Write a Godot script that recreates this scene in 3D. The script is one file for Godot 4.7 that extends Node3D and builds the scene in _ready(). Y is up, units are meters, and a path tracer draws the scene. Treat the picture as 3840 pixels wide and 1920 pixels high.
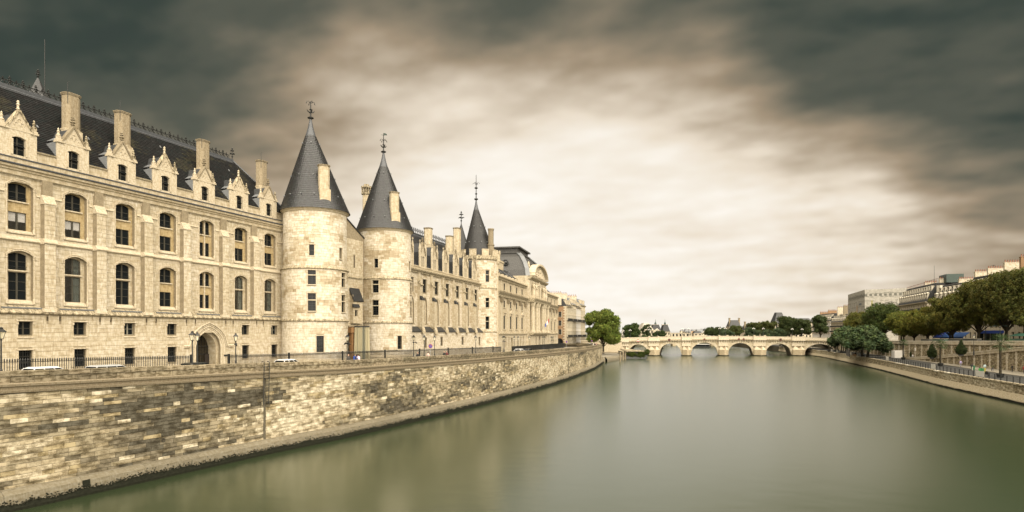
extends Node3D
# A river quay with a long stone palace, round towers, an arched bridge and a tree-lined far bank.
# World: x to the river's far bank, y up from the water, -z downstream; the palace front runs along z.

const YAW := 0.36447          # the view is turned a little towards the palace
const EYE := 12.0
var COSY := cos(YAW)
var SINY := sin(YAW)
var M := {}
var T := {}
var S := {}
var rng := RandomNumberGenerator.new()
var taken := {}

# ---------------------------------------------------------------- mesh builder
class MB:
	var v := PackedVector3Array()
	var n := PackedVector3Array()
	var c := PackedColorArray()
	var col := Color(1, 1, 1)
	func tri(p: Vector3, q: Vector3, r: Vector3, hint := Vector3.ZERO) -> void:
		var m := (r - p).cross(q - p)
		if m.length_squared() < 1e-14:
			return
		m = m.normalized()
		if hint != Vector3.ZERO and m.dot(hint) < 0.0:
			var t := q
			q = r
			r = t
			m = -m
		v.push_back(p); v.push_back(q); v.push_back(r)
		n.push_back(m); n.push_back(m); n.push_back(m)
		c.push_back(col); c.push_back(col); c.push_back(col)
	func tri_n(p: Vector3, q: Vector3, r: Vector3, a: Vector3, b: Vector3, d: Vector3) -> void:
		if (r - p).cross(q - p).dot(a + b + d) < 0.0:
			v.push_back(p); v.push_back(r); v.push_back(q)
			n.push_back(a); n.push_back(d); n.push_back(b)
		else:
			v.push_back(p); v.push_back(q); v.push_back(r)
			n.push_back(a); n.push_back(b); n.push_back(d)
		c.push_back(col); c.push_back(col); c.push_back(col)
	func quad(p: Vector3, q: Vector3, r: Vector3, s: Vector3, hint := Vector3.ZERO) -> void:
		tri(p, q, r, hint)
		tri(p, r, s, hint)
	func box(a: Vector3, b: Vector3) -> void:
		var p := [Vector3(a.x, a.y, a.z), Vector3(b.x, a.y, a.z), Vector3(b.x, b.y, a.z), Vector3(a.x, b.y, a.z), Vector3(a.x, a.y, b.z), Vector3(b.x, a.y, b.z), Vector3(b.x, b.y, b.z), Vector3(a.x, b.y, b.z)]
		hexa(p)
	func hexa(p: Array) -> void:
		# corners: four of the back (z0) and four of the front (z1), each round the loop
		var m: Vector3 = Vector3.ZERO
		for q in p:
			m += q / 8.0
		for f in [[0, 1, 2, 3], [4, 5, 6, 7], [0, 1, 5, 4], [3, 2, 6, 7], [0, 3, 7, 4], [1, 2, 6, 5]]:
			quad(p[f[0]], p[f[1]], p[f[2]], p[f[3]], (p[f[0]] + p[f[1]] + p[f[2]] + p[f[3]]) / 4.0 - m)
	func obox(t: Transform3D, s: Vector3) -> void:
		var p := []
		for q in [[-1, -1, -1], [1, -1, -1], [1, 1, -1], [-1, 1, -1], [-1, -1, 1], [1, -1, 1], [1, 1, 1], [-1, 1, 1]]:
			p.append(t * Vector3(q[0] * s.x / 2, q[1] * s.y / 2, q[2] * s.z / 2))
		hexa(p)
	func bar(a: Vector3, b: Vector3, w: float, d := -1.0) -> void:
		# a square bar from a to b
		var f := b - a
		if f.length() < 1e-6:
			return
		var up := Vector3.UP if absf(f.normalized().y) < 0.95 else Vector3.RIGHT
		var x := up.cross(f).normalized()
		var y := f.normalized().cross(x)
		obox(Transform3D(Basis(x, y, f.normalized()), (a + b) / 2.0), Vector3(w, d if d > 0.0 else w, f.length()))
	func prism(poly: PackedVector2Array, z0: float, z1: float, t := Transform3D.IDENTITY) -> void:
		var idx := Geometry2D.triangulate_polygon(poly)
		var fz := (t.basis * Vector3(0, 0, 1)).normalized()
		var m := Vector2.ZERO
		for p in poly:
			m += p / poly.size()
		for k in range(0, idx.size(), 3):
			var a := poly[idx[k]]; var b := poly[idx[k + 1]]; var d := poly[idx[k + 2]]
			tri(t * Vector3(a.x, a.y, z1), t * Vector3(b.x, b.y, z1), t * Vector3(d.x, d.y, z1), fz)
			tri(t * Vector3(a.x, a.y, z0), t * Vector3(b.x, b.y, z0), t * Vector3(d.x, d.y, z0), -fz)
		var cw := Geometry2D.is_polygon_clockwise(poly)
		for k in poly.size():
			var a := poly[k]; var b := poly[(k + 1) % poly.size()]
			var o := Vector2(b.y - a.y, a.x - b.x) * (-1.0 if cw else 1.0)
			quad(t * Vector3(a.x, a.y, z0), t * Vector3(b.x, b.y, z0), t * Vector3(b.x, b.y, z1), t * Vector3(a.x, a.y, z1), t.basis * Vector3(o.x, o.y, 0))
	func tube(path: Array, radii: Array, sides := 6) -> void:
		var rings := []
		for i in path.size():
			var f: Vector3 = (path[mini(i + 1, path.size() - 1)] - path[maxi(i - 1, 0)]).normalized()
			var up := Vector3.RIGHT if absf(f.x) < 0.9 else Vector3.FORWARD
			var x := up.cross(f).normalized()
			var y := f.cross(x)
			var ring := []
			for k in sides:
				var d := x * cos(TAU * k / sides) + y * sin(TAU * k / sides)
				ring.append([path[i] + d * radii[i], d])
			rings.append(ring)
		for i in path.size() - 1:
			for k in sides:
				var a = rings[i][k]; var b = rings[i][(k + 1) % sides]; var d = rings[i + 1][(k + 1) % sides]; var e = rings[i + 1][k]
				tri_n(a[0], b[0], d[0], a[1], b[1], d[1])
				tri_n(a[0], d[0], e[0], a[1], d[1], e[1])
		for q in [[0, -1], [path.size() - 1, 1]]:
			for k in range(1, sides - 1):
				tri(rings[q[0]][0][0], rings[q[0]][k][0], rings[q[0]][k + 1][0], (path[-1] - path[0]) * q[1])
	func lathe(prof: Array, sides := 16, at := Vector3.ZERO, a0 := 0.0, a1 := TAU, smooth := true, lean := Vector3.ZERO) -> void:
		# prof: [radius, height] pairs; lean shifts each ring by lean * its share of the height
		var h0: float = prof[0][1]
		var h1: float = prof[-1][1]
		for i in prof.size() - 1:
			var r0: float = prof[i][0]; var y0: float = prof[i][1]; var r1: float = prof[i + 1][0]; var y1: float = prof[i + 1][1]
			var s := Vector2(y1 - y0, r0 - r1).normalized()
			var l0 := lean * ((y0 - h0) / maxf(h1 - h0, 1e-6))
			var l1 := lean * ((y1 - h0) / maxf(h1 - h0, 1e-6))
			for k in sides:
				var b0 := a0 + (a1 - a0) * k / sides
				var b1 := a0 + (a1 - a0) * (k + 1) / sides
				var d0 := Vector3(cos(b0), 0, sin(b0)); var d1 := Vector3(cos(b1), 0, sin(b1))
				var p := at + d0 * r0 + Vector3(0, y0, 0) + l0; var q := at + d1 * r0 + Vector3(0, y0, 0) + l0
				var r := at + d1 * r1 + Vector3(0, y1, 0) + l1; var t := at + d0 * r1 + Vector3(0, y1, 0) + l1
				if smooth:
					var n0 := d0 * s.x + Vector3(0, s.y, 0); var n1 := d1 * s.x + Vector3(0, s.y, 0)
					if r0 > 1e-5:
						tri_n(p, q, r, n0, n1, n1)
					if r1 > 1e-5:
						tri_n(p, r, t, n0, n1, n0)
				else:
					var h := (d0 + d1) * s.x + Vector3(0, s.y * 2, 0)
					quad(p, q, r, t, h)
	func torus(at: Vector3, ax: Vector3, ay: Vector3, r: float, w: float, sides := 10, a0 := 0.0, a1 := TAU) -> void:
		var path := []
		var rr := []
		for k in sides + 1:
			var a := a0 + (a1 - a0) * k / sides
			path.append(at + ax * cos(a) * r + ay * sin(a) * r)
			rr.append(w)
		tube(path, rr, 4)
	func add(o: MB, t: Transform3D) -> void:
		for i in o.v.size():
			v.push_back(t * o.v[i])
			n.push_back((t.basis * o.n[i]).normalized())
			c.push_back(o.c[i])
	func mesh() -> ArrayMesh:
		var m := ArrayMesh.new()
		if v.is_empty():
			return m
		var a := []
		a.resize(Mesh.ARRAY_MAX)
		a[Mesh.ARRAY_VERTEX] = v
		a[Mesh.ARRAY_NORMAL] = n
		a[Mesh.ARRAY_COLOR] = c
		m.add_surface_from_arrays(Mesh.PRIMITIVE_TRIANGLES, a)
		return m

# ---------------------------------------------------------------- naming
func numbered(called: String) -> String:
	var k: int = taken.get(called, 0)
	taken[called] = k + 1
	return called if k == 0 else "%s_%03d" % [called, k]

func tag(o: Node3D, label: String, category := "", group := "", kind := "") -> Node3D:
	if label: o.set_meta("label", label)
	if category: o.set_meta("category", category)
	if group: o.set_meta("group", group)
	if kind: o.set_meta("kind", kind)
	return o

func thing(called: String, label: String, category: String, at := Vector3.ZERO, turn := 0.0, group := "") -> Node3D:
	var o := Node3D.new()
	o.name = numbered(called)
	add_child(o)
	o.position = at
	o.rotation.y = turn
	return tag(o, label, category, group)

func part(called: String, parent: Node3D, at := Vector3.ZERO, turn := 0.0) -> Node3D:
	var o := Node3D.new()
	o.name = called
	parent.add_child(o, true)
	o.position = at
	o.rotation.y = turn
	return o

func put(called: String, shape, m: Material, parent: Node3D, t := Transform3D.IDENTITY, kind := "") -> MeshInstance3D:
	var o := MeshInstance3D.new()
	o.name = called
	o.mesh = shape.mesh() if shape is MB else shape
	o.material_override = m
	o.transform = t
	parent.add_child(o, true)
	if kind: o.set_meta("kind", kind)
	return o

func one(called: String, shape, m: Material, label: String, category: String, at := Vector3.ZERO, turn := 0.0, group := "") -> MeshInstance3D:
	var o := put(numbered(called), shape, m, self, Transform3D(Basis(Vector3.UP, turn), at))
	tag(o, label, category, group)
	return o

func setting(called: String, shape, m: Material) -> MeshInstance3D:
	var o := put(numbered(called), shape, m, self)
	o.set_meta("kind", "structure")
	return o

func copy(o: Node3D, at: Vector3, turn: float, label: String, called := "") -> Node3D:
	var r: Node3D = o.duplicate()
	var nm: String = called if called else String(o.name).trim_suffix("_" + String(o.name).get_slice("_", String(o.name).get_slice_count("_") - 1)) if String(o.name).right(3).is_valid_int() else String(o.name)
	r.name = numbered(nm)
	add_child(r)
	r.position = at
	r.rotation.y = turn
	r.set_meta("label", label)
	return r

func far(x: float, y: float, d: float) -> Vector3:
	# a place x metres to the side and d metres along the view's heading, at height y
	return Vector3(x * COSY - d * SINY, y, -x * SINY - d * COSY)

func lin(r: float, g: float, b: float) -> Color:
	# a material colour given as linear reflectance
	return Color(r, g, b).linear_to_srgb()

# ---------------------------------------------------------------- textures and materials
func noise(seed_: int, freq: float, octaves := 4, kind := FastNoiseLite.TYPE_SIMPLEX_SMOOTH) -> FastNoiseLite:
	var f := FastNoiseLite.new()
	f.seed = seed_
	f.frequency = freq
	f.noise_type = kind
	f.fractal_octaves = octaves
	return f

func field(seed_: int, w: int, h: int, freq: float, octaves := 4) -> Image:
	return noise(seed_, freq, octaves).get_seamless_image(w, h, false, false, 0.12, true)

func blend_tex(size: int, layers: Array, lo: Color, hi: Color, gain := 1.0, bias := 0.0) -> ImageTexture:
	# layers: [image, weight]; each image is stretched over the tile
	var ims := []
	for l in layers:
		var im: Image = l[0].duplicate()
		if im.get_width() != size or im.get_height() != size:
			im.resize(size, size, Image.INTERPOLATE_CUBIC)
		im.convert(Image.FORMAT_L8)
		ims.append([im.get_data(), l[1]])
	var out := PackedByteArray()
	out.resize(size * size * 3)
	for i in size * size:
		var s := 0.0
		for q in ims:
			s += (q[0][i] / 255.0 - 0.5) * q[1]
		s = clampf(0.5 + bias + s * gain, 0.0, 1.0)
		out[i * 3] = int(255.0 * (lo.r + (hi.r - lo.r) * s))
		out[i * 3 + 1] = int(255.0 * (lo.g + (hi.g - lo.g) * s))
		out[i * 3 + 2] = int(255.0 * (lo.b + (hi.b - lo.b) * s))
	return ImageTexture.create_from_image(Image.create_from_data(size, size, false, Image.FORMAT_RGB8, out))

func normal_tex(size: int, im0: Image, strength: float) -> ImageTexture:
	var im: Image = im0.duplicate()
	im.resize(size, size, Image.INTERPOLATE_CUBIC)
	im.convert(Image.FORMAT_RGBA8)
	im.bump_map_to_normal_map(strength)
	return ImageTexture.create_from_image(im)

func mat(col: Color, rough := 0.9, tex: Texture2D = null, scale := 0.25, spec := 0.5, normal: Texture2D = null, nscale := 0.5) -> StandardMaterial3D:
	var m := StandardMaterial3D.new()
	m.albedo_color = col
	m.roughness = rough
	m.metallic_specular = spec
	m.vertex_color_use_as_albedo = true
	m.cull_mode = BaseMaterial3D.CULL_DISABLED
	if tex:
		m.albedo_texture = tex
		m.uv1_triplanar = true
		m.uv1_world_triplanar = true
		m.uv1_triplanar_sharpness = 4.0
		m.uv1_scale = Vector3.ONE * scale
	if normal:
		m.normal_enabled = true
		m.normal_texture = normal
		m.normal_scale = nscale
		m.uv1_triplanar = true
		m.uv1_world_triplanar = true
		m.uv1_scale = Vector3.ONE * scale
	return m

func make_materials() -> void:
	var fine := field(11, 512, 512, 0.035, 4)
	var blot := field(12, 512, 512, 0.010, 4)
	var speck := field(13, 512, 512, 0.09, 3)
	var streak := field(14, 128, 512, 0.03, 4)          # stretched sideways: bedding of the stone
	var runs := field(15, 512, 96, 0.04, 4)             # stretched upwards: rain streaks
	T.stone = blend_tex(512, [[fine, 0.25], [blot, 0.4], [streak, 0.4], [speck, 0.15], [runs, 0.5]], Color(0.76, 0.72, 0.64), Color(1, 1, 1), 1.25, 0.12)
	T.grime = blend_tex(512, [[blot, 0.6], [streak, 0.8], [speck, 0.35], [fine, 0.3]], Color(0.55, 0.52, 0.45), Color(1, 0.99, 0.96), 1.4, 0.16)
	T.sooty = blend_tex(512, [[runs, 1.0], [blot, 0.6], [speck, 0.4]], Color(0.40, 0.38, 0.33), Color(1, 0.97, 0.9), 1.5, 0.08)
	T.slate = blend_tex(512, [[speck, 0.8], [streak, 0.6], [runs, 0.35], [blot, 0.4]], Color(0.35, 0.36, 0.36), Color(1, 1, 1), 1.6, 0.0)
	T.plain = blend_tex(256, [[fine, 0.5], [blot, 0.5]], Color(0.75, 0.75, 0.74), Color(1, 1, 1), 1.2, 0.1)
	T.rough_n = normal_tex(512, fine, 5.0)
	T.leaf = blend_tex(256, [[speck, 0.9], [blot, 0.6]], Color(0.6, 0.62, 0.55), Color(1, 1, 1), 1.4, 0.1)
	var tones := [[0.53, 0.478, 0.375], [0.49, 0.436, 0.332], [0.44, 0.38, 0.275], [0.565, 0.517, 0.42], [0.37, 0.31, 0.212], [0.515, 0.463, 0.358], [0.605, 0.56, 0.468], [0.645, 0.605, 0.52]]
	S.tones = []
	M.ashlar = []
	for t in tones:
		S.tones.append(Color(t[0], t[1], t[2]))
		M.ashlar.append(mat(lin(t[0], t[1], t[2]), 0.92, T.stone, 0.22, 0.3))
	M.stone = mat(lin(0.49, 0.433, 0.325), 0.92, T.stone, 0.22, 0.3)
	M.stone_vc = mat(Color.WHITE, 0.92, T.stone, 0.22, 0.3)
	M.trim = mat(lin(0.545, 0.49, 0.385), 0.9, T.stone, 0.5, 0.3)
	M.weathered = mat(lin(0.50, 0.46, 0.38), 0.92, T.sooty, 0.35, 0.3)
	M.panel = mat(lin(0.43, 0.345, 0.20), 0.92, T.stone, 0.3, 0.3)
	var qt := [[0.50, 0.45, 0.35], [0.40, 0.35, 0.255], [0.29, 0.255, 0.185], [0.185, 0.165, 0.125], [0.105, 0.098, 0.078], [0.58, 0.535, 0.435], [0.37, 0.315, 0.205]]
	S.qtones = []
	M.quay = []
	for t in qt:
		S.qtones.append(Color(t[0], t[1], t[2]))
		M.quay.append(mat(lin(t[0], t[1], t[2]), 0.93, T.grime, 0.16, 0.3, T.rough_n, 0.25))
	M.quay_vc = mat(Color.WHITE, 0.93, T.grime, 0.16, 0.3, T.rough_n, 0.25)
	M.mortar = mat(lin(0.13, 0.115, 0.085), 0.95, T.plain, 0.3, 0.2)
	M.joint = mat(lin(0.30, 0.25, 0.17), 0.95, T.plain, 0.3, 0.2)
	M.soot = mat(lin(0.25, 0.215, 0.155), 0.93, T.stone, 0.6, 0.3)
	M.shaft = mat(lin(0.31, 0.265, 0.19), 0.93, T.stone, 0.5, 0.3)
	M.parapet = mat(Color.WHITE, 0.93, T.grime, 0.3, 0.3)
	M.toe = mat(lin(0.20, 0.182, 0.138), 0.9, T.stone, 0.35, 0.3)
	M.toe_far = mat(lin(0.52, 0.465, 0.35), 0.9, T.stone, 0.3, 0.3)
	M.algae = mat(lin(0.016, 0.017, 0.010), 0.8, T.leaf, 0.6, 0.3)
	M.slate = mat(lin(0.030, 0.032, 0.033), 0.62, T.slate, 0.55, 0.5)
	M.slate2 = mat(lin(0.045, 0.048, 0.050), 0.5, T.slate, 0.4, 0.5)
	M.slate3 = mat(lin(0.075, 0.072, 0.066), 0.55, T.slate, 0.4, 0.5)
	M.lead = mat(lin(0.070, 0.076, 0.086), 0.45, T.plain, 0.6, 0.5)
	M.zinc = mat(lin(0.17, 0.178, 0.186), 0.45, T.plain, 0.4, 0.5)
	M.iron = mat(lin(0.012, 0.013, 0.012), 0.5)
	M.iron_green = mat(lin(0.02, 0.04, 0.032), 0.5)
	M.glass = mat(lin(0.008, 0.010, 0.011), 0.05, null, 1.0, 0.28)
	M.clear = mat(Color(0.15, 0.17, 0.17, 0.14), 0.04, null, 1.0, 0.5)
	M.clear.transparency = BaseMaterial3D.TRANSPARENCY_ALPHA
	M.lantern = mat(Color(0.95, 0.92, 0.8, 0.35), 0.1, null, 1.0, 0.5)
	M.lantern.transparency = BaseMaterial3D.TRANSPARENCY_ALPHA
	M.sash = mat(lin(0.055, 0.05, 0.035), 0.6, T.plain, 1.0)
	M.sash_pale = mat(lin(0.30, 0.28, 0.22), 0.6, T.plain, 1.0)
	M.blind = mat(lin(0.72, 0.70, 0.66), 0.7)
	M.curtain = mat(lin(0.16, 0.185, 0.155), 0.85, T.plain, 1.2)
	M.oak = mat(lin(0.30, 0.17, 0.075), 0.7, T.stone, 0.7)
	M.door = mat(lin(0.018, 0.013, 0.010), 0.6)
	M.asphalt = mat(lin(0.055, 0.055, 0.052), 0.9, T.plain, 0.4, 0.3)
	M.pavement = mat(lin(0.24, 0.225, 0.19), 0.92, T.stone, 0.3, 0.3)
	M.earth = mat(lin(0.16, 0.15, 0.11), 0.95, T.plain, 0.05, 0.2)
	M.white = mat(lin(0.62, 0.60, 0.56), 0.6)
	M.white_paint = mat(lin(0.52, 0.52, 0.51), 0.25, null, 1.0, 0.6)
	M.black_paint = mat(lin(0.014, 0.017, 0.016), 0.2, null, 1.0, 0.6)
	M.silver_paint = mat(lin(0.30, 0.31, 0.31), 0.25, null, 1.0, 0.6)
	M.tyre = mat(lin(0.012, 0.012, 0.012), 0.85)
	M.red = mat(lin(0.26, 0.03, 0.022), 0.6)
	M.blue = mat(lin(0.015, 0.045, 0.25), 0.5)
	M.awning = mat(lin(0.012, 0.06, 0.20), 0.75)
	M.green = mat(lin(0.02, 0.075, 0.05), 0.5)
	M.bin_green = mat(lin(0.03, 0.15, 0.07), 0.5)
	M.bin_yellow = mat(lin(0.33, 0.28, 0.06), 0.5)
	M.bark = mat(lin(0.085, 0.072, 0.05), 0.95, T.slate, 0.5, 0.2)
	M.cloth = mat(Color.WHITE, 0.9)
	M.brick = mat(lin(0.29, 0.19, 0.115), 0.92, T.stone, 0.5, 0.3)
	M.rust = mat(lin(0.10, 0.032, 0.02), 0.8)
	M.pot = mat(lin(0.20, 0.085, 0.05), 0.8)
	M.pale_trim = mat(lin(0.66, 0.63, 0.55), 0.85, T.stone, 0.4, 0.3)
	M.render = mat(lin(0.58, 0.535, 0.435), 0.92, T.stone, 0.15, 0.3)
	M.rubble = mat(Color.WHITE, 0.95, T.grime, 0.5, 0.2)
	M.leafy = mat(Color.WHITE, 0.7, T.leaf, 0.3, 0.3)
	M.leafy.backlight_enabled = true
	M.leafy.backlight = Color(0.35, 0.4, 0.2)

# ---------------------------------------------------------------- camera, sky, sun
const SKY := [  # brightness of the cloud seen at points across the view: [x, y, brightness]
	[0, 0, 68], [150, 150, 70], [300, 60, 66], [450, 150, 72], [600, 40, 96], [720, 70, 100], [820, 150, 150], [1000, 150, 165], [1100, 60, 112],
	[1288, 15, 80], [1288, 130, 158], [1288, 250, 216], [1100, 300, 216], [1000, 350, 226], [900, 300, 180], [720, 300, 118], [500, 290, 82],
	[300, 330, 90], [450, 390, 108], [600, 420, 150], [700, 400, 172], [850, 420, 215], [1150, 450, 242], [1288, 450, 243], [1500, 350, 241], [1500, 180, 190],
	[1500, 60, 108], [1700, 40, 84], [1700, 150, 132], [1750, 260, 205], [1700, 400, 243], [1900, 250, 112], [1900, 350, 200], [1900, 500, 242],
	[2000, 100, 70], [2100, 250, 76], [2100, 380, 152], [2100, 480, 226], [2250, 120, 66], [2400, 250, 66], [2550, 60, 58], [2550, 250, 64],
	[2400, 400, 112], [2550, 400, 78], [2400, 500, 152], [2550, 520, 125], [2250, 560, 214], [2400, 600, 190], [2550, 640, 165], [2100, 620, 222],
	[1900, 680, 235], [1700, 750, 245], [1500, 680, 250], [1450, 800, 248], [2100, 780, 218], [2400, 740, 185], [1288, 600, 241], [1100, 650, 246], [900, 600, 240],
	[150, 330, 84], [150, 240, 76]]

func make_sky() -> ImageTexture:
	# overcast: a coarse map of where the cloud is thin, then streaks of cloud laid over it
	var cw := 192
	var ch := 48
	var pad := 8         # columns repeated at both ends, so that the ends meet
	var coarse := Image.create(cw + pad * 2, ch, false, Image.FORMAT_RF)
	for j in ch:
		var el := (1.0 - (j + 0.5) / ch) * PI / 2
		for i in cw + pad * 2:
			var az := (i - pad + 0.5) / cw * TAU
			# direction: the first column looks along -z
			var d := Vector3(sin(az) * cos(el), sin(el), -cos(az) * cos(el))
			var lx := d.x * COSY - d.z * SINY
			var lz := d.x * SINY + d.z * COSY
			var s := 140.0 * 0.012
			var w := 0.012
			if lz < -0.05:
				var px := 1288.0 + 1600.0 * lx / -lz
				var py := 838.5 - 1600.0 * d.y / -lz
				for q in SKY:
					var r := Vector2((px - q[0]) / 135.0, (py - q[1]) / 85.0).length_squared()
					if r < 16.0:
						var g := exp(-r)
						s += g * q[2]
						w += g
			coarse.set_pixel(i, j, Color(s / w / 255.0, 0, 0))
	var W := 1536
	var HH := 384
	coarse.resize(W + pad * 16, HH, Image.INTERPOLATE_CUBIC)
	var soft := noise(31, 1.6, 4)
	var wisps := noise(32, 3.2, 4)
	var fine := noise(33, 8.0, 4)
	var out := Image.create(W, HH * 2, false, Image.FORMAT_RGB8)
	out.fill(Color(0.62, 0.57, 0.5))
	for j in HH:
		var el := (1.0 - (j + 0.5) / HH) * PI / 2
		var ce := cos(el)
		var se := sin(el)
		for i in W:
			var az := (i + 0.5) / W * TAU
			var x := sin(az) * ce
			var z := -cos(az) * ce
			# cloud sheet overhead: the noise is read on a flat layer, so it packs together towards the horizon
			var f := 1.0 / (se + 0.16)
			var b := coarse.get_pixel(i + pad * 8, j).r
			var nn := soft.get_noise_3d(x * f * 0.75, z * f * 1.1, 0.3) * 0.55 + wisps.get_noise_3d(x * f * 0.9 + 3.0, z * f * 1.5, 1.7) * 0.45 + fine.get_noise_3d(x * f * 0.8, z * f * 1.3, 5.0) * 0.20
			var amp := 0.17 * (1.0 - smoothstep(0.72, 1.0, b)) + 0.075
			b = clampf(b + nn * amp, 0.10, 1.0)
			out.set_pixel(i, j, cloud_colour(b))
	return ImageTexture.create_from_image(out)

func cloud_colour(b: float) -> Color:
	var dark := Color(0.232, 0.270, 0.248)
	var grey := Color(0.345, 0.355, 0.315)
	var tan_ := Color(0.63, 0.565, 0.475)
	var cream := Color(0.915, 0.865, 0.79)
	var white := Color(1.0, 0.98, 0.945)
	if b < 0.34:
		return dark.lerp(grey, smoothstep(0.16, 0.34, b))
	if b < 0.60:
		return grey.lerp(tan_, (b - 0.34) / 0.26)
	if b < 0.86:
		return tan_.lerp(cream, (b - 0.60) / 0.26)
	return cream.lerp(white, clampf((b - 0.86) / 0.13, 0, 1))

func _ready() -> void:
	rng.seed = 4711
	# camera: level, the lens shifted up so that walls stay upright
	var cam := Camera3D.new()
	cam.name = "camera"
	add_child(cam)
	cam.position = Vector3(0, EYE, 0)
	cam.rotation.y = YAW
	cam.projection = Camera3D.PROJECTION_FRUSTUM
	cam.near = 0.5
	cam.far = 6000.0
	cam.size = 0.5 * 1920.0 / 2385.0
	cam.frustum_offset = Vector2(0, 0.5 * 290.0 / 2385.0)
	cam.current = true
	# overcast sky
	var env := Environment.new()
	env.background_mode = Environment.BG_SKY
	env.tonemap_mode = Environment.TONE_MAPPER_LINEAR
	env.tonemap_exposure = 7.8
	env.sdfgi_enabled = true
	env.ssao_enabled = true
	env.ssil_enabled = true
	var sky := Sky.new()
	var pano := PanoramaSkyMaterial.new()
	pano.panorama = make_sky()
	pano.energy_multiplier = 0.131
	sky.sky_material = pano
	env.sky = sky
	var we := WorldEnvironment.new()
	we.name = "environment"
	we.environment = env
	add_child(we)
	# the brightest part of the cloud stands over the river, behind and to the side
	var sun := DirectionalLight3D.new()
	sun.name = "sun"
	sun.light_energy = 0.5
	sun.light_color = Color(1.0, 0.955, 0.88)
	sun.light_angular_distance = 110.0
	sun.shadow_enabled = true
	add_child(sun)
	sun.look_at_from_position(Vector3(0.36, 0.72, 0.46), Vector3.ZERO)
	make_materials()
	make_shared()
	ground_and_water()
	quay_wall()
	palace_wing()
	round_tower(Vector3(-59.42, 0, -75.83), 0)
	round_tower(Vector3(-59.2, 0, -94.1), 1)
	gatehouse()
	gothic_wing()
	crenellated_tower()
	court_house()
	town_houses()
	stone_bridge()
	right_bank()
	right_houses()
	backdrop()
	trees()
	street_things()
	river_things()
	right_things()
	print("built")

# ---------------------------------------------------------------- walls with openings, courses of stone, windows
func head_at(o: Dictionary, u: float) -> float:
	var t := absf(clampf((u - (o.a + o.b) / 2.0) / ((o.b - o.a) / 2.0), -1.0, 1.0))
	match o.get("h", 0):
		1: return o.d + o.r * (1.0 - t * t)
		2: return o.d + o.r * sqrt(maxf(0.0, 4.0 - (t + 1.0) * (t + 1.0))) / sqrt(3.0)
		3: return o.d + o.r * sqrt(maxf(0.0, 1.0 - t * t))
	return o.d

func op(a: float, b: float, c: float, d: float, h := 0, r := 0.0) -> Dictionary:
	return {"a": a, "b": b, "c": c, "d": d, "h": h, "r": r}

func flat_map(u: float, v: float, w: float) -> Vector3:
	return Vector3(u, v, w)

func wall_grid(mb: MB, u0: float, u1: float, v0: float, v1: float, ops: Array, depth: float, maxcol: float, f: Callable, w := 0.0) -> void:
	var us := [u0, u1]
	for o in ops:
		var k: int = 10 if o.h > 0 else 1
		for i in k + 1:
			var x: float = lerpf(o.a, o.b, float(i) / k)
			if x > u0 and x < u1:
				us.append(x)
	us.sort()
	var cols := [us[0]]
	for x in us:
		var gap: float = x - cols[-1]
		if gap < 1e-4:
			continue
		var m := int(ceil(gap / maxcol))
		var from: float = cols[-1]
		for i in m:
			cols.append(from + gap * (i + 1) / m)
	for i in cols.size() - 1:
		var a: float = cols[i]
		var b: float = cols[i + 1]
		var mid := (a + b) / 2
		var here := ops.filter(func(o): return o.a < mid and o.b > mid)
		here.sort_custom(func(p, q): return p.c < q.c)
		var ca := v0
		var cb := v0
		for o in here + [null]:
			var na: float = v1 if o == null else o.c
			if na > minf(ca, cb) + 1e-4:
				var out: Vector3 = f.call(mid, na, w + 1.0) - f.call(mid, na, w)
				mb.quad(f.call(a, ca, w), f.call(b, cb, w), f.call(b, na, w), f.call(a, na, w), out)
			if o != null:
				ca = head_at(o, a)
				cb = head_at(o, b)
				mb.quad(f.call(a, ca, w), f.call(b, cb, w), f.call(b, cb, w - depth), f.call(a, ca, w - depth), Vector3.DOWN)
				mb.quad(f.call(a, o.c, w), f.call(b, o.c, w), f.call(b, o.c, w - depth), f.call(a, o.c, w - depth), Vector3.UP)
	for o in ops:
		for q in [[o.a, 1.0], [o.b, -1.0]]:
			var x: float = q[0]
			var hint: Vector3 = (f.call(x + 0.1, o.c, w) - f.call(x, o.c, w)) * q[1]
			mb.quad(f.call(x, o.c, w), f.call(x, head_at(o, x), w), f.call(x, head_at(o, x), w - depth), f.call(x, o.c, w - depth), hint)

func courses(u0: float, u1: float, v0: float, v1: float, h: float, length: float, ops: Array, vary := 0.35, topf = null) -> Array:
	var out := []
	var v := v0
	while v < v1 - 0.08:
		var hh := h * rng.randf_range(1.0 - vary * 0.4, 1.0 + vary * 0.4)
		var vt := minf(v + hh, v1)
		var spans := [[u0, u1]]
		for o in ops:
			if o.c < vt - 0.05 and o.d + o.r * 0.75 > v + 0.05:
				var nx := []
				for s in spans:
					if o.b <= s[0] or o.a >= s[1]:
						nx.append(s)
						continue
					if o.a - s[0] > 0.12: nx.append([s[0], o.a])
					if s[1] - o.b > 0.12: nx.append([o.b, s[1]])
				spans = nx
		for s in spans:
			var u: float = s[0]
			var first := true
			while u < s[1] - 0.05:
				var l := length * rng.randf_range(1.0 - vary, 1.0 + vary)
				if first:
					l *= rng.randf_range(0.4, 1.0)
					first = false
				var e := minf(u + l, s[1])
				if s[1] - e < 0.22:
					e = s[1]
				var top := vt
				if topf != null:
					top = minf(vt, topf.call((u + e) / 2))
				if top - v > 0.08:
					out.append([u, e, v, top])
				u = e
		v = vt
	return out

func in_view(p: Vector3) -> bool:
	var x := p.x * COSY - p.z * SINY
	var d := -(p.x * SINY + p.z * COSY)
	if d < 1.0:
		return false
	var px := 1920.0 + 2385.0 * x / d
	var py := 1250.0 - 2385.0 * (p.y - EYE) / d
	return px > -10.0 and px < 3850.0 and py > -10.0 and py < 1930.0

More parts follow.
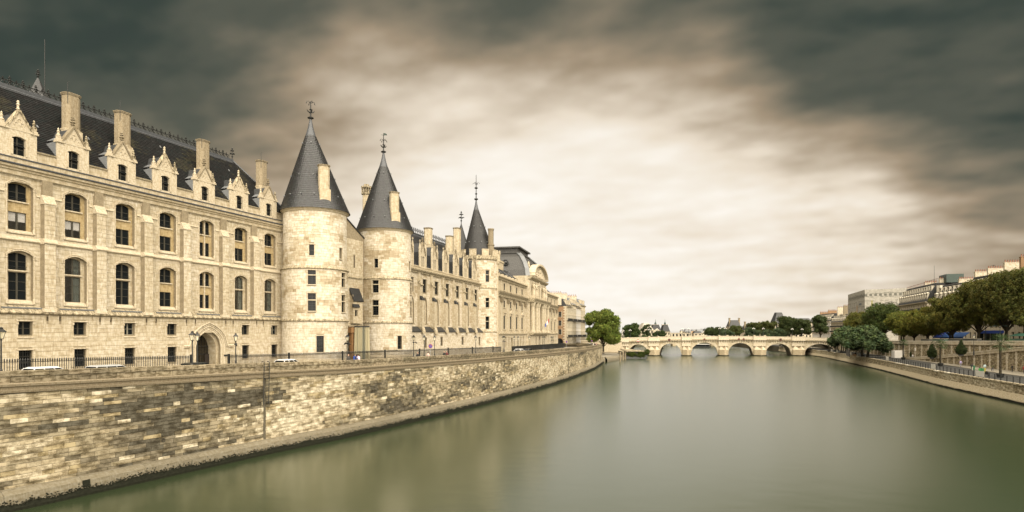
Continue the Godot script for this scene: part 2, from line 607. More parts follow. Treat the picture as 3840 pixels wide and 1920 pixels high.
func lay_stones(parent: Node3D, called: String, blocks: Array, w: float, gap: float, mats: Array, tones: Array, vc: Material, pick: Callable, f: Callable, most := 300, proud := 0.012) -> void:
	var xf := parent.global_transform
	var ranked := []
	for b in blocks:
		var p: Vector3 = xf * (f.call((b[0] + b[1]) / 2, (b[2] + b[3]) / 2, w) as Vector3)
		var s: float = (b[1] - b[0]) * (b[3] - b[2]) / maxf(p.distance_squared_to(Vector3(0, EYE, 0)), 1.0)
		ranked.append([s if in_view(p) else -1.0, b])
	ranked.sort_custom(func(p, q): return p[0] > q[0])
	var rest := MB.new()
	var at := 0
	for q in ranked:
		var b: Array = q[1]
		var uc: float = (b[0] + b[1]) / 2
		var vcn: float = (b[2] + b[3]) / 2
		var tone: int = pick.call(uc, vcn)
		var th := 0.09
		var ww := w + rng.randf_range(-proud, proud)
		var p: Vector3 = f.call(uc, vcn, ww)
		var zax: Vector3 = (f.call(uc, vcn, ww + 1.0) - p)
		var xax: Vector3 = (f.call(uc + 0.02, vcn, ww) - f.call(uc - 0.02, vcn, ww)).normalized()
		zax = xax.cross(Vector3.UP).normalized()
		var sx: float = b[1] - b[0] - gap
		var sy: float = b[3] - b[2] - gap
		if sx < 0.03 or sy < 0.03:
			continue
		if at < most and q[0] > 0.0:
			put(called, S.stones[rng.randi() % S.stones.size()], mats[tone], parent, Transform3D(Basis(xax * sx, Vector3.UP * sy, zax * th), p))
			at += 1
		else:
			var t: Color = tones[tone]
			rest.col = t
			var t2 := Transform3D(Basis(xax, Vector3.UP, zax), p)
			var hx := sx / 2
			var hy := sy / 2
			var c0 := t2 * Vector3(-hx, -hy, th / 2); var c1 := t2 * Vector3(hx, -hy, th / 2); var c2 := t2 * Vector3(hx, hy, th / 2); var c3 := t2 * Vector3(-hx, hy, th / 2)
			var d0 := t2 * Vector3(-hx, -hy, -th / 2); var d1 := t2 * Vector3(hx, -hy, -th / 2); var d2 := t2 * Vector3(hx, hy, -th / 2); var d3 := t2 * Vector3(-hx, hy, -th / 2)
			rest.quad(c0, c1, c2, c3, zax)
			rest.quad(c0, c1, d1, d0, Vector3.DOWN)
			rest.quad(c3, c2, d2, d3, Vector3.UP)
			rest.quad(c0, c3, d3, d0, -xax)
			rest.quad(c1, c2, d2, d1, xax)
	if rest.v.size():
		put(called + "_courses", rest, vc, parent, Transform3D.IDENTITY, "stuff")

func make_shared() -> void:
	S.stones = []
	for k in 4:
		var mb := MB.new()
		var e := func(): return rng.randf_range(0.012, 0.05)
		var x0: float = -0.5 + e.call(); var x1: float = 0.5 - e.call()
		var y0: float = -0.5 + e.call() * 1.6; var y1: float = 0.5 - e.call() * 1.6
		var fr := [Vector3(x0, y0, 0.5 - e.call()), Vector3(x1, y0, 0.5 - e.call()), Vector3(x1, y1, 0.5 - e.call()), Vector3(x0, y1, 0.5 - e.call())]
		var ed := [Vector3(-0.5, -0.5, 0.28), Vector3(0.5, -0.5, 0.28), Vector3(0.5, 0.5, 0.28), Vector3(-0.5, 0.5, 0.28)]
		var bk := [Vector3(-0.5, -0.5, -0.5), Vector3(0.5, -0.5, -0.5), Vector3(0.5, 0.5, -0.5), Vector3(-0.5, 0.5, -0.5)]
		mb.quad(fr[0], fr[1], fr[2], fr[3], Vector3.BACK)
		for i in 4:
			var j := (i + 1) % 4
			mb.quad(fr[i], fr[j], ed[j], ed[i], fr[i] + fr[j])
			mb.quad(ed[i], ed[j], bk[j], bk[i], ed[i] + ed[j] - Vector3(0, 0, 0.56))
		S.stones.append(mb.mesh())
	var u := MB.new()
	u.box(Vector3(-0.5, -0.5, -0.5), Vector3(0.5, 0.5, 0.5))
	S.unit = u.mesh()
	# a spearhead railing bar, 1 m high to the top rail
	var b := MB.new()
	b.tube([Vector3(0, 0, 0), Vector3(0, 0.90, 0)], [0.016, 0.016], 5)
	b.lathe([[0.016, 0.88], [0.034, 0.90], [0.018, 0.915], [0.036, 0.945], [0.0, 1.02]], 6)
	S.spear = b.mesh()

func unit_box(a: Vector3, b: Vector3) -> Transform3D:
	return Transform3D(Basis.from_scale(b - a), (a + b) / 2)

func glazing(win: Node3D, u0: float, u1: float, v0: float, v1: float, w: float, cols: int, rows: int, sash: Material, glass: Material, fw := 0.06, mid := 0.10) -> void:
	# a wooden sash with its panes; every pane a sheet of its own
	var fr := MB.new()
	fr.box(Vector3(u0, v0, w - 0.05), Vector3(u0 + fw, v1, w + 0.03))
	fr.box(Vector3(u1 - fw, v0, w - 0.05), Vector3(u1, v1, w + 0.03))
	fr.box(Vector3(u0 + fw, v0, w - 0.05), Vector3(u1 - fw, v0 + fw, w + 0.028))
	fr.box(Vector3(u0 + fw, v1 - fw, w - 0.05), Vector3(u1 - fw, v1, w + 0.028))
	var pu := (u1 - u0 - 2 * fw) / cols
	var pv := (v1 - v0 - 2 * fw) / rows
	for i in range(1, cols):
		var x := u0 + fw + pu * i
		var t := mid / 2 if (cols % 2 == 0 and i == cols / 2) else 0.02
		fr.box(Vector3(x - t, v0 + fw, w - 0.045), Vector3(x + t, v1 - fw, w + 0.034))
	for j in range(1, rows):
		var y := v0 + fw + pv * j
		fr.box(Vector3(u0 + fw, y - 0.02, w - 0.045), Vector3(u1 - fw, y + 0.02, w + 0.02))
	put("frame", fr, sash, win)
	for i in cols:
		for j in rows:
			var a := Vector3(u0 + fw + pu * i, v0 + fw + pv * j, w - 0.02)
			var t := unit_box(a, a + Vector3(pu, pv, 0.008))
			t.basis = Basis(Vector3.RIGHT, rng.randf_range(-0.012, 0.012)) * Basis(Vector3.UP, rng.randf_range(-0.012, 0.012)) * t.basis
			put("pane", S.unit, glass, win, t)

# ---------------------------------------------------------------- ground and water
var bank: Array = []      # the palace quay's edge, one sample each metre: [point, outward]
const EDGE := [[-52.5, 12], [-50.5, -8], [-48.2, -20], [-46.6, -29], [-45.1, -50.2], [-43.75, -61.2], [-42.9, -80], [-42.6, -98], [-43.0, -122], [-43.9, -145], [-46.2, -172.6], [-50.4, -211], [-57.6, -256.0], [-59.6, -261.0], [-64.0, -265.0], [-72, -269], [-84, -275]]

func parapet_top(z: float) -> float:
	var p := [[20.0, 9.9], [-28.0, 9.44], [-61.0, 8.87], [-98.0, 8.62], [-145.0, 8.30], [-172.0, 8.12], [-211.0, 7.88], [-257.0, 7.60], [-300.0, 7.4]]
	for i in p.size() - 1:
		if z <= p[i][0] and z >= p[i + 1][0]:
			return lerpf(p[i][1], p[i + 1][1], (p[i][0] - z) / (p[i][0] - p[i + 1][0]))
	return 9.9 if z > 0 else 7.4

func street_y(z: float) -> float:
	return parapet_top(z) - 1.45

func smooth_line(pts: Array, step := 1.0) -> Array:
	var cv := Curve3D.new()
	for i in pts.size():
		var p := Vector3(pts[i][0], 0, pts[i][1])
		var t := Vector3.ZERO
		if i > 0 and i < pts.size() - 1:
			t = Vector3(pts[i + 1][0] - pts[i - 1][0], 0, pts[i + 1][1] - pts[i - 1][1]).normalized()
			var l := minf(p.distance_to(Vector3(pts[i - 1][0], 0, pts[i - 1][1])), p.distance_to(Vector3(pts[i + 1][0], 0, pts[i + 1][1]))) / 3.0
			t *= l
		cv.add_point(p, -t, t)
	cv.bake_interval = 0.5
	var out := []
	var n := int(cv.get_baked_length() / step)
	for i in n + 1:
		var a := cv.sample_baked(i * step)
		var b := cv.sample_baked(i * step + 0.3)
		var c := cv.sample_baked(maxf(i * step - 0.3, 0.0))
		var d := (b - c).normalized()
		out.append([a, Vector3(-d.z, 0, d.x)])
	return out

func along(line: Array, u: float, v: float, w: float) -> Vector3:
	var i := clampi(int(u), 0, line.size() - 2)
	var t := u - i
	return (line[i][0] as Vector3).lerp(line[i + 1][0], t) + (line[i][1] as Vector3).lerp(line[i + 1][1], t) * w + Vector3(0, v, 0)

func bank_map(u: float, v: float, w: float) -> Vector3:
	return along(bank, u, v, w)

func bank_z(u: float) -> float:
	return along(bank, u, 0, 0).z

func strip(mb: MB, line: Array, i0: int, i1: int, prof: Callable) -> void:
	# prof(point) -> [[w, y], ...]: the section at that place, swept along the line
	var last := []
	for i in range(i0, i1 + 1):
		var now := []
		for q in prof.call(line[i][0]):
			now.append((line[i][0] as Vector3) + (line[i][1] as Vector3) * q[0] + Vector3(0, q[1], 0))
		if last.size():
			for k in now.size() - 1:
				mb.quad(last[k], now[k], now[k + 1], last[k + 1], (line[i][1] as Vector3) * 0.5 + Vector3.UP)
		last = now

func ground_and_water() -> void:
	bank = smooth_line(EDGE)
	var wm := mat(lin(0.022, 0.033, 0.014), 0.21, null, 1.0, 1.0)
	var a := field(41, 512, 512, 0.012, 5)
	wm.normal_enabled = true
	wm.normal_texture = normal_tex(512, a, 7.0)
	wm.normal_scale = 0.03
	wm.uv1_triplanar = true
	wm.uv1_world_triplanar = true
	wm.uv1_scale = Vector3(0.03, 0.03, 0.055)
	M.water = wm
	var mb := MB.new()
	mb.quad(Vector3(-900, 0, 250), Vector3(1400, 0, 250), Vector3(1400, 0, -2200), Vector3(-900, 0, -2200), Vector3.UP)
	setting("river_water", mb, wm)
	# the island: roadway, then raised pavements along the parapet and along the railings
	mb = MB.new()
	strip(mb, bank, 0, bank.size() - 1, func(p): return [[-0.9, street_y(p.z)], [-30.0, street_y(p.z)], [-160.0, street_y(p.z)]])
	setting("street_roadway", mb, M.asphalt)
	mb = MB.new()
	strip(mb, bank, 0, 262, func(p): return [[-0.6, street_y(p.z) + 0.13], [-2.6, street_y(p.z) + 0.13], [-2.6, street_y(p.z) - 0.05]])
	setting("riverside_pavement", mb, M.pavement)
	mb = MB.new()
	for i in range(0, 150):
		var z0 := 10.0 - i * 2.0
		var z1 := z0 - 2.0
		if z1 < -262.0:
			break
		var y0 := street_y(z0) + 0.13
		var y1 := street_y(z1) + 0.13
		var x0 := -54.0 if z0 > -150 else -54.0 + (z0 + 150) * 0.12
		var x1 := -54.0 if z1 > -150 else -54.0 + (z1 + 150) * 0.12
		mb.quad(Vector3(x0, y0, z0), Vector3(x1, y1, z1), Vector3(-100, y1, z1), Vector3(-100, y0, z0), Vector3.UP)
		mb.quad(Vector3(x0, y0, z0), Vector3(x1, y1, z1), Vector3(x1, y1 - 0.2, z1), Vector3(x0, y0 - 0.2, z0), Vector3.RIGHT)
	setting("palace_pavement", mb, M.pavement)
	# far land beyond the river's bend
	mb = MB.new()
	mb.col = Color(1, 1, 1)
	var p := func(x, y, d): return far(x, y, d)
	mb.quad(p.call(-2500.0, 5.0, 760.0), p.call(3000.0, 5.0, 760.0), p.call(4200.0, 9.0, 4000.0), p.call(-4200.0, 9.0, 4000.0), Vector3.UP)
	mb.quad(p.call(-2500.0, 5.0, 760.0), p.call(3000.0, 5.0, 760.0), p.call(3000.0, -1.0, 760.0), p.call(-2500.0, -1.0, 760.0), p.call(0.0, 0.0, -10.0))
	setting("far_land", mb, M.earth)
	# island tip behind the bridge and the far bank of the other arm
	mb = MB.new()
	mb.box(Vector3(-700, -1, -1200), Vector3(-100, 6.6, -262))
	setting("island_ground", mb, M.earth)

# ---------------------------------------------------------------- the palace quay wall
func quay_wall() -> void:
	var t := thing("quay_wall", "long stained stone embankment wall with parapet standing in the river below the palace", "embankment wall")
	var end := bank.size() - 3
	var ledge_low := func(u): return parapet_top(bank_z(u)) - 1.52
	# body behind the facing stones
	var mb := MB.new()
	strip(mb, bank, 0, bank.size() - 1, func(p): return [[-0.80, -1.0], [-0.78, parapet_top(p.z) - 1.4], [-1.6, parapet_top(p.z) - 1.4]])
	var core := put("wall_core", mb, M.mortar, t)
	var patch := noise(51, 0.045, 3)
	# sooty, weed-stained areas of the facing: [along, height, half length, half height]
	var stains := [[44.0, 2.2, 20.0, 1.3], [40.0, 3.7, 15.0, 1.0], [38.0, 2.6, 14.0, 1.7], [47.0, 4.4, 9.0, 1.3], [57.0, 3.0, 7.0, 1.5], [53.0, 6.3, 8.0, 0.6], [36.0, 6.6, 8.0, 0.7], [76.0, 5.2, 5.0, 0.7], [71.0, 2.0, 7.0, 0.7], [92.0, 2.2, 9.0, 0.6], [112.0, 5.8, 4.0, 0.6], [44.0, 6.0, 9.0, 0.9], [33.0, 4.6, 9.0, 1.4], [62.0, 5.6, 4.0, 1.2]]
	var patch2 := noise(52, 0.22, 2)
	var blocks := courses(24.0, float(end), 1.25, 9.0, 0.32, 1.08, [op(62.88, 63.22, 0.0, 20.0)], 0.5, ledge_low)
	# a rain gully below the ladder, and a patch of rougher repairs
	var pick := func(u: float, v: float) -> int:
		var g := patch.get_noise_2d(u, v * 3.5) * 1.0 + patch2.get_noise_2d(u * 0.45, v * 3.0) * 0.4 + rng.randf_range(-0.26, 0.26)
		for s in stains:
			var d := Vector2((u - s[0]) / s[2], (v - s[1]) / s[3]).length() + patch2.get_noise_2d(u * 1.3, v * 4.0) * 0.5
			if d < 1.0:
				g += 0.46
				break
		g -= 0.03
		if rng.randf() < 0.04: return 5
		if rng.randf() < 0.06: return 6
		if g > 0.62: return 4
		if g > 0.30: return 3
		if g > 0.06: return 2
		if g > -0.16: return 1
		return 0 if g > -0.45 else 5
	lay_stones(core, "stone", blocks, -0.74, 0.02, M.quay, S.qtones, M.quay_vc, pick, bank_map, 300, 0.022)
	# string ledge below the parapet, two rolls
	mb = MB.new()
	strip(mb, bank, 0, bank.size() - 1, func(p):
		var y := parapet_top(p.z)
		return [[-0.80, y - 1.53], [-0.55, y - 1.50], [-0.50, y - 1.34], [-0.66, y - 1.30], [-0.66, y - 1.12], [-0.50, y - 1.06], [-0.46, y - 0.90], [-0.62, y - 0.82], [-1.4, y - 0.82]])
	put("string_course", mb, M.soot, t)
	# parapet stones: one tall course and the coping
	var shade := noise(53, 0.02, 3)
	for row in 2:
		var u := 24.0
		var rest := MB.new()
		while u < end:
			var l := rng.randf_range(1.3, 2.1)
			var e := minf(u + l, float(end))
			var y := parapet_top(bank_z((u + e) / 2))
			var lo := y - 0.82 if row == 0 else y - 0.36
			var hi := y - 0.37 if row == 0 else y
			var wf := -0.66 if row == 0 else -0.58
			var g := 0.5 + 0.5 * shade.get_noise_1d(u * 3.0) + rng.randf_range(-0.2, 0.2)
			var col := Color(0.105, 0.095, 0.07).lerp(Color(0.40, 0.345, 0.255), clampf(g, 0.0, 1.0))
			var m := MB.new()
			m.col = col
			var jl := 0.015
			var c := 0.03
			var pr := []
			for q in [[-1.15, lo], [wf, lo], [wf, hi - c], [wf - c, hi], [-1.15, hi]]:
				pr.append(q)
			for k in pr.size():
				var q0: Array = pr[k]; var q1: Array = pr[(k + 1) % pr.size()]
				m.quad(bank_map(u + jl, q0[1], q0[0]), bank_map(e - jl, q0[1], q0[0]), bank_map(e - jl, q1[1], q1[0]), bank_map(u + jl, q1[1], q1[0]))
			for uu in [u + jl, e - jl]:
				m.quad(bank_map(uu, lo, -1.15), bank_map(uu, lo, wf), bank_map(uu, hi, wf), bank_map(uu, hi, -1.15))
			if u < 140.0:
				put("parapet_stone" if row == 0 else "coping_stone", m, M.parapet, t)
			else:
				rest.add(m, Transform3D.IDENTITY)
			u = e
		put("far_parapet" if row == 0 else "far_coping", rest, M.parapet, t)
	# sloping toe at the water, in long slabs
	var u := 20.0
	while u < end + 3:
		var e := minf(u + 5.0, end + 3.0)
		mb = MB.new()
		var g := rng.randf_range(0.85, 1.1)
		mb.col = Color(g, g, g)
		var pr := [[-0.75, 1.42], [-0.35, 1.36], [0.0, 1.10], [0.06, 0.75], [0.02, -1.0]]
		for k in pr.size() - 1:
			for s in 5:
				var a := lerpf(u + 0.01, e - 0.01, s / 5.0)
				var b := lerpf(u + 0.01, e - 0.01, (s + 1) / 5.0)
				mb.quad(bank_map(a, pr[k][1], pr[k][0]), bank_map(b, pr[k][1], pr[k][0]), bank_map(b, pr[k + 1][1], pr[k + 1][0]), bank_map(a, pr[k + 1][1], pr[k + 1][0]))
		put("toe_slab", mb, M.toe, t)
		u = e
	# dark weed along the waterline, ragged on its upper side
	mb = MB.new()
	var rag := noise(54, 0.35, 3)
	var prev := []
	for i in range(int(20 * 4), int((end + 3) * 4)):
		var uu := i / 4.0
		var top := 0.50 + 0.22 * rag.get_noise_1d(uu) + 0.10 * rag.get_noise_1d(uu * 7.0)
		var now := [bank_map(uu, -0.6, 0.08), bank_map(uu, 0.18, 0.13), bank_map(uu, top, 0.085)]
		if prev.size():
			mb.quad(prev[0], now[0], now[1], prev[1])
			mb.quad(prev[1], now[1], now[2], prev[2])
		prev = now
	put("weed_band", mb, M.algae, t, Transform3D.IDENTITY, "stuff")
	var tuft := MB.new()
	tuft.lathe([[0.0, -0.5], [0.42, -0.2], [0.5, 0.1], [0.25, 0.4], [0.0, 0.5]], 5, Vector3.ZERO, 0, TAU, false)
	var mm := MultiMesh.new()
	mm.transform_format = MultiMesh.TRANSFORM_3D
	mm.mesh = tuft.mesh()
	mm.instance_count = 9000
	for i in 9000:
		var uu := 20.0 + pow(rng.randf(), 1.4) * 240.0
		var v := 0.42 + absf(rng.randfn(0.0, 0.16)) + 0.22 * rag.get_noise_1d(uu)
		var w := 0.07 if v < 0.75 else (0.06 - (v - 0.75) * 0.17 if v < 1.1 else 0.0 - (v - 1.1) * 1.3)
		var s := rng.randf_range(0.03, 0.10)
		mm.set_instance_transform(i, Transform3D(Basis(Vector3.UP, rng.randf() * TAU) * Basis.from_scale(Vector3(s * 1.6, s * rng.randf_range(0.6, 1.3), s * 1.6)), bank_map(uu, v, w)))
	var mi := MultiMeshInstance3D.new()
	mi.name = "weed_tufts"
	mi.multimesh = mm
	mi.material_override = M.algae
	t.add_child(mi, true)
	mi.set_meta("kind", "stuff")
	# outfall in the toe: flat dark patch painted for the shade inside the hole
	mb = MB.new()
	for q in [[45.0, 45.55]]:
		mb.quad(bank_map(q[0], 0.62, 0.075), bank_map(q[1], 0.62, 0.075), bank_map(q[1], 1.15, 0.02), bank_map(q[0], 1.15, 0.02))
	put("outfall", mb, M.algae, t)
	# gully: a recessed dark channel under the ladder
	mb = MB.new()
	mb.quad(bank_map(62.86, 1.3, -0.775), bank_map(63.24, 1.3, -0.775), bank_map(63.24, 7.3, -0.775), bank_map(62.86, 7.3, -0.775))
	put("gully", mb, M.mortar, t)
	# narrow drain joint farther along
	mb = MB.new()
	for q in [175.0, 220.0, 236.0]:
		var y := parapet_top(bank_z(q))
		mb.bar(bank_map(q, 0.9, -0.66), bank_map(q, y - 0.1 if q < 180 else y - 2.5, -0.66), 0.10 if q < 180 else 0.06)
	put("drain_pipe", mb, M.iron, t)
	# mooring rings
	for q in [[71.0, 2.1], [52.0, 3.0], [90.0, 4.6], [108.0, 5.2], [132.0, 2.4]]:
		mb = MB.new()
		mb.torus(bank_map(q[0], q[1], -0.62), Vector3(0, 0, -1), Vector3.UP, 0.14, 0.025, 10)
		mb.bar(bank_map(q[0], q[1] + 0.14, -0.75), bank_map(q[0], q[1] + 0.14, -0.58), 0.05)
		put("mooring_ring", mb, M.iron, t)
	# a tuft of weeds growing from the joints
	# iron ladder hooked over the parapet
	var lad := thing("iron_ladder", "narrow black iron ladder hooked over the quay parapet above the stained gully", "ladder")
	var ul := 62.72
	var yt := parapet_top(bank_z(ul))
	for s in [0.0, 0.66]:
		mb = MB.new()
		mb.tube([bank_map(ul + s, 4.9, -0.52), bank_map(ul + s, yt + 0.02, -0.40), bank_map(ul + s, yt + 0.16, -0.52), bank_map(ul + s, yt + 0.10, -0.72)], [0.035, 0.035, 0.035, 0.035], 6)
		put("rail", mb, M.iron, lad)
	for k in 13:
		mb = MB.new()
		var y := 5.05 + k * 0.30
		mb.tube([bank_map(ul, y, -0.50), bank_map(ul + 0.66, y, -0.50)], [0.022, 0.022], 5)
		put("rung", mb, M.iron, lad)

# ---------------------------------------------------------------- shared palace pieces
func extrude(mb: MB, u0: float, u1: float, prof: Array, close := true) -> void:
	# a section in (w, v) swept from u0 to u1
	var m := Vector2.ZERO
	for q in prof:
		m += Vector2(q[0], q[1]) / prof.size()
	for k in prof.size() if close else prof.size() - 1:
		var a: Array = prof[k]
		var b: Array = prof[(k + 1) % prof.size()]
		var mid := Vector2((a[0] + b[0]) / 2, (a[1] + b[1]) / 2) - m
		mb.quad(Vector3(u0, a[1], a[0]), Vector3(u1, a[1], a[0]), Vector3(u1, b[1], b[0]), Vector3(u0, b[1], b[0]), Vector3(0, mid.y, mid.x))
	if close:
		var poly := PackedVector2Array()
		for q in prof:
			poly.append(Vector2(q[0], q[1]))
		var idx := Geometry2D.triangulate_polygon(poly)
		for k in range(0, idx.size(), 3):
			for e in [[u0, -1.0], [u1, 1.0]]:
				var p := []
				for j in 3:
					p.append(Vector3(e[0], poly[idx[k + j]].y, poly[idx[k + j]].x))
				mb.tri(p[0], p[1], p[2], Vector3(e[1], 0, 0))

func arch_path(o: Dictionary, grow: float, w: float, down: float) -> Array:
	# points up the jamb, round the head and down the other jamb, set outside the opening by grow
	var g := op(o.a - grow, o.b + grow, o.c, o.d, o.h, o.r + grow * 0.9)
	var p := [Vector3(g.a, down, w)]
	for i in 15:
		var u: float = lerpf(g.a, g.b, i / 14.0)
		p.append(Vector3(u, head_at(g, u), w))
	p.append(Vector3(g.b, down, w))
	return p

func roof_slates(mb: MB, u0: Callable, u1: Callable, p0: Vector2, p1: Vector2, course: float, wide: float, base: Color) -> void:
	# p0, p1: (w, v) of the eave and the ridge; overlapping courses of slates, each slate its own tone
	var len_ := p0.distance_to(p1)
	var n := int(len_ / course)
	var moss := noise(66, 0.11, 3)
	var out := Vector2(p1.y - p0.y, p0.x - p1.x).normalized()
	if out.x < 0 and p1.x < p0.x: out = -out
	for k in n:
		var t0 := float(k) / n
		var t1 := float(k + 1) / n
		var a := p0.lerp(p1, t0) + out * 0.05
		var b := p0.lerp(p1, t1) + out * 0.012
		var a2 := p0.lerp(p1, t0) + out * 0.005
		var ua: float = u0.call(t0)
		var ub: float = u1.call(t0)
		var m := maxi(1, int((ub - ua) / wide))
		var s0: float = u0.call(t1)
		var s1: float = u1.call(t1)
		for i in m:
			var x0 := lerpf(ua, ub, float(i) / m); var x1 := lerpf(ua, ub, float(i + 1) / m)
			var y0 := lerpf(s0, s1, float(i) / m); var y1 := lerpf(s0, s1, float(i + 1) / m)
			var g := rng.randf_range(0.72, 1.25) * (1.55 if rng.randf() < 0.05 else 1.0)
			mb.col = Color(base.r * g, base.g * g, base.b * g)
			if moss.get_noise_2d(x0, float(k) * 0.4) + rng.randf_range(-0.25, 0.25) > 0.26:
				mb.col = mb.col.lerp(Color(0.058, 0.052, 0.030), rng.randf_range(0.3, 0.9))
			mb.quad(Vector3(x0, a.y, a.x), Vector3(x1, a.y, a.x), Vector3(y1, b.y, b.x), Vector3(y0, b.y, b.x), Vector3(0, out.y, out.x))
			mb.quad(Vector3(x0, a.y, a.x), Vector3(x1, a.y, a.x), Vector3(x1, a2.y, a2.x), Vector3(x0, a2.y, a2.x), Vector3(0, -1, 0.3))

func fleuron(mb: MB, at: Vector3, h: float, w := 0.03) -> void:
	# an iron or stone finial: stem with two tiers of crossed leaves and a bud
	mb.lathe([[w, 0], [w, h * 0.25], [w * 2.6, h * 0.30], [w, h * 0.36], [w * 0.9, h * 0.8], [w * 2.0, h * 0.9], [0, h]], 6, at)
	for tier in [[0.48, 0.24], [0.70, 0.17]]:
		for k in 4:
			var d := Vector3(cos(k * PI / 2), 0, sin(k * PI / 2))
			mb.tube([at + Vector3(0, h * tier[0], 0), at + Vector3(0, h * (tier[0] + 0.05), 0) + d * h * tier[1] * 0.6, at + Vector3(0, h * (tier[0] + 0.02), 0) + d * h * tier[1]], [w * 0.9, w * 1.3, w * 0.5], 5)

func crest_mesh() -> ArrayMesh:
	# one bay of ridge cresting, 1.23 m long
	var c := MB.new()
	c.box(Vector3(-0.615, 0, -0.02), Vector3(0.615, 0.05, 0.02))
	fleuron(c, Vector3(-0.61, 0.03, 0), 0.95, 0.045)
	fleuron(c, Vector3(0.0, 0.30, 0), 0.45, 0.035)
	for s in [-0.32, 0.31]:
		c.torus(Vector3(s, 0.30, 0), Vector3.RIGHT, Vector3.UP, 0.225, 0.038, 12)
		c.torus(Vector3(s - 0.04, 0.33, 0), Vector3.RIGHT, Vector3.UP, 0.12, 0.034, 10)
		c.bar(Vector3(s, 0.05, 0), Vector3(s, 0.2, 0), 0.04)
	c.bar(Vector3(-0.61, 0.50, 0), Vector3(0.615, 0.50, 0), 0.028)
	return c.mesh()

func chimney(parent: Node3D, u: float, w: float, y0: float, y1: float, su: float, sw: float, m: Material, rod := true) -> Node3D:
	var ch := part("chimney", parent, Vector3(u, 0, w))
	var mb := MB.new()
	# an eight-sided shaft, ribbed
	var poly := PackedVector2Array()
	for q in [[-1, -0.55], [-0.55, -1], [0.55, -1], [1, -0.55], [1, 0.55], [0.55, 1], [-0.55, 1], [-1, 0.55]]:
		poly.append(Vector2(q[0] * su / 2, q[1] * sw / 2))
	var up := Transform3D(Basis(Vector3.RIGHT, Vector3.FORWARD, Vector3.UP), Vector3.ZERO)
	mb.prism(poly, y0 + 0.7, y1 - 0.22, up)
	for q in [[-0.36, -1], [0.36, -1], [-0.36, 1], [0.36, 1]]:
		mb.box(Vector3(q[0] * su / 2 - 0.06, y0 + 0.9, q[1] * sw / 2 - 0.05), Vector3(q[0] * su / 2 + 0.06, y1 - 0.3, q[1] * sw / 2 + 0.05))
	put("shaft", mb, m, ch)
	mb = MB.new()
	mb.box(Vector3(-su * 0.54, y0 - 2.2, -sw * 0.54), Vector3(su * 0.54, y0 + 0.58, sw * 0.54))
	mb.prism(Transform2D(0, Vector2(1.12, 1.12), 0, Vector2.ZERO) * poly, y0 + 0.58, y0 + 0.7, up)
	put("base", mb, M.stone, ch)
	mb = MB.new()
	mb.prism(Transform2D(0, Vector2(1.10, 1.10), 0, Vector2.ZERO) * poly, y1 - 0.22, y1 - 0.1, up)
	mb.prism(Transform2D(0, Vector2(1.16, 1.16), 0, Vector2.ZERO) * poly, y1 - 0.1, y1, up)
	put("cap", mb, M.soot, ch)
	if rod:
		mb = MB.new()
		mb.tube([Vector3(-su * 0.5, y1 - 1.2, sw * 0.56), Vector3(-su * 0.5, y1 + 0.95, sw * 0.56), Vector3(-su * 0.38, y1 + 1.02, sw * 0.56)], [0.03, 0.03, 0.02], 5)
		put("flue_rod", mb, M.iron, ch)
	return ch

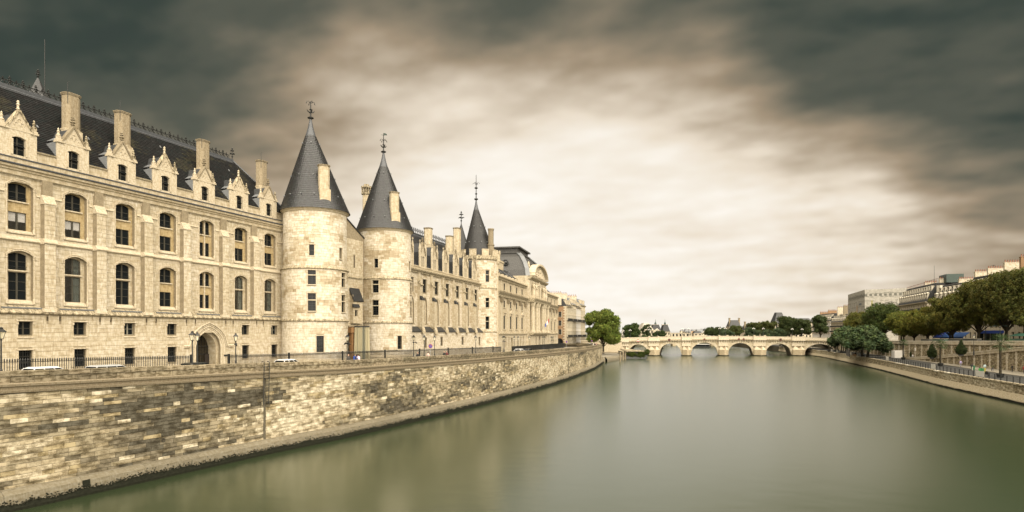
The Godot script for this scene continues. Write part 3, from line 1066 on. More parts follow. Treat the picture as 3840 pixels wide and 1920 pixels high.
func dormer(leafy: bool) -> Array:
	# meshes of one dormer, its middle at u = 0; shared by all dormers of the wing
	var out := []
	var mb := MB.new()
	wall_grid(mb, -1.55, 1.55, 28.05, 30.6, [op(-0.60, 0.60, 28.32, 29.85, 1, 0.18)], 0.35, 9.0, flat_map, -0.05)
	for s in [-1, 1]:
		mb.quad(Vector3(s * 1.55, 28.05, -0.05), Vector3(s * 1.55, 30.6, -0.05), Vector3(s * 1.55, 30.6, -0.5), Vector3(s * 1.55, 28.05, -0.5), Vector3(s, 0, 0))
	for s in [-0.62, 0.62]:
		mb.box(Vector3(s - 0.09, 28.3, -0.052), Vector3(s + 0.09, 29.75, 0.03))
	out.append(["front_wall", mb.mesh(), M.trim])
	mb = MB.new()
	for s in [-1, 1]:
		mb.quad(Vector3(s * 1.53, 28.05, -0.5), Vector3(s * 1.53, 30.6, -0.5), Vector3(s * 1.53, 30.6, -3.2), Vector3(s * 1.53, 28.05, -3.2), Vector3(s, 0, 0))
	out.append(["cheek", mb.mesh(), M.slate])
	mb = MB.new()
	for s in [-1, 1]:
		mb.box(Vector3(minf(s * 0.95, s * 1.66), 30.55, -0.5), Vector3(maxf(s * 0.95, s * 1.66), 30.72, 0.08))
		mb.box(Vector3(minf(s * 1.12, s * 1.60), 30.72, -0.45), Vector3(maxf(s * 1.12, s * 1.60), 30.9, 0.02))
	out.append(["shoulder", mb.mesh(), M.trim])
	mb = MB.new()
	mb.prism(PackedVector2Array([Vector2(-1.18, 30.58), Vector2(1.18, 30.58), Vector2(0.0, 32.35)]), -0.42, -0.02)
	# trefoil in low relief
	for q in [[0.0, 31.45, 0.20], [-0.25, 31.12, 0.18], [0.25, 31.12, 0.18]]:
		mb.torus(Vector3(q[0], q[1], -0.01), Vector3.RIGHT, Vector3.UP, q[2], 0.045, 10, -0.6, PI + 0.6)
	out.append(["gable", mb.mesh(), M.trim])
	mb = MB.new()
	for s in [-1, 1]:
		mb.bar(Vector3(s * 1.26, 30.5, -0.2), Vector3(0.0, 32.44, -0.2), 0.56, 0.16)
	out.append(["coping", mb.mesh(), M.soot if leafy else M.weathered])
	mb = MB.new()
	if leafy:
		fleuron(mb, Vector3(0, 32.3, -0.2), 1.2, 0.085)
	else:
		mb.lathe([[0.16, 32.2], [0.10, 32.5], [0.2, 32.6], [0.1, 32.68], [0.1, 32.95], [0.18, 33.0], [0.08, 33.1], [0.13, 33.28], [0.0, 33.42]], 8, Vector3(0, 0, -0.2))
	out.append(["finial", mb.mesh(), M.soot if leafy else M.trim])
	for s in [-1, 1]:
		mb = MB.new()
		mb.box(Vector3(s * 1.38 - 0.16, 30.72, -0.36), Vector3(s * 1.38 + 0.16, 31.2, -0.04))
		mb.lathe([[0.2, 31.2], [0.22, 31.28], [0.09, 31.4], [0.11, 31.55], [0.16, 31.62], [0.06, 31.72], [0.09, 31.86], [0.0, 32.0]], 8, Vector3(s * 1.38, 0, -0.2))
		out.append(["pinnacle", mb.mesh(), M.trim if s < 0 else M.weathered])
	mb = MB.new()
	for s in [-1, 1]:
		mb.quad(Vector3(s * 1.3, 30.62, -0.3), Vector3(0, 32.25, -0.3), Vector3(0, 32.25, -3.2), Vector3(s * 1.3, 30.62, -1.9), Vector3(s, 0.6, 0))
	out.append(["dormer_roof", mb.mesh(), M.slate2])
	mb = MB.new()
	mb.quad(Vector3(-1.57, 28.9, -0.25), Vector3(-1.57, 30.6, -0.3), Vector3(-1.95, 30.35, -1.35), Vector3(-1.85, 29.1, -0.33), Vector3.LEFT)
	mb.quad(Vector3(-1.62, 30.75, -0.3), Vector3(-1.05, 31.2, -0.3), Vector3(-1.1, 31.15, -1.5), Vector3(-1.7, 30.7, -1.5), Vector3.UP)
	out.append(["flashing", mb.mesh(), M.zinc])
	return out

# ---------------------------------------------------------------- the palace wing nearest the bridge
func palace_wing() -> void:
	var t := thing("palace_wing", "long cream stone palace wing with buttresses, arched windows, gabled dormers and steep slate roof", "palace", Vector3(-63, 0, 0), PI / 2)
	var bays := [33.2, 38.5, 43.6, 48.9, 54.2, 59.75, 65.35, 70.7]
	var butts := [35.5, 40.74, 45.83, 51.25, 56.35, 62.2, 67.5]
	var small := [33.2, 38.75, 43.82, 49.2, 54.5, -1.0, 65.8, 71.2]
	var portal := op(57.75, 61.85, 6.0, 10.45, 2, 2.05)
	# --- base
	var ops := [portal]
	for s in small:
		if s > 0:
			ops.append(op(s - 0.62, s + 0.62, 11.85, 13.08))
			ops.append(op(s - 0.60, s + 0.60, 8.70, 10.42))
	var hole_u := [40.71, 41.9, 45.9, 47.1, 51.24, 52.45, 56.54, 57.81, 62.5, 63.72, 67.87, 69.09]
	for h in hole_u:
		ops.append(op(h - 0.10, h + 0.10, 13.18, 13.58))
	var mb := MB.new()
	wall_grid(mb, 26.0, 78.0, 6.0, 13.78, ops, 0.5, 50.0, flat_map, 0.24)
	mb.box(Vector3(26, 6, -14), Vector3(78, 7.0, -13.8))
	var base := put("base_wall", mb, M.joint, t)
	var tone := noise(61, 0.09, 3)
	var pick := func(u: float, v: float) -> int:
		var g := tone.get_noise_2d(u, v * 2.0) + rng.randf_range(-0.30, 0.30)
		if g > 0.46: return 1
		if g < -0.42: return 3
		return 5 if g > 0.05 else 0
	lay_stones(base, "stone", courses(28.0, 76.0, 6.6, 13.74, 0.46, 1.3, ops), 0.23, 0.014, M.ashlar, S.tones, M.stone_vc, pick, flat_map, 240, 0.006)
	# dark backs of the putlog holes and the small windows
	for s in small:
		if s < 0: continue
		for row in 2:
			var win := part("window", t)
			var v0 := 11.85 if row == 0 else 8.70
			var v1 := 13.08 if row == 0 else 10.42
			mb = MB.new()
			mb.box(Vector3(s - 0.85, v1 + 0.04, 0.28), Vector3(s + 0.85, v1 + 0.17, 0.42))
			for q in [-0.72, 0.72]:
				mb.box(Vector3(s + q - 0.09, v0 if row else v1 - 0.26, 0.28), Vector3(s + q + 0.09, v1 + 0.04, 0.36))
			put("surround", mb, M.trim, win)
			if row == 0:
				mb = MB.new()
				extrude(mb, s - 0.72, s + 0.72, [[-0.1, v0], [0.36, v0 - 0.2], [0.36, v0 - 0.28], [-0.1, v0 - 0.28]])
				put("sill", mb, M.trim, win)
			glazing(win, s - 0.62, s + 0.62, v0, v1, -0.12, 2, 2 if row == 0 else 3, M.sash_pale if row == 0 and rng.randf() < 0.6 else M.sash, M.glass, 0.05, 0.14 if row == 0 else 0.06)
			if row == 1:
				mb = MB.new()
				for k in 6:
					mb.bar(Vector3(s - 0.5 + k * 0.2, v0, 0.1), Vector3(s - 0.5 + k * 0.2, v1, 0.1), 0.03)
				for k in 5:
					mb.bar(Vector3(s - 0.6, v0 + 0.2 + k * 0.33, 0.1), Vector3(s + 0.6, v0 + 0.2 + k * 0.33, 0.1), 0.03)
				put("grille", mb, M.iron, win)
	mb = MB.new()
	wall_grid(mb, 26.0, 78.0, 5.0, 29.0, [], 0.1, 90.0, flat_map, -12.0)
	for e in [26.0, 78.0]:
		mb.quad(Vector3(e, 5, 0), Vector3(e, 29, 0), Vector3(e, 29, -12), Vector3(e, 5, -12), Vector3(signf(e - 50.0), 0, 0))
	mb.quad(Vector3(26, 7.2, 0), Vector3(78, 7.2, 0), Vector3(78, 7.2, -12), Vector3(26, 7.2, -12), Vector3.UP)
	put("rear_wall", mb, M.stone, t)
	# --- sloping ledge above the base, one slab run for each bay
	for i in bays.size():
		var a: float = 26.0 if i == 0 else butts[i - 1]
		var b: float = 77.0 if i == bays.size() - 1 else butts[i]
		mb = MB.new()
		extrude(mb, a + 0.01, b - 0.01, [[-0.1, 13.78], [0.52, 13.78], [0.60, 13.86], [0.60, 13.94], [0.0, 14.55], [-0.1, 14.55]])
		put("weathering_ledge", mb, M.weathered, t)
		mb = MB.new()
		mb.box(Vector3(bays[i] - 1.75, 14.28, 0.22), Vector3(bays[i] + 1.75, 14.40, 0.34))
		put("lead_flashing", mb, M.zinc, t)
	# --- main wall
	ops = []
	for b in bays:
		ops.append(op(b - 1.16, b + 1.16, 14.72, 19.17, 1, 0.43))
		ops.append(op(b - 1.16, b + 1.16, 21.20, 25.52, 1, 0.42))
	mb = MB.new()
	wall_grid(mb, 26.0, 78.0, 13.9, 27.0, ops, 0.48, 50.0, flat_map, -0.05)
	var wall := put("main_wall", mb, M.joint, t)
	lay_stones(wall, "stone", courses(28.0, 76.0, 14.4, 26.4, 0.44, 1.15, ops), -0.06, 0.012, M.ashlar, S.tones, M.stone_vc, pick, flat_map, 300, 0.006)
	# spandrels over the arched heads
	mb = MB.new()
	for o in ops:
		for i in 12:
			var x0: float = lerpf(o.a, o.b, i / 12.0)
			var x1: float = lerpf(o.a, o.b, (i + 1) / 12.0)
			mb.quad(Vector3(x0, head_at(o, x0), -0.012), Vector3(x1, head_at(o, x1), -0.012), Vector3(x1, o.d + o.r + 0.12, -0.012), Vector3(x0, o.d + o.r + 0.12, -0.012), Vector3.BACK)
	put("spandrel", mb, M.stone, t)
	# --- windows of the two main floors
	for i in bays.size():
		for row in 2:
			var u: float = bays[i]
			var o := op(u - 1.16, u + 1.16, 14.72, 19.17, 1, 0.43) if row == 0 else op(u - 1.16, u + 1.16, 21.20, 25.52, 1, 0.42)
			var win := part("window", t)
			var tall: bool = row == 0 and not (i in [4, 5])
			var twin: bool = i == 5
			var g := []   # glazed lights [u0, u1, v0, v1, head, rise]
			var vb := 15.10 if row == 0 else 21.52
			var vm := 17.62 if tall else (16.75 if row == 0 else 23.16)
			var vt := 17.84 if row == 0 else 24.18
			var vh := 19.22 if row == 0 else 25.58
			for c in ([[-0.80, -0.10], [0.10, 0.80]] if twin else [[-0.78, 0.78]]):
				g.append(op(u + c[0], u + c[1], vb, vm))
				g.append(op(u + c[0], u + c[1], vt, vh, 1, 0.20))
			mb = MB.new()
			wall_grid(mb, u - 1.25, u + 1.25, o.c - 0.1, 26.1 if row else 19.8, g, 0.16, 9.0, flat_map, -0.46)
			put("stone_panel", mb, M.panel if not tall else M.stone, win)
			mb = MB.new()
			extrude(mb, u - 1.16, u + 1.16, [[-0.5, vb - 0.02], [-0.38, vb - 0.02], [0.02, o.c + 0.05], [0.02, o.c - 0.06], [-0.5, o.c - 0.06]])
			put("sill", mb, M.trim, win)
			mb = MB.new()
			mb.box(Vector3(u - 0.9, vt - 0.14, -0.5), Vector3(u + 0.9, vt - 0.02, -0.30))
			if twin:
				mb.box(Vector3(u - 0.07, vb, -0.5), Vector3(u + 0.07, vh + 0.35, -0.34))
			put("transom", mb, M.trim, win)
			mb = MB.new()
			mb.tube(arch_path(o, 0.02, -0.02, o.d - 0.02), range(17).map(func(_k): return 0.075), 6)
			mb.tube(arch_path(o, 0.17, 0.0, o.d - 0.35), range(17).map(func(_k): return 0.06), 6)
			put("hood_mould", mb, M.trim, win)
			for s in [-1, 1]:
				mb = MB.new()
				mb.tube([Vector3(u + s * 1.17, o.c + 0.1, -0.01), Vector3(u + s * 1.17, o.d, -0.01)], [0.07, 0.07], 6)
				mb.lathe([[0.07, 0], [0.12, 0.06], [0.08, 0.12], [0.13, 0.22]], 6, Vector3(u + s * 1.17, o.d - 0.35, -0.01))
				mb.lathe([[0.13, 0], [0.12, 0.4], [0.08, 0.5]], 6, Vector3(u + s * 1.17, o.c - 0.02, -0.01))
				put("colonnette", mb, M.trim, win)
			var curt: bool = row == 0 and i in [2, 6, 7]
			var blind: bool = row == 1 and i in [1, 2]
			for q in g:
				var low: bool = q.c == vb
				var rows := (3 if low else 2) if tall else 2
				var glass: Material = M.clear if (curt or (blind and low)) else M.glass
				glazing(win, q.a - 0.02, q.b + 0.02, q.c - 0.02, q.d + q.r + 0.02, -0.58, 1 if twin else 2, rows if not (blind and low) else 1, M.sash, glass, 0.05, 0.16)
				if not low:
					mb = MB.new()
					for k in 2:
						mb.bar(Vector3(q.a, q.c + 0.14 + k * 0.16, -0.36), Vector3(q.b, q.c + 0.14 + k * 0.16, -0.36), 0.03)
					put("guard_rail", mb, M.iron, win)
				if curt:
					mb = MB.new()
					var s0: float = lerpf(q.a, q.b, 0.52)
					for k in 6:
						var x := s0 + 0.12 * k
						if x + 0.12 > q.b + 0.05: break
						mb.quad(Vector3(x, q.c, -0.72 - 0.05 * (k % 2)), Vector3(x + 0.12, q.c, -0.72 - 0.05 * ((k + 1) % 2)), Vector3(x + 0.12 + 0.1 * (1.0 if low else 0.0), q.d + q.r, -0.72 - 0.05 * ((k + 1) % 2)), Vector3(x - 0.08, q.d + q.r, -0.72 - 0.05 * (k % 2)), Vector3.BACK)
					put("curtain", mb, M.curtain, win)
				if blind and low:
					mb = MB.new()
					mb.box(Vector3(q.a, lerpf(q.c, q.d, 0.48), -0.68), Vector3(q.b, q.d, -0.66))  # pale sheet behind the upper half of the lower panes
					put("blind", mb, M.blind, win)
	# --- string course and buttresses
	mb = MB.new()
	extrude(mb, 26.0, 77.0, [[-0.1, 20.42], [0.06, 20.42], [0.20, 20.52], [0.20, 20.60], [0.02, 20.86], [-0.1, 20.86]])
	put("string_course", mb, M.trim, t)
	for b in butts:
		var bt := part("buttress", t)
		mb = MB.new()
		mb.box(Vector3(b - 0.52, 14.1, -0.1), Vector3(b + 0.52, 20.42, 0.60))
		mb.box(Vector3(b - 0.50, 20.86, -0.1), Vector3(b + 0.50, 24.25, 0.55))
		mb.box(Vector3(b - 0.46, 24.6, -0.1), Vector3(b + 0.46, 26.42, 0.24))
		put("shaft", mb, M.joint, bt)
		lay_stones(bt, "stone", courses(b - 0.52, b + 0.52, 14.15, 20.40, 0.44, 0.85, [], 0.25), 0.59, 0.012, M.ashlar, S.tones, M.stone_vc, pick, flat_map, 30, 0.006)
		lay_stones(bt, "stone", courses(b - 0.50, b + 0.50, 20.9, 24.2, 0.44, 0.85, [], 0.25), 0.54, 0.012, M.ashlar, S.tones, M.stone_vc, pick, flat_map, 16, 0.006)
		mb = MB.new()
		extrude(mb, b - 0.56, b + 0.56, [[-0.1, 24.18], [0.64, 24.18], [0.66, 24.28], [0.62, 24.34], [0.26, 25.05], [-0.1, 25.05]])
		extrude(mb, b - 0.62, b + 0.62, [[-0.1, 20.40], [0.62, 20.40], [0.76, 20.50], [0.76, 20.60], [0.56, 20.92], [-0.1, 20.92]])
		extrude(mb, b - 0.58, b + 0.58, [[-0.1, 14.0], [0.68, 14.0], [0.62, 14.35], [-0.1, 14.35]])
		put("weathering", mb, M.trim, bt)
	# --- short ledges beside the upper windows and the frieze
	mb = MB.new()
	for i in bays.size():
		var a: float = 26.0 if i == 0 else butts[i - 1] + 0.46
		var b: float = 77.0 if i == bays.size() - 1 else butts[i] - 0.46
		for q in [[a, bays[i] - 1.35], [bays[i] + 1.35, b]]:
			if q[1] > q[0]:
				extrude(mb, q[0], q[1], [[-0.1, 24.78], [0.10, 24.80], [0.10, 24.86], [-0.02, 24.98], [-0.1, 24.98]])
		mb.tube([Vector3(a + 0.02, 26.0, 0.05), Vector3(a + 0.02, 26.42, 0.05), Vector3(b - 0.02, 26.42, 0.05), Vector3(b - 0.02, 26.0, 0.05)], [0.06, 0.06, 0.06, 0.06], 6)
	put("moulding", mb, M.trim, t)
	mb = MB.new()
	extrude(mb, 26.0, 77.0, [[-0.1, 26.44], [0.22, 26.44], [0.22, 26.78], [0.36, 26.84], [0.36, 26.98], [0.55, 27.06], [0.58, 27.26], [-0.1, 27.26]])
	put("cornice", mb, M.stone, t)
	mb = MB.new()
	extrude(mb, 26.0, 77.2, [[-0.1, 27.26], [0.62, 27.26], [0.72, 27.32], [0.72, 27.42], [0.16, 27.56], [-0.1, 27.56]])
	extrude(mb, 26.0, 77.2, [[-0.3, 27.96], [0.20, 27.96], [0.20, 28.05], [-0.3, 28.12]])
	put("gutter", mb, M.lead, t)
	mb = MB.new()
	mb.box(Vector3(26, 27.5, -0.4), Vector3(77, 27.96, 0.10))
	var gaps := [26.0, 33.1, 38.4, 43.4, 48.62, 53.9, 59.5, 65.1, 70.5, 77.0]
	for i in 9:
		var g0: float = gaps[i] + (1.5 if i > 0 else 0.0)
		var g1: float = gaps[i + 1] - (1.5 if i < 8 else 0.0)
		mb.box(Vector3(g0, 28.05, -0.9), Vector3(g1, 29.0, -0.28))
		extrude(mb, g0, g1, [[-0.9, 29.0], [-0.16, 29.0], [-0.10, 29.12], [-0.9, 29.12]])
	put("attic_wall", mb, M.stone, t)
	# --- roof
	var roof := part("roof", t)
	mb = MB.new()
	roof_slates(mb, func(_t): return 26.0, func(s): return lerpf(75.5, 69.9, s), Vector2(-0.25, 29.12), Vector2(-6.0, 36.45), 0.29, 0.42, Color(0.015, 0.016, 0.016))
	put("slates", mb, mat(Color.WHITE, 0.8, T.slate, 0.5, 0.3), roof, Transform3D.IDENTITY, "stuff")
	mb = MB.new()
	mb.tri(Vector3(69.9, 36.45, -6), Vector3(75.5, 29.1, -0.25), Vector3(75.5, 29.1, -11.75), Vector3.RIGHT)
	mb.quad(Vector3(26, 36.45, -6), Vector3(69.9, 36.45, -6), Vector3(75.5, 29.1, -11.75), Vector3(26, 29.1, -11.75), Vector3.FORWARD)
	mb.quad(Vector3(26, 28.0, -12), Vector3(76, 28.0, -12), Vector3(76, 29.2, -12), Vector3(26, 29.2, -12), Vector3.FORWARD)
	put("rear_slope", mb, M.slate, roof)
	mb = MB.new()
	mb.box(Vector3(26, 36.2, -6.22), Vector3(69.9, 36.55, -5.78))
	extrude(mb, 26.0, 69.7, [[-5.76, 36.2], [-5.56, 35.95], [-5.60, 35.9], [-5.85, 36.2]])
	mb.bar(Vector3(69.9, 36.45, -5.95), Vector3(75.4, 29.2, -0.3), 0.16)
	put("ridge_lead", mb, M.lead, roof)
	var crest := crest_mesh()
	for k in 36:
		var u := 27.0 + k * 1.23
		if u > 69.5: break
		put("cresting", crest, M.iron, roof, Transform3D(Basis.IDENTITY, Vector3(u, 36.55, -6)))
	mb = MB.new()
	fleuron(mb, Vector3(69.9, 36.4, -6), 1.9, 0.06)
	put("ridge_finial", mb, M.iron, roof)
	# roof hooks: small pale lead squares in rows
	for q in [[41.6, 0.42], [46.9, 0.8], [46.9, 0.47], [57.0, 0.75], [63.3, 0.78], [67.5, 0.7], [52.8, 0.85]]:
		var p := Vector2(-0.25, 29.12).lerp(Vector2(-6.0, 36.45), q[1])
		mb = MB.new()
		mb.obox(Transform3D(Basis(Vector3.RIGHT, -0.67), Vector3(q[0], p.y + 0.05, p.x + 0.08)), Vector3(0.14, 0.34, 0.06))
		put("roof_hook", mb, M.zinc, roof)
	for q in [44.95, 50.65, 61.7, 72.0]:
		chimney(roof, q, -2.7, 32.2, 36.55, 1.5, 1.1, M.shaft)
	# --- dormers
	var kinds := [dormer(false), dormer(true)]
	var at := [33.1, 38.4, 43.4, 48.62, 53.9, 59.5, 65.1, 70.5]
	for i in at.size():
		var d := part("dormer", t, Vector3(at[i], 0, 0))
		for q in kinds[1 if i in [2, 3, 5, 7] else 0]:
			put(q[0], q[1], q[2], d)
		glazing(d, -0.60, 0.60, 28.32, 30.05, -0.38, 2, 3, M.sash, M.glass, 0.05, 0.1)
	# --- portal
	var po := part("portal", t)
	for k in 5:
		mb = MB.new()
		var p := arch_path(portal, -0.06 + 0.24 * k, 0.22 + 0.035 * k, 7.0 if k < 3 else 10.4)
		mb.tube(p, range(17).map(func(_i): return 0.11 if k % 2 == 0 else 0.075), 6)
		put("archivolt", mb, M.trim, po)
	mb = MB.new()
	for q in [[56.1, 57.0], [62.75, 63.65]]:
		extrude(mb, q[0], q[1], [[0.2, 10.25], [0.45, 10.3], [0.5, 10.5], [0.3, 10.62], [0.2, 10.62]])
	put("label_stop", mb, M.trim, po)
	mb = MB.new()
	wall_grid(mb, 57.5, 62.1, 6.0, 12.8, [op(58.15, 61.45, 6.0, 10.3, 2, 1.75)], 1.3, 9.0, flat_map, -0.27)
	put("inner_arch", mb, M.stone, po)
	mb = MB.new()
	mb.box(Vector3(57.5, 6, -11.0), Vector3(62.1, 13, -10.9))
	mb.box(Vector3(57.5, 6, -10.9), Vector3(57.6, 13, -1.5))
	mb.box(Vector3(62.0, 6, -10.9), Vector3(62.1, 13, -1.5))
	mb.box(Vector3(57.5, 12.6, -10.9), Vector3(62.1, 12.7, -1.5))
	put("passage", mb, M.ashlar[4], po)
	mb = MB.new()
	for k in 14:
		mb.bar(Vector3(58.25 + k * 0.245, 7.2, -1.62), Vector3(58.25 + k * 0.245, 12.0, -1.62), 0.05)
	for v in [8.0, 9.4, 10.4]:
		mb.bar(Vector3(58.15, v, -1.62), Vector3(61.45, v, -1.62), 0.09)
	put("iron_gate", mb, M.iron, po)
	mb = MB.new()
	mb.box(Vector3(60.75, 7.2, -1.45), Vector3(61.42, 9.4, -1.38))
	put("side_door", mb, M.door, po)
	mb = MB.new()
	mb.box(Vector3(62.15, 9.1, 0.28), Vector3(62.55, 9.32, 0.5))
	put("letter_box", mb, M.iron, po)
	# turret and mast on a roof behind the ridge
	var tu := thing("roof_turret", "small pointed slate turret with iron finial rising behind the palace ridge", "turret", Vector3(-94.0, 0, -59.7))
	mb = MB.new()
	mb.lathe([[1.5, 30], [1.5, 45.0]], 8, Vector3.ZERO, 0, TAU, false)
	put("drum", mb, M.stone, tu)
	mb = MB.new()
	mb.lathe([[1.75, 44.6], [0.9, 46.0], [0.12, 47.8]], 8, Vector3.ZERO, 0, TAU, false)
	put("cone_roof", mb, M.slate2, tu)
	mb = MB.new()
	fleuron(mb, Vector3(0, 47.6, 0), 1.5, 0.07)
	put("finial", mb, M.iron, tu)
	mb = MB.new()
	mb.tube([Vector3(0, 30, 0), Vector3(0, 53.3, 0)], [0.07, 0.05], 6)
	one("roof_mast", mb, M.iron, "tall thin bare mast rising behind the palace ridge beside a pointed turret", "mast", Vector3(-93.2, 0, -60.1))

# ---------------------------------------------------------------- round towers
func cone_slates(mb: MB, prof: Array, course: float, wide: float, base: Color, lean: Vector3) -> void:
	var h0: float = prof[0].y
	var h1: float = prof[-1].y
	for i in prof.size() - 1:
		var p0: Vector2 = prof[i]
		var p1: Vector2 = prof[i + 1]
		var n := maxi(1, int(p0.distance_to(p1) / course))
		for k in n:
			var a := p0.lerp(p1, float(k) / n)
			var b := p0.lerp(p1, float(k + 1) / n)
			var la := lean * (a.y - h0) / (h1 - h0)
			var lb := lean * (b.y - h0) / (h1 - h0)
			var m := maxi(14, int(TAU * a.x / wide))
			for j in m:
				var b0 := TAU * (j + 0.5 * (k % 2)) / m
				var b1 := TAU * (j + 1 + 0.5 * (k % 2)) / m
				var d0 := Vector3(cos(b0), 0, sin(b0))
				var d1 := Vector3(cos(b1), 0, sin(b1))
				var g := rng.randf_range(0.74, 1.22) * (1.4 if rng.randf() < 0.04 else 1.0)
				mb.col = Color(base.r * g, base.g * g, base.b * g)
				var ra := a.x + 0.035
				var rb := b.x + 0.008
				mb.quad(d0 * ra + Vector3(0, a.y, 0) + la, d1 * ra + Vector3(0, a.y, 0) + la, d1 * rb + Vector3(0, b.y, 0) + lb, d0 * rb + Vector3(0, b.y, 0) + lb, d0 + d1 + Vector3(0, 0.5, 0))
				mb.quad(d0 * ra + Vector3(0, a.y, 0) + la, d1 * ra + Vector3(0, a.y, 0) + la, d1 * a.x + Vector3(0, a.y, 0) + la, d0 * a.x + Vector3(0, a.y, 0) + la, Vector3.DOWN)

func ring_part(t: Node3D, called: String, prof: Array, m: Material) -> void:
	var mb := MB.new()
	mb.lathe(prof, 56, Vector3.ZERO, 0, TAU, false)
	put(called, mb, m, t)

func tower_window(t: Node3D, a: float, r: float, width: float, v0: float, v1: float, transom: float, grid: Vector2i, grille := false) -> void:
	# a window set in the drum, facing the direction a
	var win := part("window", t, Vector3(cos(a) * r, 0, sin(a) * r), PI / 2 - a)
	var mb := MB.new()
	mb.box(Vector3(-width / 2 - 0.2, v1 + 0.02, -0.1), Vector3(width / 2 + 0.2, v1 + 0.14, 0.09))
	for s in [-1, 1]:
		mb.box(Vector3(s * (width / 2 + 0.07) - 0.07, v0, -0.1), Vector3(s * (width / 2 + 0.07) + 0.07, v1 + 0.02, 0.045))
	mb.box(Vector3(-width / 2 - 0.12, v0 - 0.12, -0.1), Vector3(width / 2 + 0.12, v0, 0.10))
	put("surround", mb, M.trim, win)
	if transom > 0:
		mb = MB.new()
		mb.box(Vector3(-width / 2, transom - 0.06, -0.3), Vector3(width / 2, transom + 0.06, -0.02))
		put("transom", mb, M.trim, win)
		glazing(win, -width / 2, width / 2, v0, transom - 0.06, -0.33, grid.x, grid.y, M.iron, M.glass, 0.04, 0.04)
		glazing(win, -width / 2, width / 2, transom + 0.06, v1, -0.33, grid.x, maxi(1, grid.y / 2), M.iron, M.glass, 0.04, 0.04)
	else:
		glazing(win, -width / 2, width / 2, v0, v1, -0.33, grid.x, grid.y, M.sash, M.glass, 0.04, 0.04)
	if grille:
		mb = MB.new()
		for k in 5:
			mb.bar(Vector3(-width / 2 + width * (k + 0.5) / 5, v0, -0.06), Vector3(-width / 2 + width * (k + 0.5) / 5, v1, -0.06), 0.025)
		for k in 6:
			mb.bar(Vector3(-width / 2, lerpf(v0, v1, (k + 0.5) / 6), -0.06), Vector3(width / 2, lerpf(v0, v1, (k + 0.5) / 6), -0.06), 0.025)
		put("grille", mb, M.iron, win)

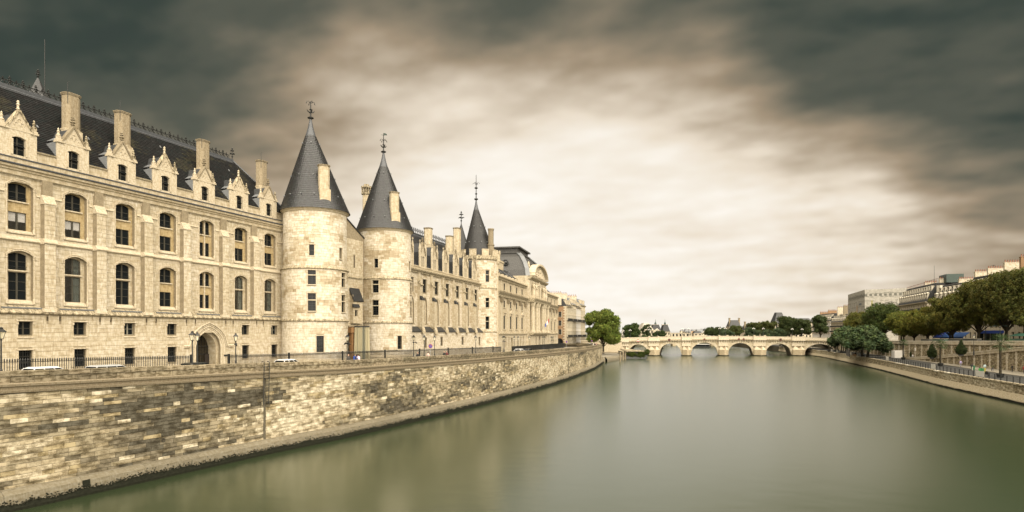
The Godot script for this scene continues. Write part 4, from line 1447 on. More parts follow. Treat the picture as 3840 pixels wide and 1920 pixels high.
func round_tower(c: Vector3, which: int) -> void:
	var labels := ["round cream stone tower with cone roof, adjoining the buttressed palace wing", "round cream stone tower with cone roof and weathervane, beside the water curtain"]
	var t := thing("round_tower", labels[which], "tower", c, 0.0, "twin round towers on the quay")
	var a0 := atan2(-c.z, -c.x)
	var left := Vector3(-sin(a0), 0, cos(a0))
	var wins: Array = [
		[[-6.0, 0.68, 22.75, 24.25, 0.0, Vector2i(1, 2)], [52.0, 0.62, 22.6, 24.1, 0.0, Vector2i(1, 2)], [-5.5, 1.08, 18.75, 20.72, 20.05, Vector2i(2, 4)], [-5.5, 1.08, 15.10, 17.52, 16.6, Vector2i(2, 4)],
		[57.0, 1.05, 18.6, 20.6, 19.9, Vector2i(2, 4)], [57.0, 1.05, 15.0, 17.45, 16.55, Vector2i(2, 4)], [8.3, 1.0, 9.40, 11.65, 0.0, Vector2i(2, 4)]],
		[[-18.8, 0.66, 22.8, 24.3, 0.0, Vector2i(1, 2)], [68.0, 0.62, 22.7, 24.2, 0.0, Vector2i(1, 2)], [-19.5, 1.08, 18.70, 20.72, 20.05, Vector2i(2, 4)], [-19.5, 1.08, 15.0, 17.45, 16.55, Vector2i(2, 4)],
		[70.0, 1.05, 18.6, 20.6, 19.9, Vector2i(2, 4)], [70.0, 1.05, 15.0, 17.4, 16.5, Vector2i(2, 4)], [31.5, 0.86, 9.40, 11.6, 0.0, Vector2i(2, 4)]]][which]
	var zones := [[4.60, 6.0, 13.66, 70], [4.62, 13.9, 20.95, 120], [4.42, 21.2, 29.1, 110]]
	var tone := noise(71 + which, 0.16, 3)
	var tone2 := noise(77 + which, 0.5, 2)
	for zi in 3:
		var z: Array = zones[zi]
		var r: float = z[0]
		var f := func(u: float, v: float, w: float) -> Vector3:
			var a := a0 - u / r
			return Vector3(cos(a) * (r + w), v, sin(a) * (r + w))
		var ops := []
		for q in wins:
			if q[2] > z[1] and q[3] < z[2]:
				var uc := deg_to_rad(q[0]) * r
				ops.append(op(uc - q[1] / 2, uc + q[1] / 2, q[2], q[3]))
		var mb := MB.new()
		wall_grid(mb, -PI * r, PI * r, z[1], z[2], ops, 0.42, 0.5, f, -0.05)
		var wall := put("drum", mb, M.joint, t)
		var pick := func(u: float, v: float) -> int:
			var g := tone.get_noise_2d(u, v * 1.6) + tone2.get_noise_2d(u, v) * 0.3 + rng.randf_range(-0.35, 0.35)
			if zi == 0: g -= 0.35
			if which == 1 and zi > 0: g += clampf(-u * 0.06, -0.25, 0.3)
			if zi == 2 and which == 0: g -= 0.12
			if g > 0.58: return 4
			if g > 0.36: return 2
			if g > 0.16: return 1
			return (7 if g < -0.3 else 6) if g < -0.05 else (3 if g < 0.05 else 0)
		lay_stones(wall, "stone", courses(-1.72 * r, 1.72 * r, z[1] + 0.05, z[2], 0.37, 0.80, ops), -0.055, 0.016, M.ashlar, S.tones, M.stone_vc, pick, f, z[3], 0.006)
	for q in wins:
		var r: float = 4.60 if q[2] < 13.0 else (4.62 if q[2] < 21.0 else 4.42)
		tower_window(t, a0 - deg_to_rad(q[0]), r - 0.03, q[1], q[2], q[3], q[4], q[5], q[2] < 12.0)
	ring_part(t, "string_course", [[4.58, 13.60], [4.74, 13.68], [4.80, 13.78], [4.74, 13.84], [4.60, 14.05]], M.weathered)
	ring_part(t, "string_course", [[4.60, 20.86], [4.76, 20.94], [4.80, 21.04], [4.70, 21.10], [4.42, 21.42]], M.weathered)
	ring_part(t, "string_course", [[4.42, 25.98], [4.455, 26.02], [4.42, 26.06]], M.trim)
	ring_part(t, "plinth", [[4.95, 5.0], [4.95, 8.15], [4.60, 8.45]], M.stone)
	ring_part(t, "cornice", [[4.40, 28.95], [4.52, 29.05], [4.62, 29.22], [4.78, 29.28], [4.78, 29.40], [4.4, 29.42]], M.stone)
	# roof
	var roof := part("cone_roof", t)
	var lean := left * (0.62 if which == 0 else 0.25)
	var mb := MB.new()
	cone_slates(mb, [Vector2(4.92, 29.36), Vector2(4.45, 30.5), Vector2(0.72, 40.5)], 0.30, 0.36, Color(0.026, 0.028, 0.030), lean)
	put("slates", mb, mat(Color.WHITE, 0.42, T.slate, 0.45), roof, Transform3D.IDENTITY, "stuff")
	mb = MB.new()
	mb.lathe([[0.80, 40.3], [0.72, 40.5], [0.40, 41.6], [0.20, 42.6], [0.13, 43.1]], 20, lean)
	put("lead_cap", mb, M.lead, roof)
	mb = MB.new()
	var top := lean + Vector3(0, 42.9, 0)
	mb.lathe([[0.10, 0], [0.42, 0.12], [0.46, 0.22], [0.30, 0.32], [0.10, 0.42], [0.09, 1.3], [0.22, 1.4], [0.09, 1.5], [0.05, 2.6 if which == 0 else 3.4]], 10, top)
	for k in 4:
		var d := Vector3(cos(k * PI / 2 + 0.5), 0, sin(k * PI / 2 + 0.5))
		mb.tube([top + Vector3(0, 0.95, 0), top + Vector3(0, 1.05, 0) + d * 0.35, top + Vector3(0, 1.3, 0) + d * 0.55], [0.07, 0.10, 0.05], 5)
		var y: float = 2.25 if which == 0 else 2.0
		mb.tube([top + Vector3(0, y, 0), top + Vector3(0, y + 0.32, 0) + d * 0.3, top + Vector3(0, y + 0.28, 0) + d * 0.52, top + Vector3(0, y - 0.05, 0) + d * 0.66], [0.035, 0.03, 0.03, 0.07], 5)
	put("finial", mb, M.iron, roof)
	if which == 1:
		mb = MB.new()
		var dv := Vector3(0.6, 0, -0.8)
		var p := top + Vector3(0, 3.05, 0)
		for s in [0.0, 0.03]:
			mb.quad(p + dv * 0.08, p + dv * 0.65 + Vector3(0, 0.08, 0), p + dv * 0.55 + Vector3(0, 0.32, 0), p + dv * 0.08 + Vector3(0, 0.42, 0) + Vector3(0, 0, s))
		mb.tube([p - dv * 0.45, p + dv * 0.2], [0.03, 0.03], 5)
		put("weathervane", mb, M.iron_green, roof)
	for ring in [[31.4, 4.12, 7], [34.3, 3.02, 5], [39.3, 1.15, 3]]:
		for k in ring[2]:
			var a: float = a0 + deg_to_rad(-75.0 + 150.0 * k / (ring[2] - 1))
			mb = MB.new()
			var l: Vector3 = lean * (ring[0] - 29.3) / 11.2
			mb.obox(Transform3D(Basis(Vector3.UP, PI / 2 - a), Vector3(cos(a) * (ring[1] + 0.08), ring[0], sin(a) * (ring[1] + 0.08)) + l), Vector3(0.14, 0.16, 0.2))
			put("roof_hook", mb, M.zinc, roof)
	var ca: float = a0 - deg_to_rad([18.0, 24.0][which])
	var ch := chimney(t, 0, 0, 31.5, 35.5, 1.42, 1.2, M.stone, false)
	ch.position = Vector3(cos(ca) * 3.75, 0, sin(ca) * 3.75)
	ch.rotation.y = PI / 2 - ca

# ---------------------------------------------------------------- the block between the two towers
func gatehouse() -> void:
	var t := thing("gatehouse", "narrow recessed stone gatehouse with lean-to roof squeezed between two round towers", "gatehouse", Vector3(-60.6, 0, -85.0), PI / 2)
	var mb := MB.new()
	var ops := [op(1.35, 2.15, 14.75, 15.75), op(0.4, 3.0, 6.0, 12.1), op(1.9, 2.35, 22.6, 24.6)]
	wall_grid(mb, -3.2, 5.0, 6.0, 27.3, ops, 0.6, 40.0, flat_map, 0.0)
	mb.hexa([Vector3(-3.2, 27.3, -0.6), Vector3(5.0, 27.3, -0.6), Vector3(5.0, 27.6, -0.6), Vector3(-3.2, 31.8, -0.6), Vector3(-3.2, 27.3, 0.0), Vector3(5.0, 27.3, 0.0), Vector3(5.0, 27.6, 0.0), Vector3(-3.2, 31.8, 0.0)])
	var wall := put("wall", mb, M.joint, t)
	lay_stones(wall, "stone", courses(-0.4, 4.6, 13.4, 27.2, 0.42, 0.9, ops), -0.01, 0.014, M.ashlar, S.tones, M.stone_vc, func(_u, _v): return [0, 1, 2, 5, 1][rng.randi() % 5], flat_map, 90, 0.006)
	mb = MB.new()
	mb.hexa([Vector3(-3.2, 31.8, -7), Vector3(5.0, 27.6, -7), Vector3(5.0, 27.8, -7), Vector3(-3.2, 32.0, -7), Vector3(-3.2, 31.8, 0.15), Vector3(5.0, 27.6, 0.15), Vector3(5.0, 27.8, 0.15), Vector3(-3.2, 32.0, 0.15)])
	put("roof", mb, M.slate, t)
	mb = MB.new()
	extrude(mb, -1.0, 4.0, [[0, 13.0], [0.30, 13.0], [0.42, 13.2], [0.42, 13.3], [0.0, 13.6]])
	extrude(mb, -1.0, 4.0, [[0, 20.9], [0.22, 20.9], [0.25, 21.05], [0.0, 21.3]])
	put("string_course", mb, M.weathered, t)
	# bay with lean-to roofs
	var bay := part("lean_to", t)
	mb = MB.new()
	wall_grid(mb, 0.9, 3.4, 13.6, 17.6, [op(1.35, 2.15, 14.75, 15.75)], 0.3, 9.0, flat_map, 0.7)
	mb.quad(Vector3(0.9, 13.6, 0.7), Vector3(0.9, 18.2, 0.7), Vector3(0.9, 18.2, 0), Vector3(0.9, 13.6, 0), Vector3.LEFT)
	put("wall", mb, M.stone, bay)
	mb = MB.new()
	extrude(mb, 0.75, 3.5, [[0.86, 17.1], [0.92, 17.2], [0.0, 19.4], [-0.05, 19.2]])
	extrude(mb, 0.6, 2.4, [[0.7, 16.1], [0.98, 16.2], [0.72, 16.7], [0.7, 16.7]])
	put("roof", mb, M.slate, bay)
	glazing(part("window", t), 1.35, 2.15, 14.75, 15.75, 0.42, 1, 1, M.sash, M.glass)
	glazing(part("window", t), 1.9, 2.35, 22.6, 24.6, -0.4, 1, 2, M.sash, M.glass)
	# timber door frame
	var fr := part("timber_frame", t)
	mb = MB.new()
	mb.box(Vector3(0.3, 12.1, 0.05), Vector3(3.6, 12.95, 0.75))
	put("beam", mb, M.oak, fr)
	mb = MB.new()
	mb.box(Vector3(0.7, 7.0, 0.1), Vector3(1.25, 12.1, 0.55))
	put("post", mb, M.oak, fr)
	mb = MB.new()
	mb.box(Vector3(1.27, 7.0, 0.1), Vector3(1.55, 12.1, 0.3))
	put("pale_jamb", mb, M.white, fr)
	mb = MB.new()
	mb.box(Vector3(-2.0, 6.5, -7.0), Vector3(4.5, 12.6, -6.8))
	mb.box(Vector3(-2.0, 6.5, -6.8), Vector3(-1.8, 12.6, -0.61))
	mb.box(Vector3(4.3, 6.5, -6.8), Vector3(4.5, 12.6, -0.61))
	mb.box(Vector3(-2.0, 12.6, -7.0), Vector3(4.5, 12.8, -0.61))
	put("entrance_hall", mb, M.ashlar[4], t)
	# curtain of falling water hung from a bar
	var wc := thing("water_curtain", "streaked grey green curtain of falling water hung from a dark bar beside the gatehouse", "water curtain", far(-25.15, 0, 101.6), YAW + 0.10)
	mb = MB.new()
	mb.box(Vector3(0.0, 13.0, -0.12), Vector3(2.35, 13.18, 0.12))
	put("top_bar", mb, M.iron, wc)
	mb = MB.new()
	mb.col = Color(1, 1, 1)
	for k in 46:
		var x := 0.03 + 2.3 * (k + rng.randf() * 0.8) / 46.0
		var g := rng.randf()
		mb.col = Color(0.10, 0.11, 0.085).lerp(Color(0.56, 0.50, 0.32), g * g if (x > 1.1 and x < 1.75) else sqrt(g))
		var dx := (x - 1.0) * 0.13
		var zz := rng.randf_range(-0.07, 0.07)
		mb.tube([Vector3(x, 13.02, zz), Vector3(x + dx * 0.4, 10.5, zz + 0.12), Vector3(x + dx, rng.randf_range(6.9, 7.6), zz + 0.22)], [0.03, 0.038, 0.03], 4)
	put("falling_strands", mb, mat(Color.WHITE, 0.35, null, 1.0, 0.5), wc, Transform3D.IDENTITY, "stuff")
	# round chimney with slots behind the second tower
	var rc := thing("slotted_chimney", "slender round stone chimney with slotted head half hidden behind a cone roof", "chimney", far(-27.0, 0, 118.0))
	mb = MB.new()
	mb.lathe([[0.72, 26.0], [0.72, 37.6]], 16)
	put("shaft", mb, M.stone, rc)
	mb = MB.new()
	mb.lathe([[0.7, 37.6], [0.95, 37.75], [0.95, 37.95], [0.6, 37.95]], 16)
	mb.lathe([[0.6, 38.9], [0.98, 38.9], [1.0, 39.2], [0.5, 39.25], [0.5, 39.6], [0.0, 39.6]], 16)
	for k in 12:
		var a := TAU * k / 12
		mb.bar(Vector3(cos(a) * 0.82, 37.9, sin(a) * 0.82), Vector3(cos(a) * 0.82, 38.95, sin(a) * 0.82), 0.14)
	put("slotted_head", mb, M.weathered, rc)
	mb = MB.new()
	mb.lathe([[0.42, 37.7], [0.42, 39.0]], 10)
	put("flue", mb, M.soot, rc)

# ---------------------------------------------------------------- the gothic wing
func gothic_dormer() -> Array:
	var out := []
	var mb := MB.new()
	wall_grid(mb, -1.35, 1.35, 24.9, 28.0, [op(-0.72, -0.08, 25.2, 27.25), op(0.08, 0.72, 25.2, 27.25)], 0.4, 9.0, flat_map, -0.1)
	var ck := MB.new()
	for s in [-1, 1]:
		ck.quad(Vector3(s * 1.33, 24.9, -0.1), Vector3(s * 1.33, 28.0, -0.1), Vector3(s * 1.33, 28.0, -3.0), Vector3(s * 1.33, 24.9, -3.0), Vector3(s, 0, 0))
	out.append(["cheek", ck.mesh(), M.slate])
	mb.prism(PackedVector2Array([Vector2(-1.0, 27.9), Vector2(1.0, 27.9), Vector2(0, 30.0)]), -0.45, -0.12)
	mb.tube(arch_path(op(-0.75, 0.75, 27.2, 27.3, 2, 1.25), 0.0, -0.09, 27.2), range(17).map(func(_k): return 0.07), 5)
	out.append(["front_wall", mb.mesh(), M.trim])
	mb = MB.new()
	for s in [-1, 1]:
		mb.bar(Vector3(s * 1.2, 27.5, -0.2), Vector3(0, 30.1, -0.2), 0.5, 0.13)
		for k in 3:
			var p := Vector3(s * 1.2, 27.5, 0.05).lerp(Vector3(0, 30.1, 0.05), 0.25 + 0.25 * k)
			mb.lathe([[0.0, -0.1], [0.12, 0.02], [0.06, 0.14], [0.0, 0.2]], 5, p)
	out.append(["coping", mb.mesh(), M.soot])
	mb = MB.new()
	fleuron(mb, Vector3(0, 29.9, -0.2), 1.15, 0.08)
	out.append(["finial", mb.mesh(), M.soot])
	for s in [-1, 1]:
		mb = MB.new()
		mb.box(Vector3(s * 1.35 - 0.16, 24.9, -0.3), Vector3(s * 1.35 + 0.16, 28.6, 0.05))
		mb.lathe([[0.26, 28.6], [0.28, 28.75], [0.04, 29.9]], 4, Vector3(s * 1.35, 0, -0.12), PI / 4, TAU + PI / 4, false)
		fleuron(mb, Vector3(s * 1.35, 29.75, -0.12), 0.7, 0.06)
		out.append(["pinnacle", mb.mesh(), M.trim])
	mb = MB.new()
	for s in [-1, 1]:
		mb.quad(Vector3(s * 1.35, 27.6, -0.3), Vector3(0, 29.9, -0.3), Vector3(0, 29.9, -3.4), Vector3(s * 1.35, 27.6, -1.7), Vector3(s, 0.6, 0))
	out.append(["dormer_roof", mb.mesh(), M.slate])
	return out

func gothic_wing() -> void:
	var t := thing("gothic_wing", "stone wing with pointed arches between buttresses and crocketed twin-light dormers, between two towers", "palace", Vector3(-61.0, 0, -106.6), deg_to_rad(94.86))
	var bays := [-0.5, 5.7, 11.75, 17.85, 24.05, 30.35, 36.65]
	var butts := [2.85, 8.95, 15.05, 21.25, 27.6, 33.85, 40.4]
	var ops := []
	for b in bays:
		ops.append(op(b - 0.98, b + 0.98, 20.1, 22.75))
		ops.append(op(b - 1.35, b + 1.35, 13.9, 17.6, 2, 1.85))
	var mb := MB.new()
	wall_grid(mb, -4.0, 44.0, 12.0, 24.2, ops, 0.3, 50.0, flat_map, -0.05)
	var wall := put("main_wall", mb, M.joint, t)
	var tone := noise(81, 0.12, 3)
	var pick := func(u: float, v: float) -> int:
		var g := tone.get_noise_2d(u, v * 1.5) + rng.randf_range(-0.4, 0.4)
		return 4 if g > 0.5 else (2 if g > 0.22 else (0 if g > 0.0 else (3 if g > -0.3 else 6)))
	lay_stones(wall, "stone", courses(-3.0, 43.0, 13.3, 24.1, 0.42, 0.9, ops), -0.06, 0.014, M.ashlar, S.tones, M.stone_vc, pick, flat_map, 120, 0.006)
	# base with small slits
	var lows := [op(4.0, 5.0, 9.3, 11.1), op(12.1, 13.3, 9.45, 11.2), op(24.6, 25.9, 9.4, 11.15), op(36.5, 37.7, 9.3, 11.1)]
	mb = MB.new()
	wall_grid(mb, -5.0, 44.0, 5.5, 12.35, lows, 0.5, 50.0, flat_map, 0.75)
	var base := put("base_wall", mb, M.joint, t)
	lay_stones(base, "stone", courses(-4.0, 43.0, 6.5, 12.2, 0.42, 1.1, lows), 0.74, 0.012, M.ashlar, S.tones, M.stone_vc, func(_u, _v): return [6, 3, 6, 7, 0, 6][rng.randi() % 6], flat_map, 60, 0.005)
	for o in lows:
		var win := part("window", t)
		mb = MB.new()
		mb.box(Vector3(o.a - 0.2, o.d + 0.03, 0.78), Vector3(o.b + 0.2, o.d + 0.15, 0.9))
		put("surround", mb, M.trim, win)
		glazing(win, o.a, o.b, o.c, o.d, 0.45, 2, 3, M.iron, M.glass, 0.05, 0.05)
	for i in bays.size():
		var b: float = bays[i]
		var win := part("window", t)
		mb = MB.new()
		mb.box(Vector3(b - 1.15, 22.78, -0.04), Vector3(b + 1.15, 22.92, 0.10))
		for s in [-1, 1]:
			mb.box(Vector3(b + s * 1.04 - 0.06, 20.1, -0.02), Vector3(b + s * 1.04 + 0.06, 22.78, 0.03))
		put("surround", mb, M.trim, win)
		glazing(win, b - 0.98, b + 0.98, 20.1, 22.75, -0.28, 2, 3, M.sash, M.glass, 0.06, 0.1)
		var aw := part("window", t)
		var o := op(b - 1.35, b + 1.35, 13.9, 17.6, 2, 1.85)
		for k in 3:
			mb = MB.new()
			mb.tube(arch_path(o, -0.05 + 0.16 * k, -0.02 - 0.03 * k, 13.95), range(17).map(func(_j): return 0.09 if k != 1 else 0.06), 5)
			put("archivolt", mb, M.trim, aw)
		mb = MB.new()
		wall_grid(mb, b - 1.5, b + 1.5, 13.8, 19.7, [op(b - 0.8, b + 0.8, 14.3, 16.55), op(b - 0.8, b + 0.8, 16.72, 17.75)], 0.12, 9.0, flat_map, -0.26)
		put("stone_panel", mb, M.stone, aw)
		mb = MB.new()
		mb.box(Vector3(b - 0.08, 14.3, -0.4), Vector3(b + 0.08, 17.75, -0.25))
		put("mullion", mb, M.trim, aw)
		glazing(aw, b - 0.8, b + 0.8, 14.3, 16.55, -0.34, 2, 3, M.sash, M.glass, 0.05, 0.05)
		glazing(aw, b - 0.8, b + 0.8, 16.72, 17.75, -0.34, 2, 1, M.sash, M.glass, 0.05, 0.05)
		# slate skirt roof between the buttresses
		mb = MB.new()
		var e0: float = butts[i - 1] + 0.6 if i > 0 else -4.0
		var e1: float = butts[i] - 0.6
		for k in 3:
			extrude(mb, e0, e1, [[1.0 - 0.33 * k, 12.28 + 0.33 * k], [1.02 - 0.33 * k, 12.34 + 0.33 * k], [0.68 - 0.33 * k, 12.67 + 0.33 * k], [0.6 - 0.33 * k, 12.28 + 0.33 * k]])
		put("skirt_roof", mb, M.slate2, t)
	for b in butts:
		var bt := part("buttress", t)
		mb = MB.new()
		mb.box(Vector3(b - 0.58, 12.2, -0.1), Vector3(b + 0.58, 18.6, 1.0))
		extrude(mb, b - 0.58, b + 0.58, [[-0.1, 12.2], [1.02, 12.2], [1.25, 11.9], [1.25, 12.4], [1.0, 13.2], [-0.1, 13.2]])
		mb.box(Vector3(b - 0.52, 18.6, -0.1), Vector3(b + 0.52, 21.4, 0.55))
		mb.box(Vector3(b - 0.46, 21.4, -0.1), Vector3(b + 0.46, 23.9, 0.22))
		put("shaft", mb, M.ashlar[1], bt)
		mb = MB.new()
		extrude(mb, b - 0.62, b + 0.62, [[0.5, 18.5], [1.08, 18.45], [1.08, 18.55], [0.55, 19.3], [0.5, 19.3]])
		put("slate_cap", mb, M.slate2, bt)
		mb = MB.new()
		extrude(mb, b - 0.54, b + 0.54, [[0.1, 21.3], [0.85, 21.35], [0.85, 21.5], [0.45, 21.8], [0.24, 22.4], [0.1, 22.4]])
		put("drip_stone", mb, M.weathered, bt)
	mb = MB.new()
	extrude(mb, -4.0, 44.0, [[-0.1, 23.75], [0.24, 23.75], [0.28, 24.0], [0.5, 24.1], [0.62, 24.3], [0.62, 24.42], [0.1, 24.55], [-0.1, 24.55]])
	put("cornice", mb, M.weathered, t)
	mb = MB.new()
	mb.box(Vector3(-4, 24.5, -0.5), Vector3(43.4, 24.9, 0.08))
	extrude(mb, -4.0, 43.4, [[-0.5, 24.85], [0.14, 24.85], [0.16, 24.95], [-0.5, 25.0]])
	put("attic_wall", mb, M.stone, t)
	mb = MB.new()
	wall_grid(mb, -5.0, 44.0, 5.5, 25.0, [], 0.1, 60.0, flat_map, -12.0)
	put("rear_wall", mb, M.stone, t)
	var roof := part("roof", t)
	mb = MB.new()
	roof_slates(mb, func(_t): return -4.0, func(s): return lerpf(43.5, 40.0, s), Vector2(-0.3, 25.2), Vector2(-6.0, 33.4), 0.36, 0.5, Color(0.026, 0.028, 0.031))
	put("slates", mb, mat(Color.WHITE, 0.55, T.slate, 0.45), roof, Transform3D.IDENTITY, "stuff")
	mb = MB.new()
	mb.quad(Vector3(-4, 33.4, -6), Vector3(40, 33.4, -6), Vector3(43.5, 25, -12), Vector3(-4, 25, -12), Vector3.FORWARD)
	mb.tri(Vector3(40, 33.4, -6), Vector3(43.5, 25, -12), Vector3(43.5, 25, -0.3), Vector3.RIGHT)
	put("rear_slope", mb, M.slate, roof)
	mb = MB.new()
	mb.box(Vector3(-4, 33.3, -6.2), Vector3(40, 33.55, -5.8))
	extrude(mb, -4.0, 40.0, [[-5.75, 33.2], [-5.5, 32.7], [-5.55, 32.65], [-5.85, 33.1]])
	put("ridge_lead", mb, M.lead, roof)
	mb = MB.new()
	mb.box(Vector3(-0.45, 0, -0.02), Vector3(0.45, 0.06, 0.02))
	fleuron(mb, Vector3.ZERO, 1.25, 0.05)
	var crest := mb.mesh()
	for k in 48:
		put("cresting", crest, M.iron, roof, Transform3D(Basis.IDENTITY, Vector3(-3.5 + k * 0.9, 33.5, -6)))
	for q in [[14.4, -3.0, 30.4, 34.5, 1.9], [26.6, -3.0, 30.4, 34.6, 1.9], [32.6, -3.4, 31.0, 37.4, 2.2]]:
		chimney(roof, q[0], q[1], q[2], q[3], q[4], 1.5, M.stone, false)
	var kind := gothic_dormer()
	for b in [-1.0, 5.05, 11.05, 17.15, 23.35, 29.6, 35.9]:
		var d := part("dormer", t, Vector3(b, 0, 0))
		for q in kind:
			put(q[0], q[1], q[2], d)
		for s in [-1, 1]:
			glazing(d, minf(s * 0.08, s * 0.72), maxf(s * 0.08, s * 0.72), 25.2, 27.25, -0.42, 1, 3, M.sash, M.glass, 0.04)
		mb = MB.new()
		extrude(mb, 1.6, 4.55, [[-0.12, 24.98], [0.10, 25.08], [0.05, 25.16], [-0.3, 25.26]])
		put("eave_gutter", mb, M.trim, d)

# ---------------------------------------------------------------- the crenellated tower
func crenellated_tower() -> void:
	var c := Vector3(-66.3, 0, -150.0)
	var t := thing("crenellated_tower", "round stone tower with battlements around a dark cone roof", "tower", c)
	var a0 := atan2(-c.z, -c.x)
	var r := 4.95
	var f := func(u: float, v: float, w: float) -> Vector3:
		var a := a0 - u / r
		return Vector3(cos(a) * (r + w), v, sin(a) * (r + w))
	var wins := [[25.0, 24.9, 27.8], [25.0, 18.5, 20.9], [25.0, 13.1, 16.2]]
	var ops := []
	for q in wins:
		var uc := deg_to_rad(q[0]) * r
		ops.append(op(uc - 0.5, uc + 0.5, q[1], q[2]))
	var mb := MB.new()
	wall_grid(mb, -PI * r, PI * r, 5.0, 31.2, ops, 0.45, 0.6, f, -0.05)
	var wall := put("drum", mb, M.joint, t)
	lay_stones(wall, "stone", courses(-1.7 * r, 1.7 * r, 6.5, 31.0, 0.42, 0.95, ops), -0.055, 0.016, M.ashlar, S.tones, M.stone_vc, func(_u, _v): return [6, 3, 7, 6, 0, 6, 1, 7, 2][rng.randi() % 9], f, 90, 0.006)
	for q in wins:
		tower_window(t, a0 - deg_to_rad(q[0]), r - 0.03, 1.0, q[1], q[2], q[1] + (q[2] - q[1]) * 0.62, Vector2i(1, 2))
	ring_part(t, "string_course", [[4.9, 12.2], [5.1, 12.3], [5.1, 12.42], [4.92, 12.7]], M.weathered)
	ring_part(t, "string_course", [[4.9, 23.2], [5.1, 23.32], [5.1, 23.44], [4.92, 23.7]], M.weathered)
	ring_part(t, "cornice", [[4.9, 30.3], [5.25, 30.55], [5.3, 30.8], [5.2, 31.2], [5.2, 31.6], [4.8, 31.6]], M.weathered)
	for k in 10:
		var a := a0 + TAU * (k + 0.5) / 10.0
		mb = MB.new()
		mb.obox(Transform3D(Basis(Vector3.UP, PI / 2 - a), Vector3(cos(a) * 5.0, 32.2, sin(a) * 5.0)), Vector3(1.75, 1.6, 0.42))
		mb.obox(Transform3D(Basis(Vector3.UP, PI / 2 - a), Vector3(cos(a) * 5.0, 33.06, sin(a) * 5.0)), Vector3(1.85, 0.14, 0.52))
		put("merlon", mb, M.stone, t)
	var roof := part("cone_roof", t)
	mb = MB.new()
	var lean := Vector3(-sin(a0), 0, cos(a0)) * 0.75
	cone_slates(mb, [Vector2(4.35, 31.4), Vector2(3.7, 33.6), Vector2(0.62, 43.8)], 0.38, 0.45, Color(0.026, 0.026, 0.026), lean)
	put("slates", mb, mat(Color.WHITE, 0.6, T.slate, 0.45), roof, Transform3D.IDENTITY, "stuff")
	mb = MB.new()
	mb.lathe([[0.7, 43.6], [0.62, 43.8], [0.3, 45.2], [0.12, 46.4]], 16, lean)
	put("lead_cap", mb, M.lead, roof)
	mb = MB.new()
	var top := lean + Vector3(0, 46.2, 0)
	mb.lathe([[0.12, 0], [0.55, 0.3], [0.5, 0.45], [0.14, 0.6], [0.12, 1.5], [0.35, 1.7], [0.12, 1.9], [0.10, 2.9], [0.5, 3.2], [0.1, 3.5], [0.06, 6.6]], 8, top)
	for k in 4:
		var d := Vector3(cos(k * PI / 2), 0, sin(k * PI / 2))
		mb.tube([top + Vector3(0, 3.9, 0), top + Vector3(0, 4.6, 0) + d * 0.5, top + Vector3(0, 4.3, 0) + d * 1.0], [0.05, 0.05, 0.05], 5)
	put("finial", mb, M.iron, roof)
	for ring in [[35.2, 3.35, 6], [39.3, 2.1, 4]]:
		for k in ring[2]:
			var a: float = a0 + deg_to_rad(-70.0 + 140.0 * k / (ring[2] - 1))
			mb = MB.new()
			mb.obox(Transform3D(Basis(Vector3.UP, PI / 2 - a), Vector3(cos(a) * ring[1], ring[0], sin(a) * ring[1]) + lean * (ring[0] - 31.4) / 12.4), Vector3(0.2, 0.22, 0.3))
			put("roof_hook", mb, M.zinc, roof)
	# round chimney on the battlements and the corner turret
	var ca := a0 - deg_to_rad(50.0)
	var rc := part("chimney", t, Vector3(cos(ca) * 3.9, 0, sin(ca) * 3.9))
	mb = MB.new()
	mb.lathe([[0.85, 31.5], [0.82, 34.2], [0.95, 34.35], [0.95, 34.5], [0.70, 34.6], [0.70, 38.1], [0.82, 38.2], [0.82, 38.55], [0.5, 38.6]], 14)
	put("shaft", mb, M.soot, rc)
	var ta := a0 - deg_to_rad(72.0)
	var tu := part("corner_turret", t, Vector3(cos(ta) * 4.6, 0, sin(ta) * 4.6))
	mb = MB.new()
	mb.lathe([[0.6, 5.5], [0.6, 29.6]], 10)
	mb.lathe([[0.6, 29.4], [0.9, 29.8], [1.05, 30.4], [1.05, 32.2], [0.7, 32.2]], 10)
	put("shaft", mb, M.stone, tu)
	mb = MB.new()
	for k in 6:
		var a := TAU * k / 6
		mb.obox(Transform3D(Basis(Vector3.UP, PI / 2 - a), Vector3(cos(a) * 0.95, 32.6, sin(a) * 0.95)), Vector3(0.55, 0.9, 0.22))
	put("merlon", mb, M.stone, tu)
	# second dark cone peeping out behind the roofs
	var b := thing("rear_spire", "dark slate cone of a rear turret peeping out behind the gothic wing chimneys", "turret", far(-14.2, 0, 178.0))
	mb = MB.new()
	mb.lathe([[3.0, 26], [3.0, 32]], 16)
	put("drum", mb, M.stone, b)
	mb = MB.new()
	mb.lathe([[3.3, 31.8], [0.15, 42.5]], 16)
	put("cone_roof", mb, M.slate, b)
	mb = MB.new()
	fleuron(mb, Vector3(0, 42.3, 0), 4.0, 0.12)
	put("finial", mb, M.iron, b)

# ---------------------------------------------------------------- the court house with its domed pavilion
func statue(mb: MB, at: Vector3, h: float) -> void:
	# a robed stone figure: one continuous turned body with head and arms
	var k := h / 2.2
	mb.lathe([[0.34 * k, 0], [0.36 * k, 0.3 * k], [0.28 * k, 0.9 * k], [0.25 * k, 1.2 * k], [0.32 * k, 1.6 * k], [0.26 * k, 1.78 * k], [0.10 * k, 1.85 * k], [0.09 * k, 1.92 * k], [0.15 * k, 2.02 * k], [0.14 * k, 2.14 * k], [0.0, 2.22 * k]], 8, at)
	for s in [-1, 1]:
		mb.tube([at + Vector3(s * 0.28, 1.68, 0) * k, at + Vector3(s * 0.40, 1.25, 0.12) * k, at + Vector3(s * 0.22, 1.05, 0.30) * k], [0.11 * k, 0.09 * k, 0.06 * k], 6)

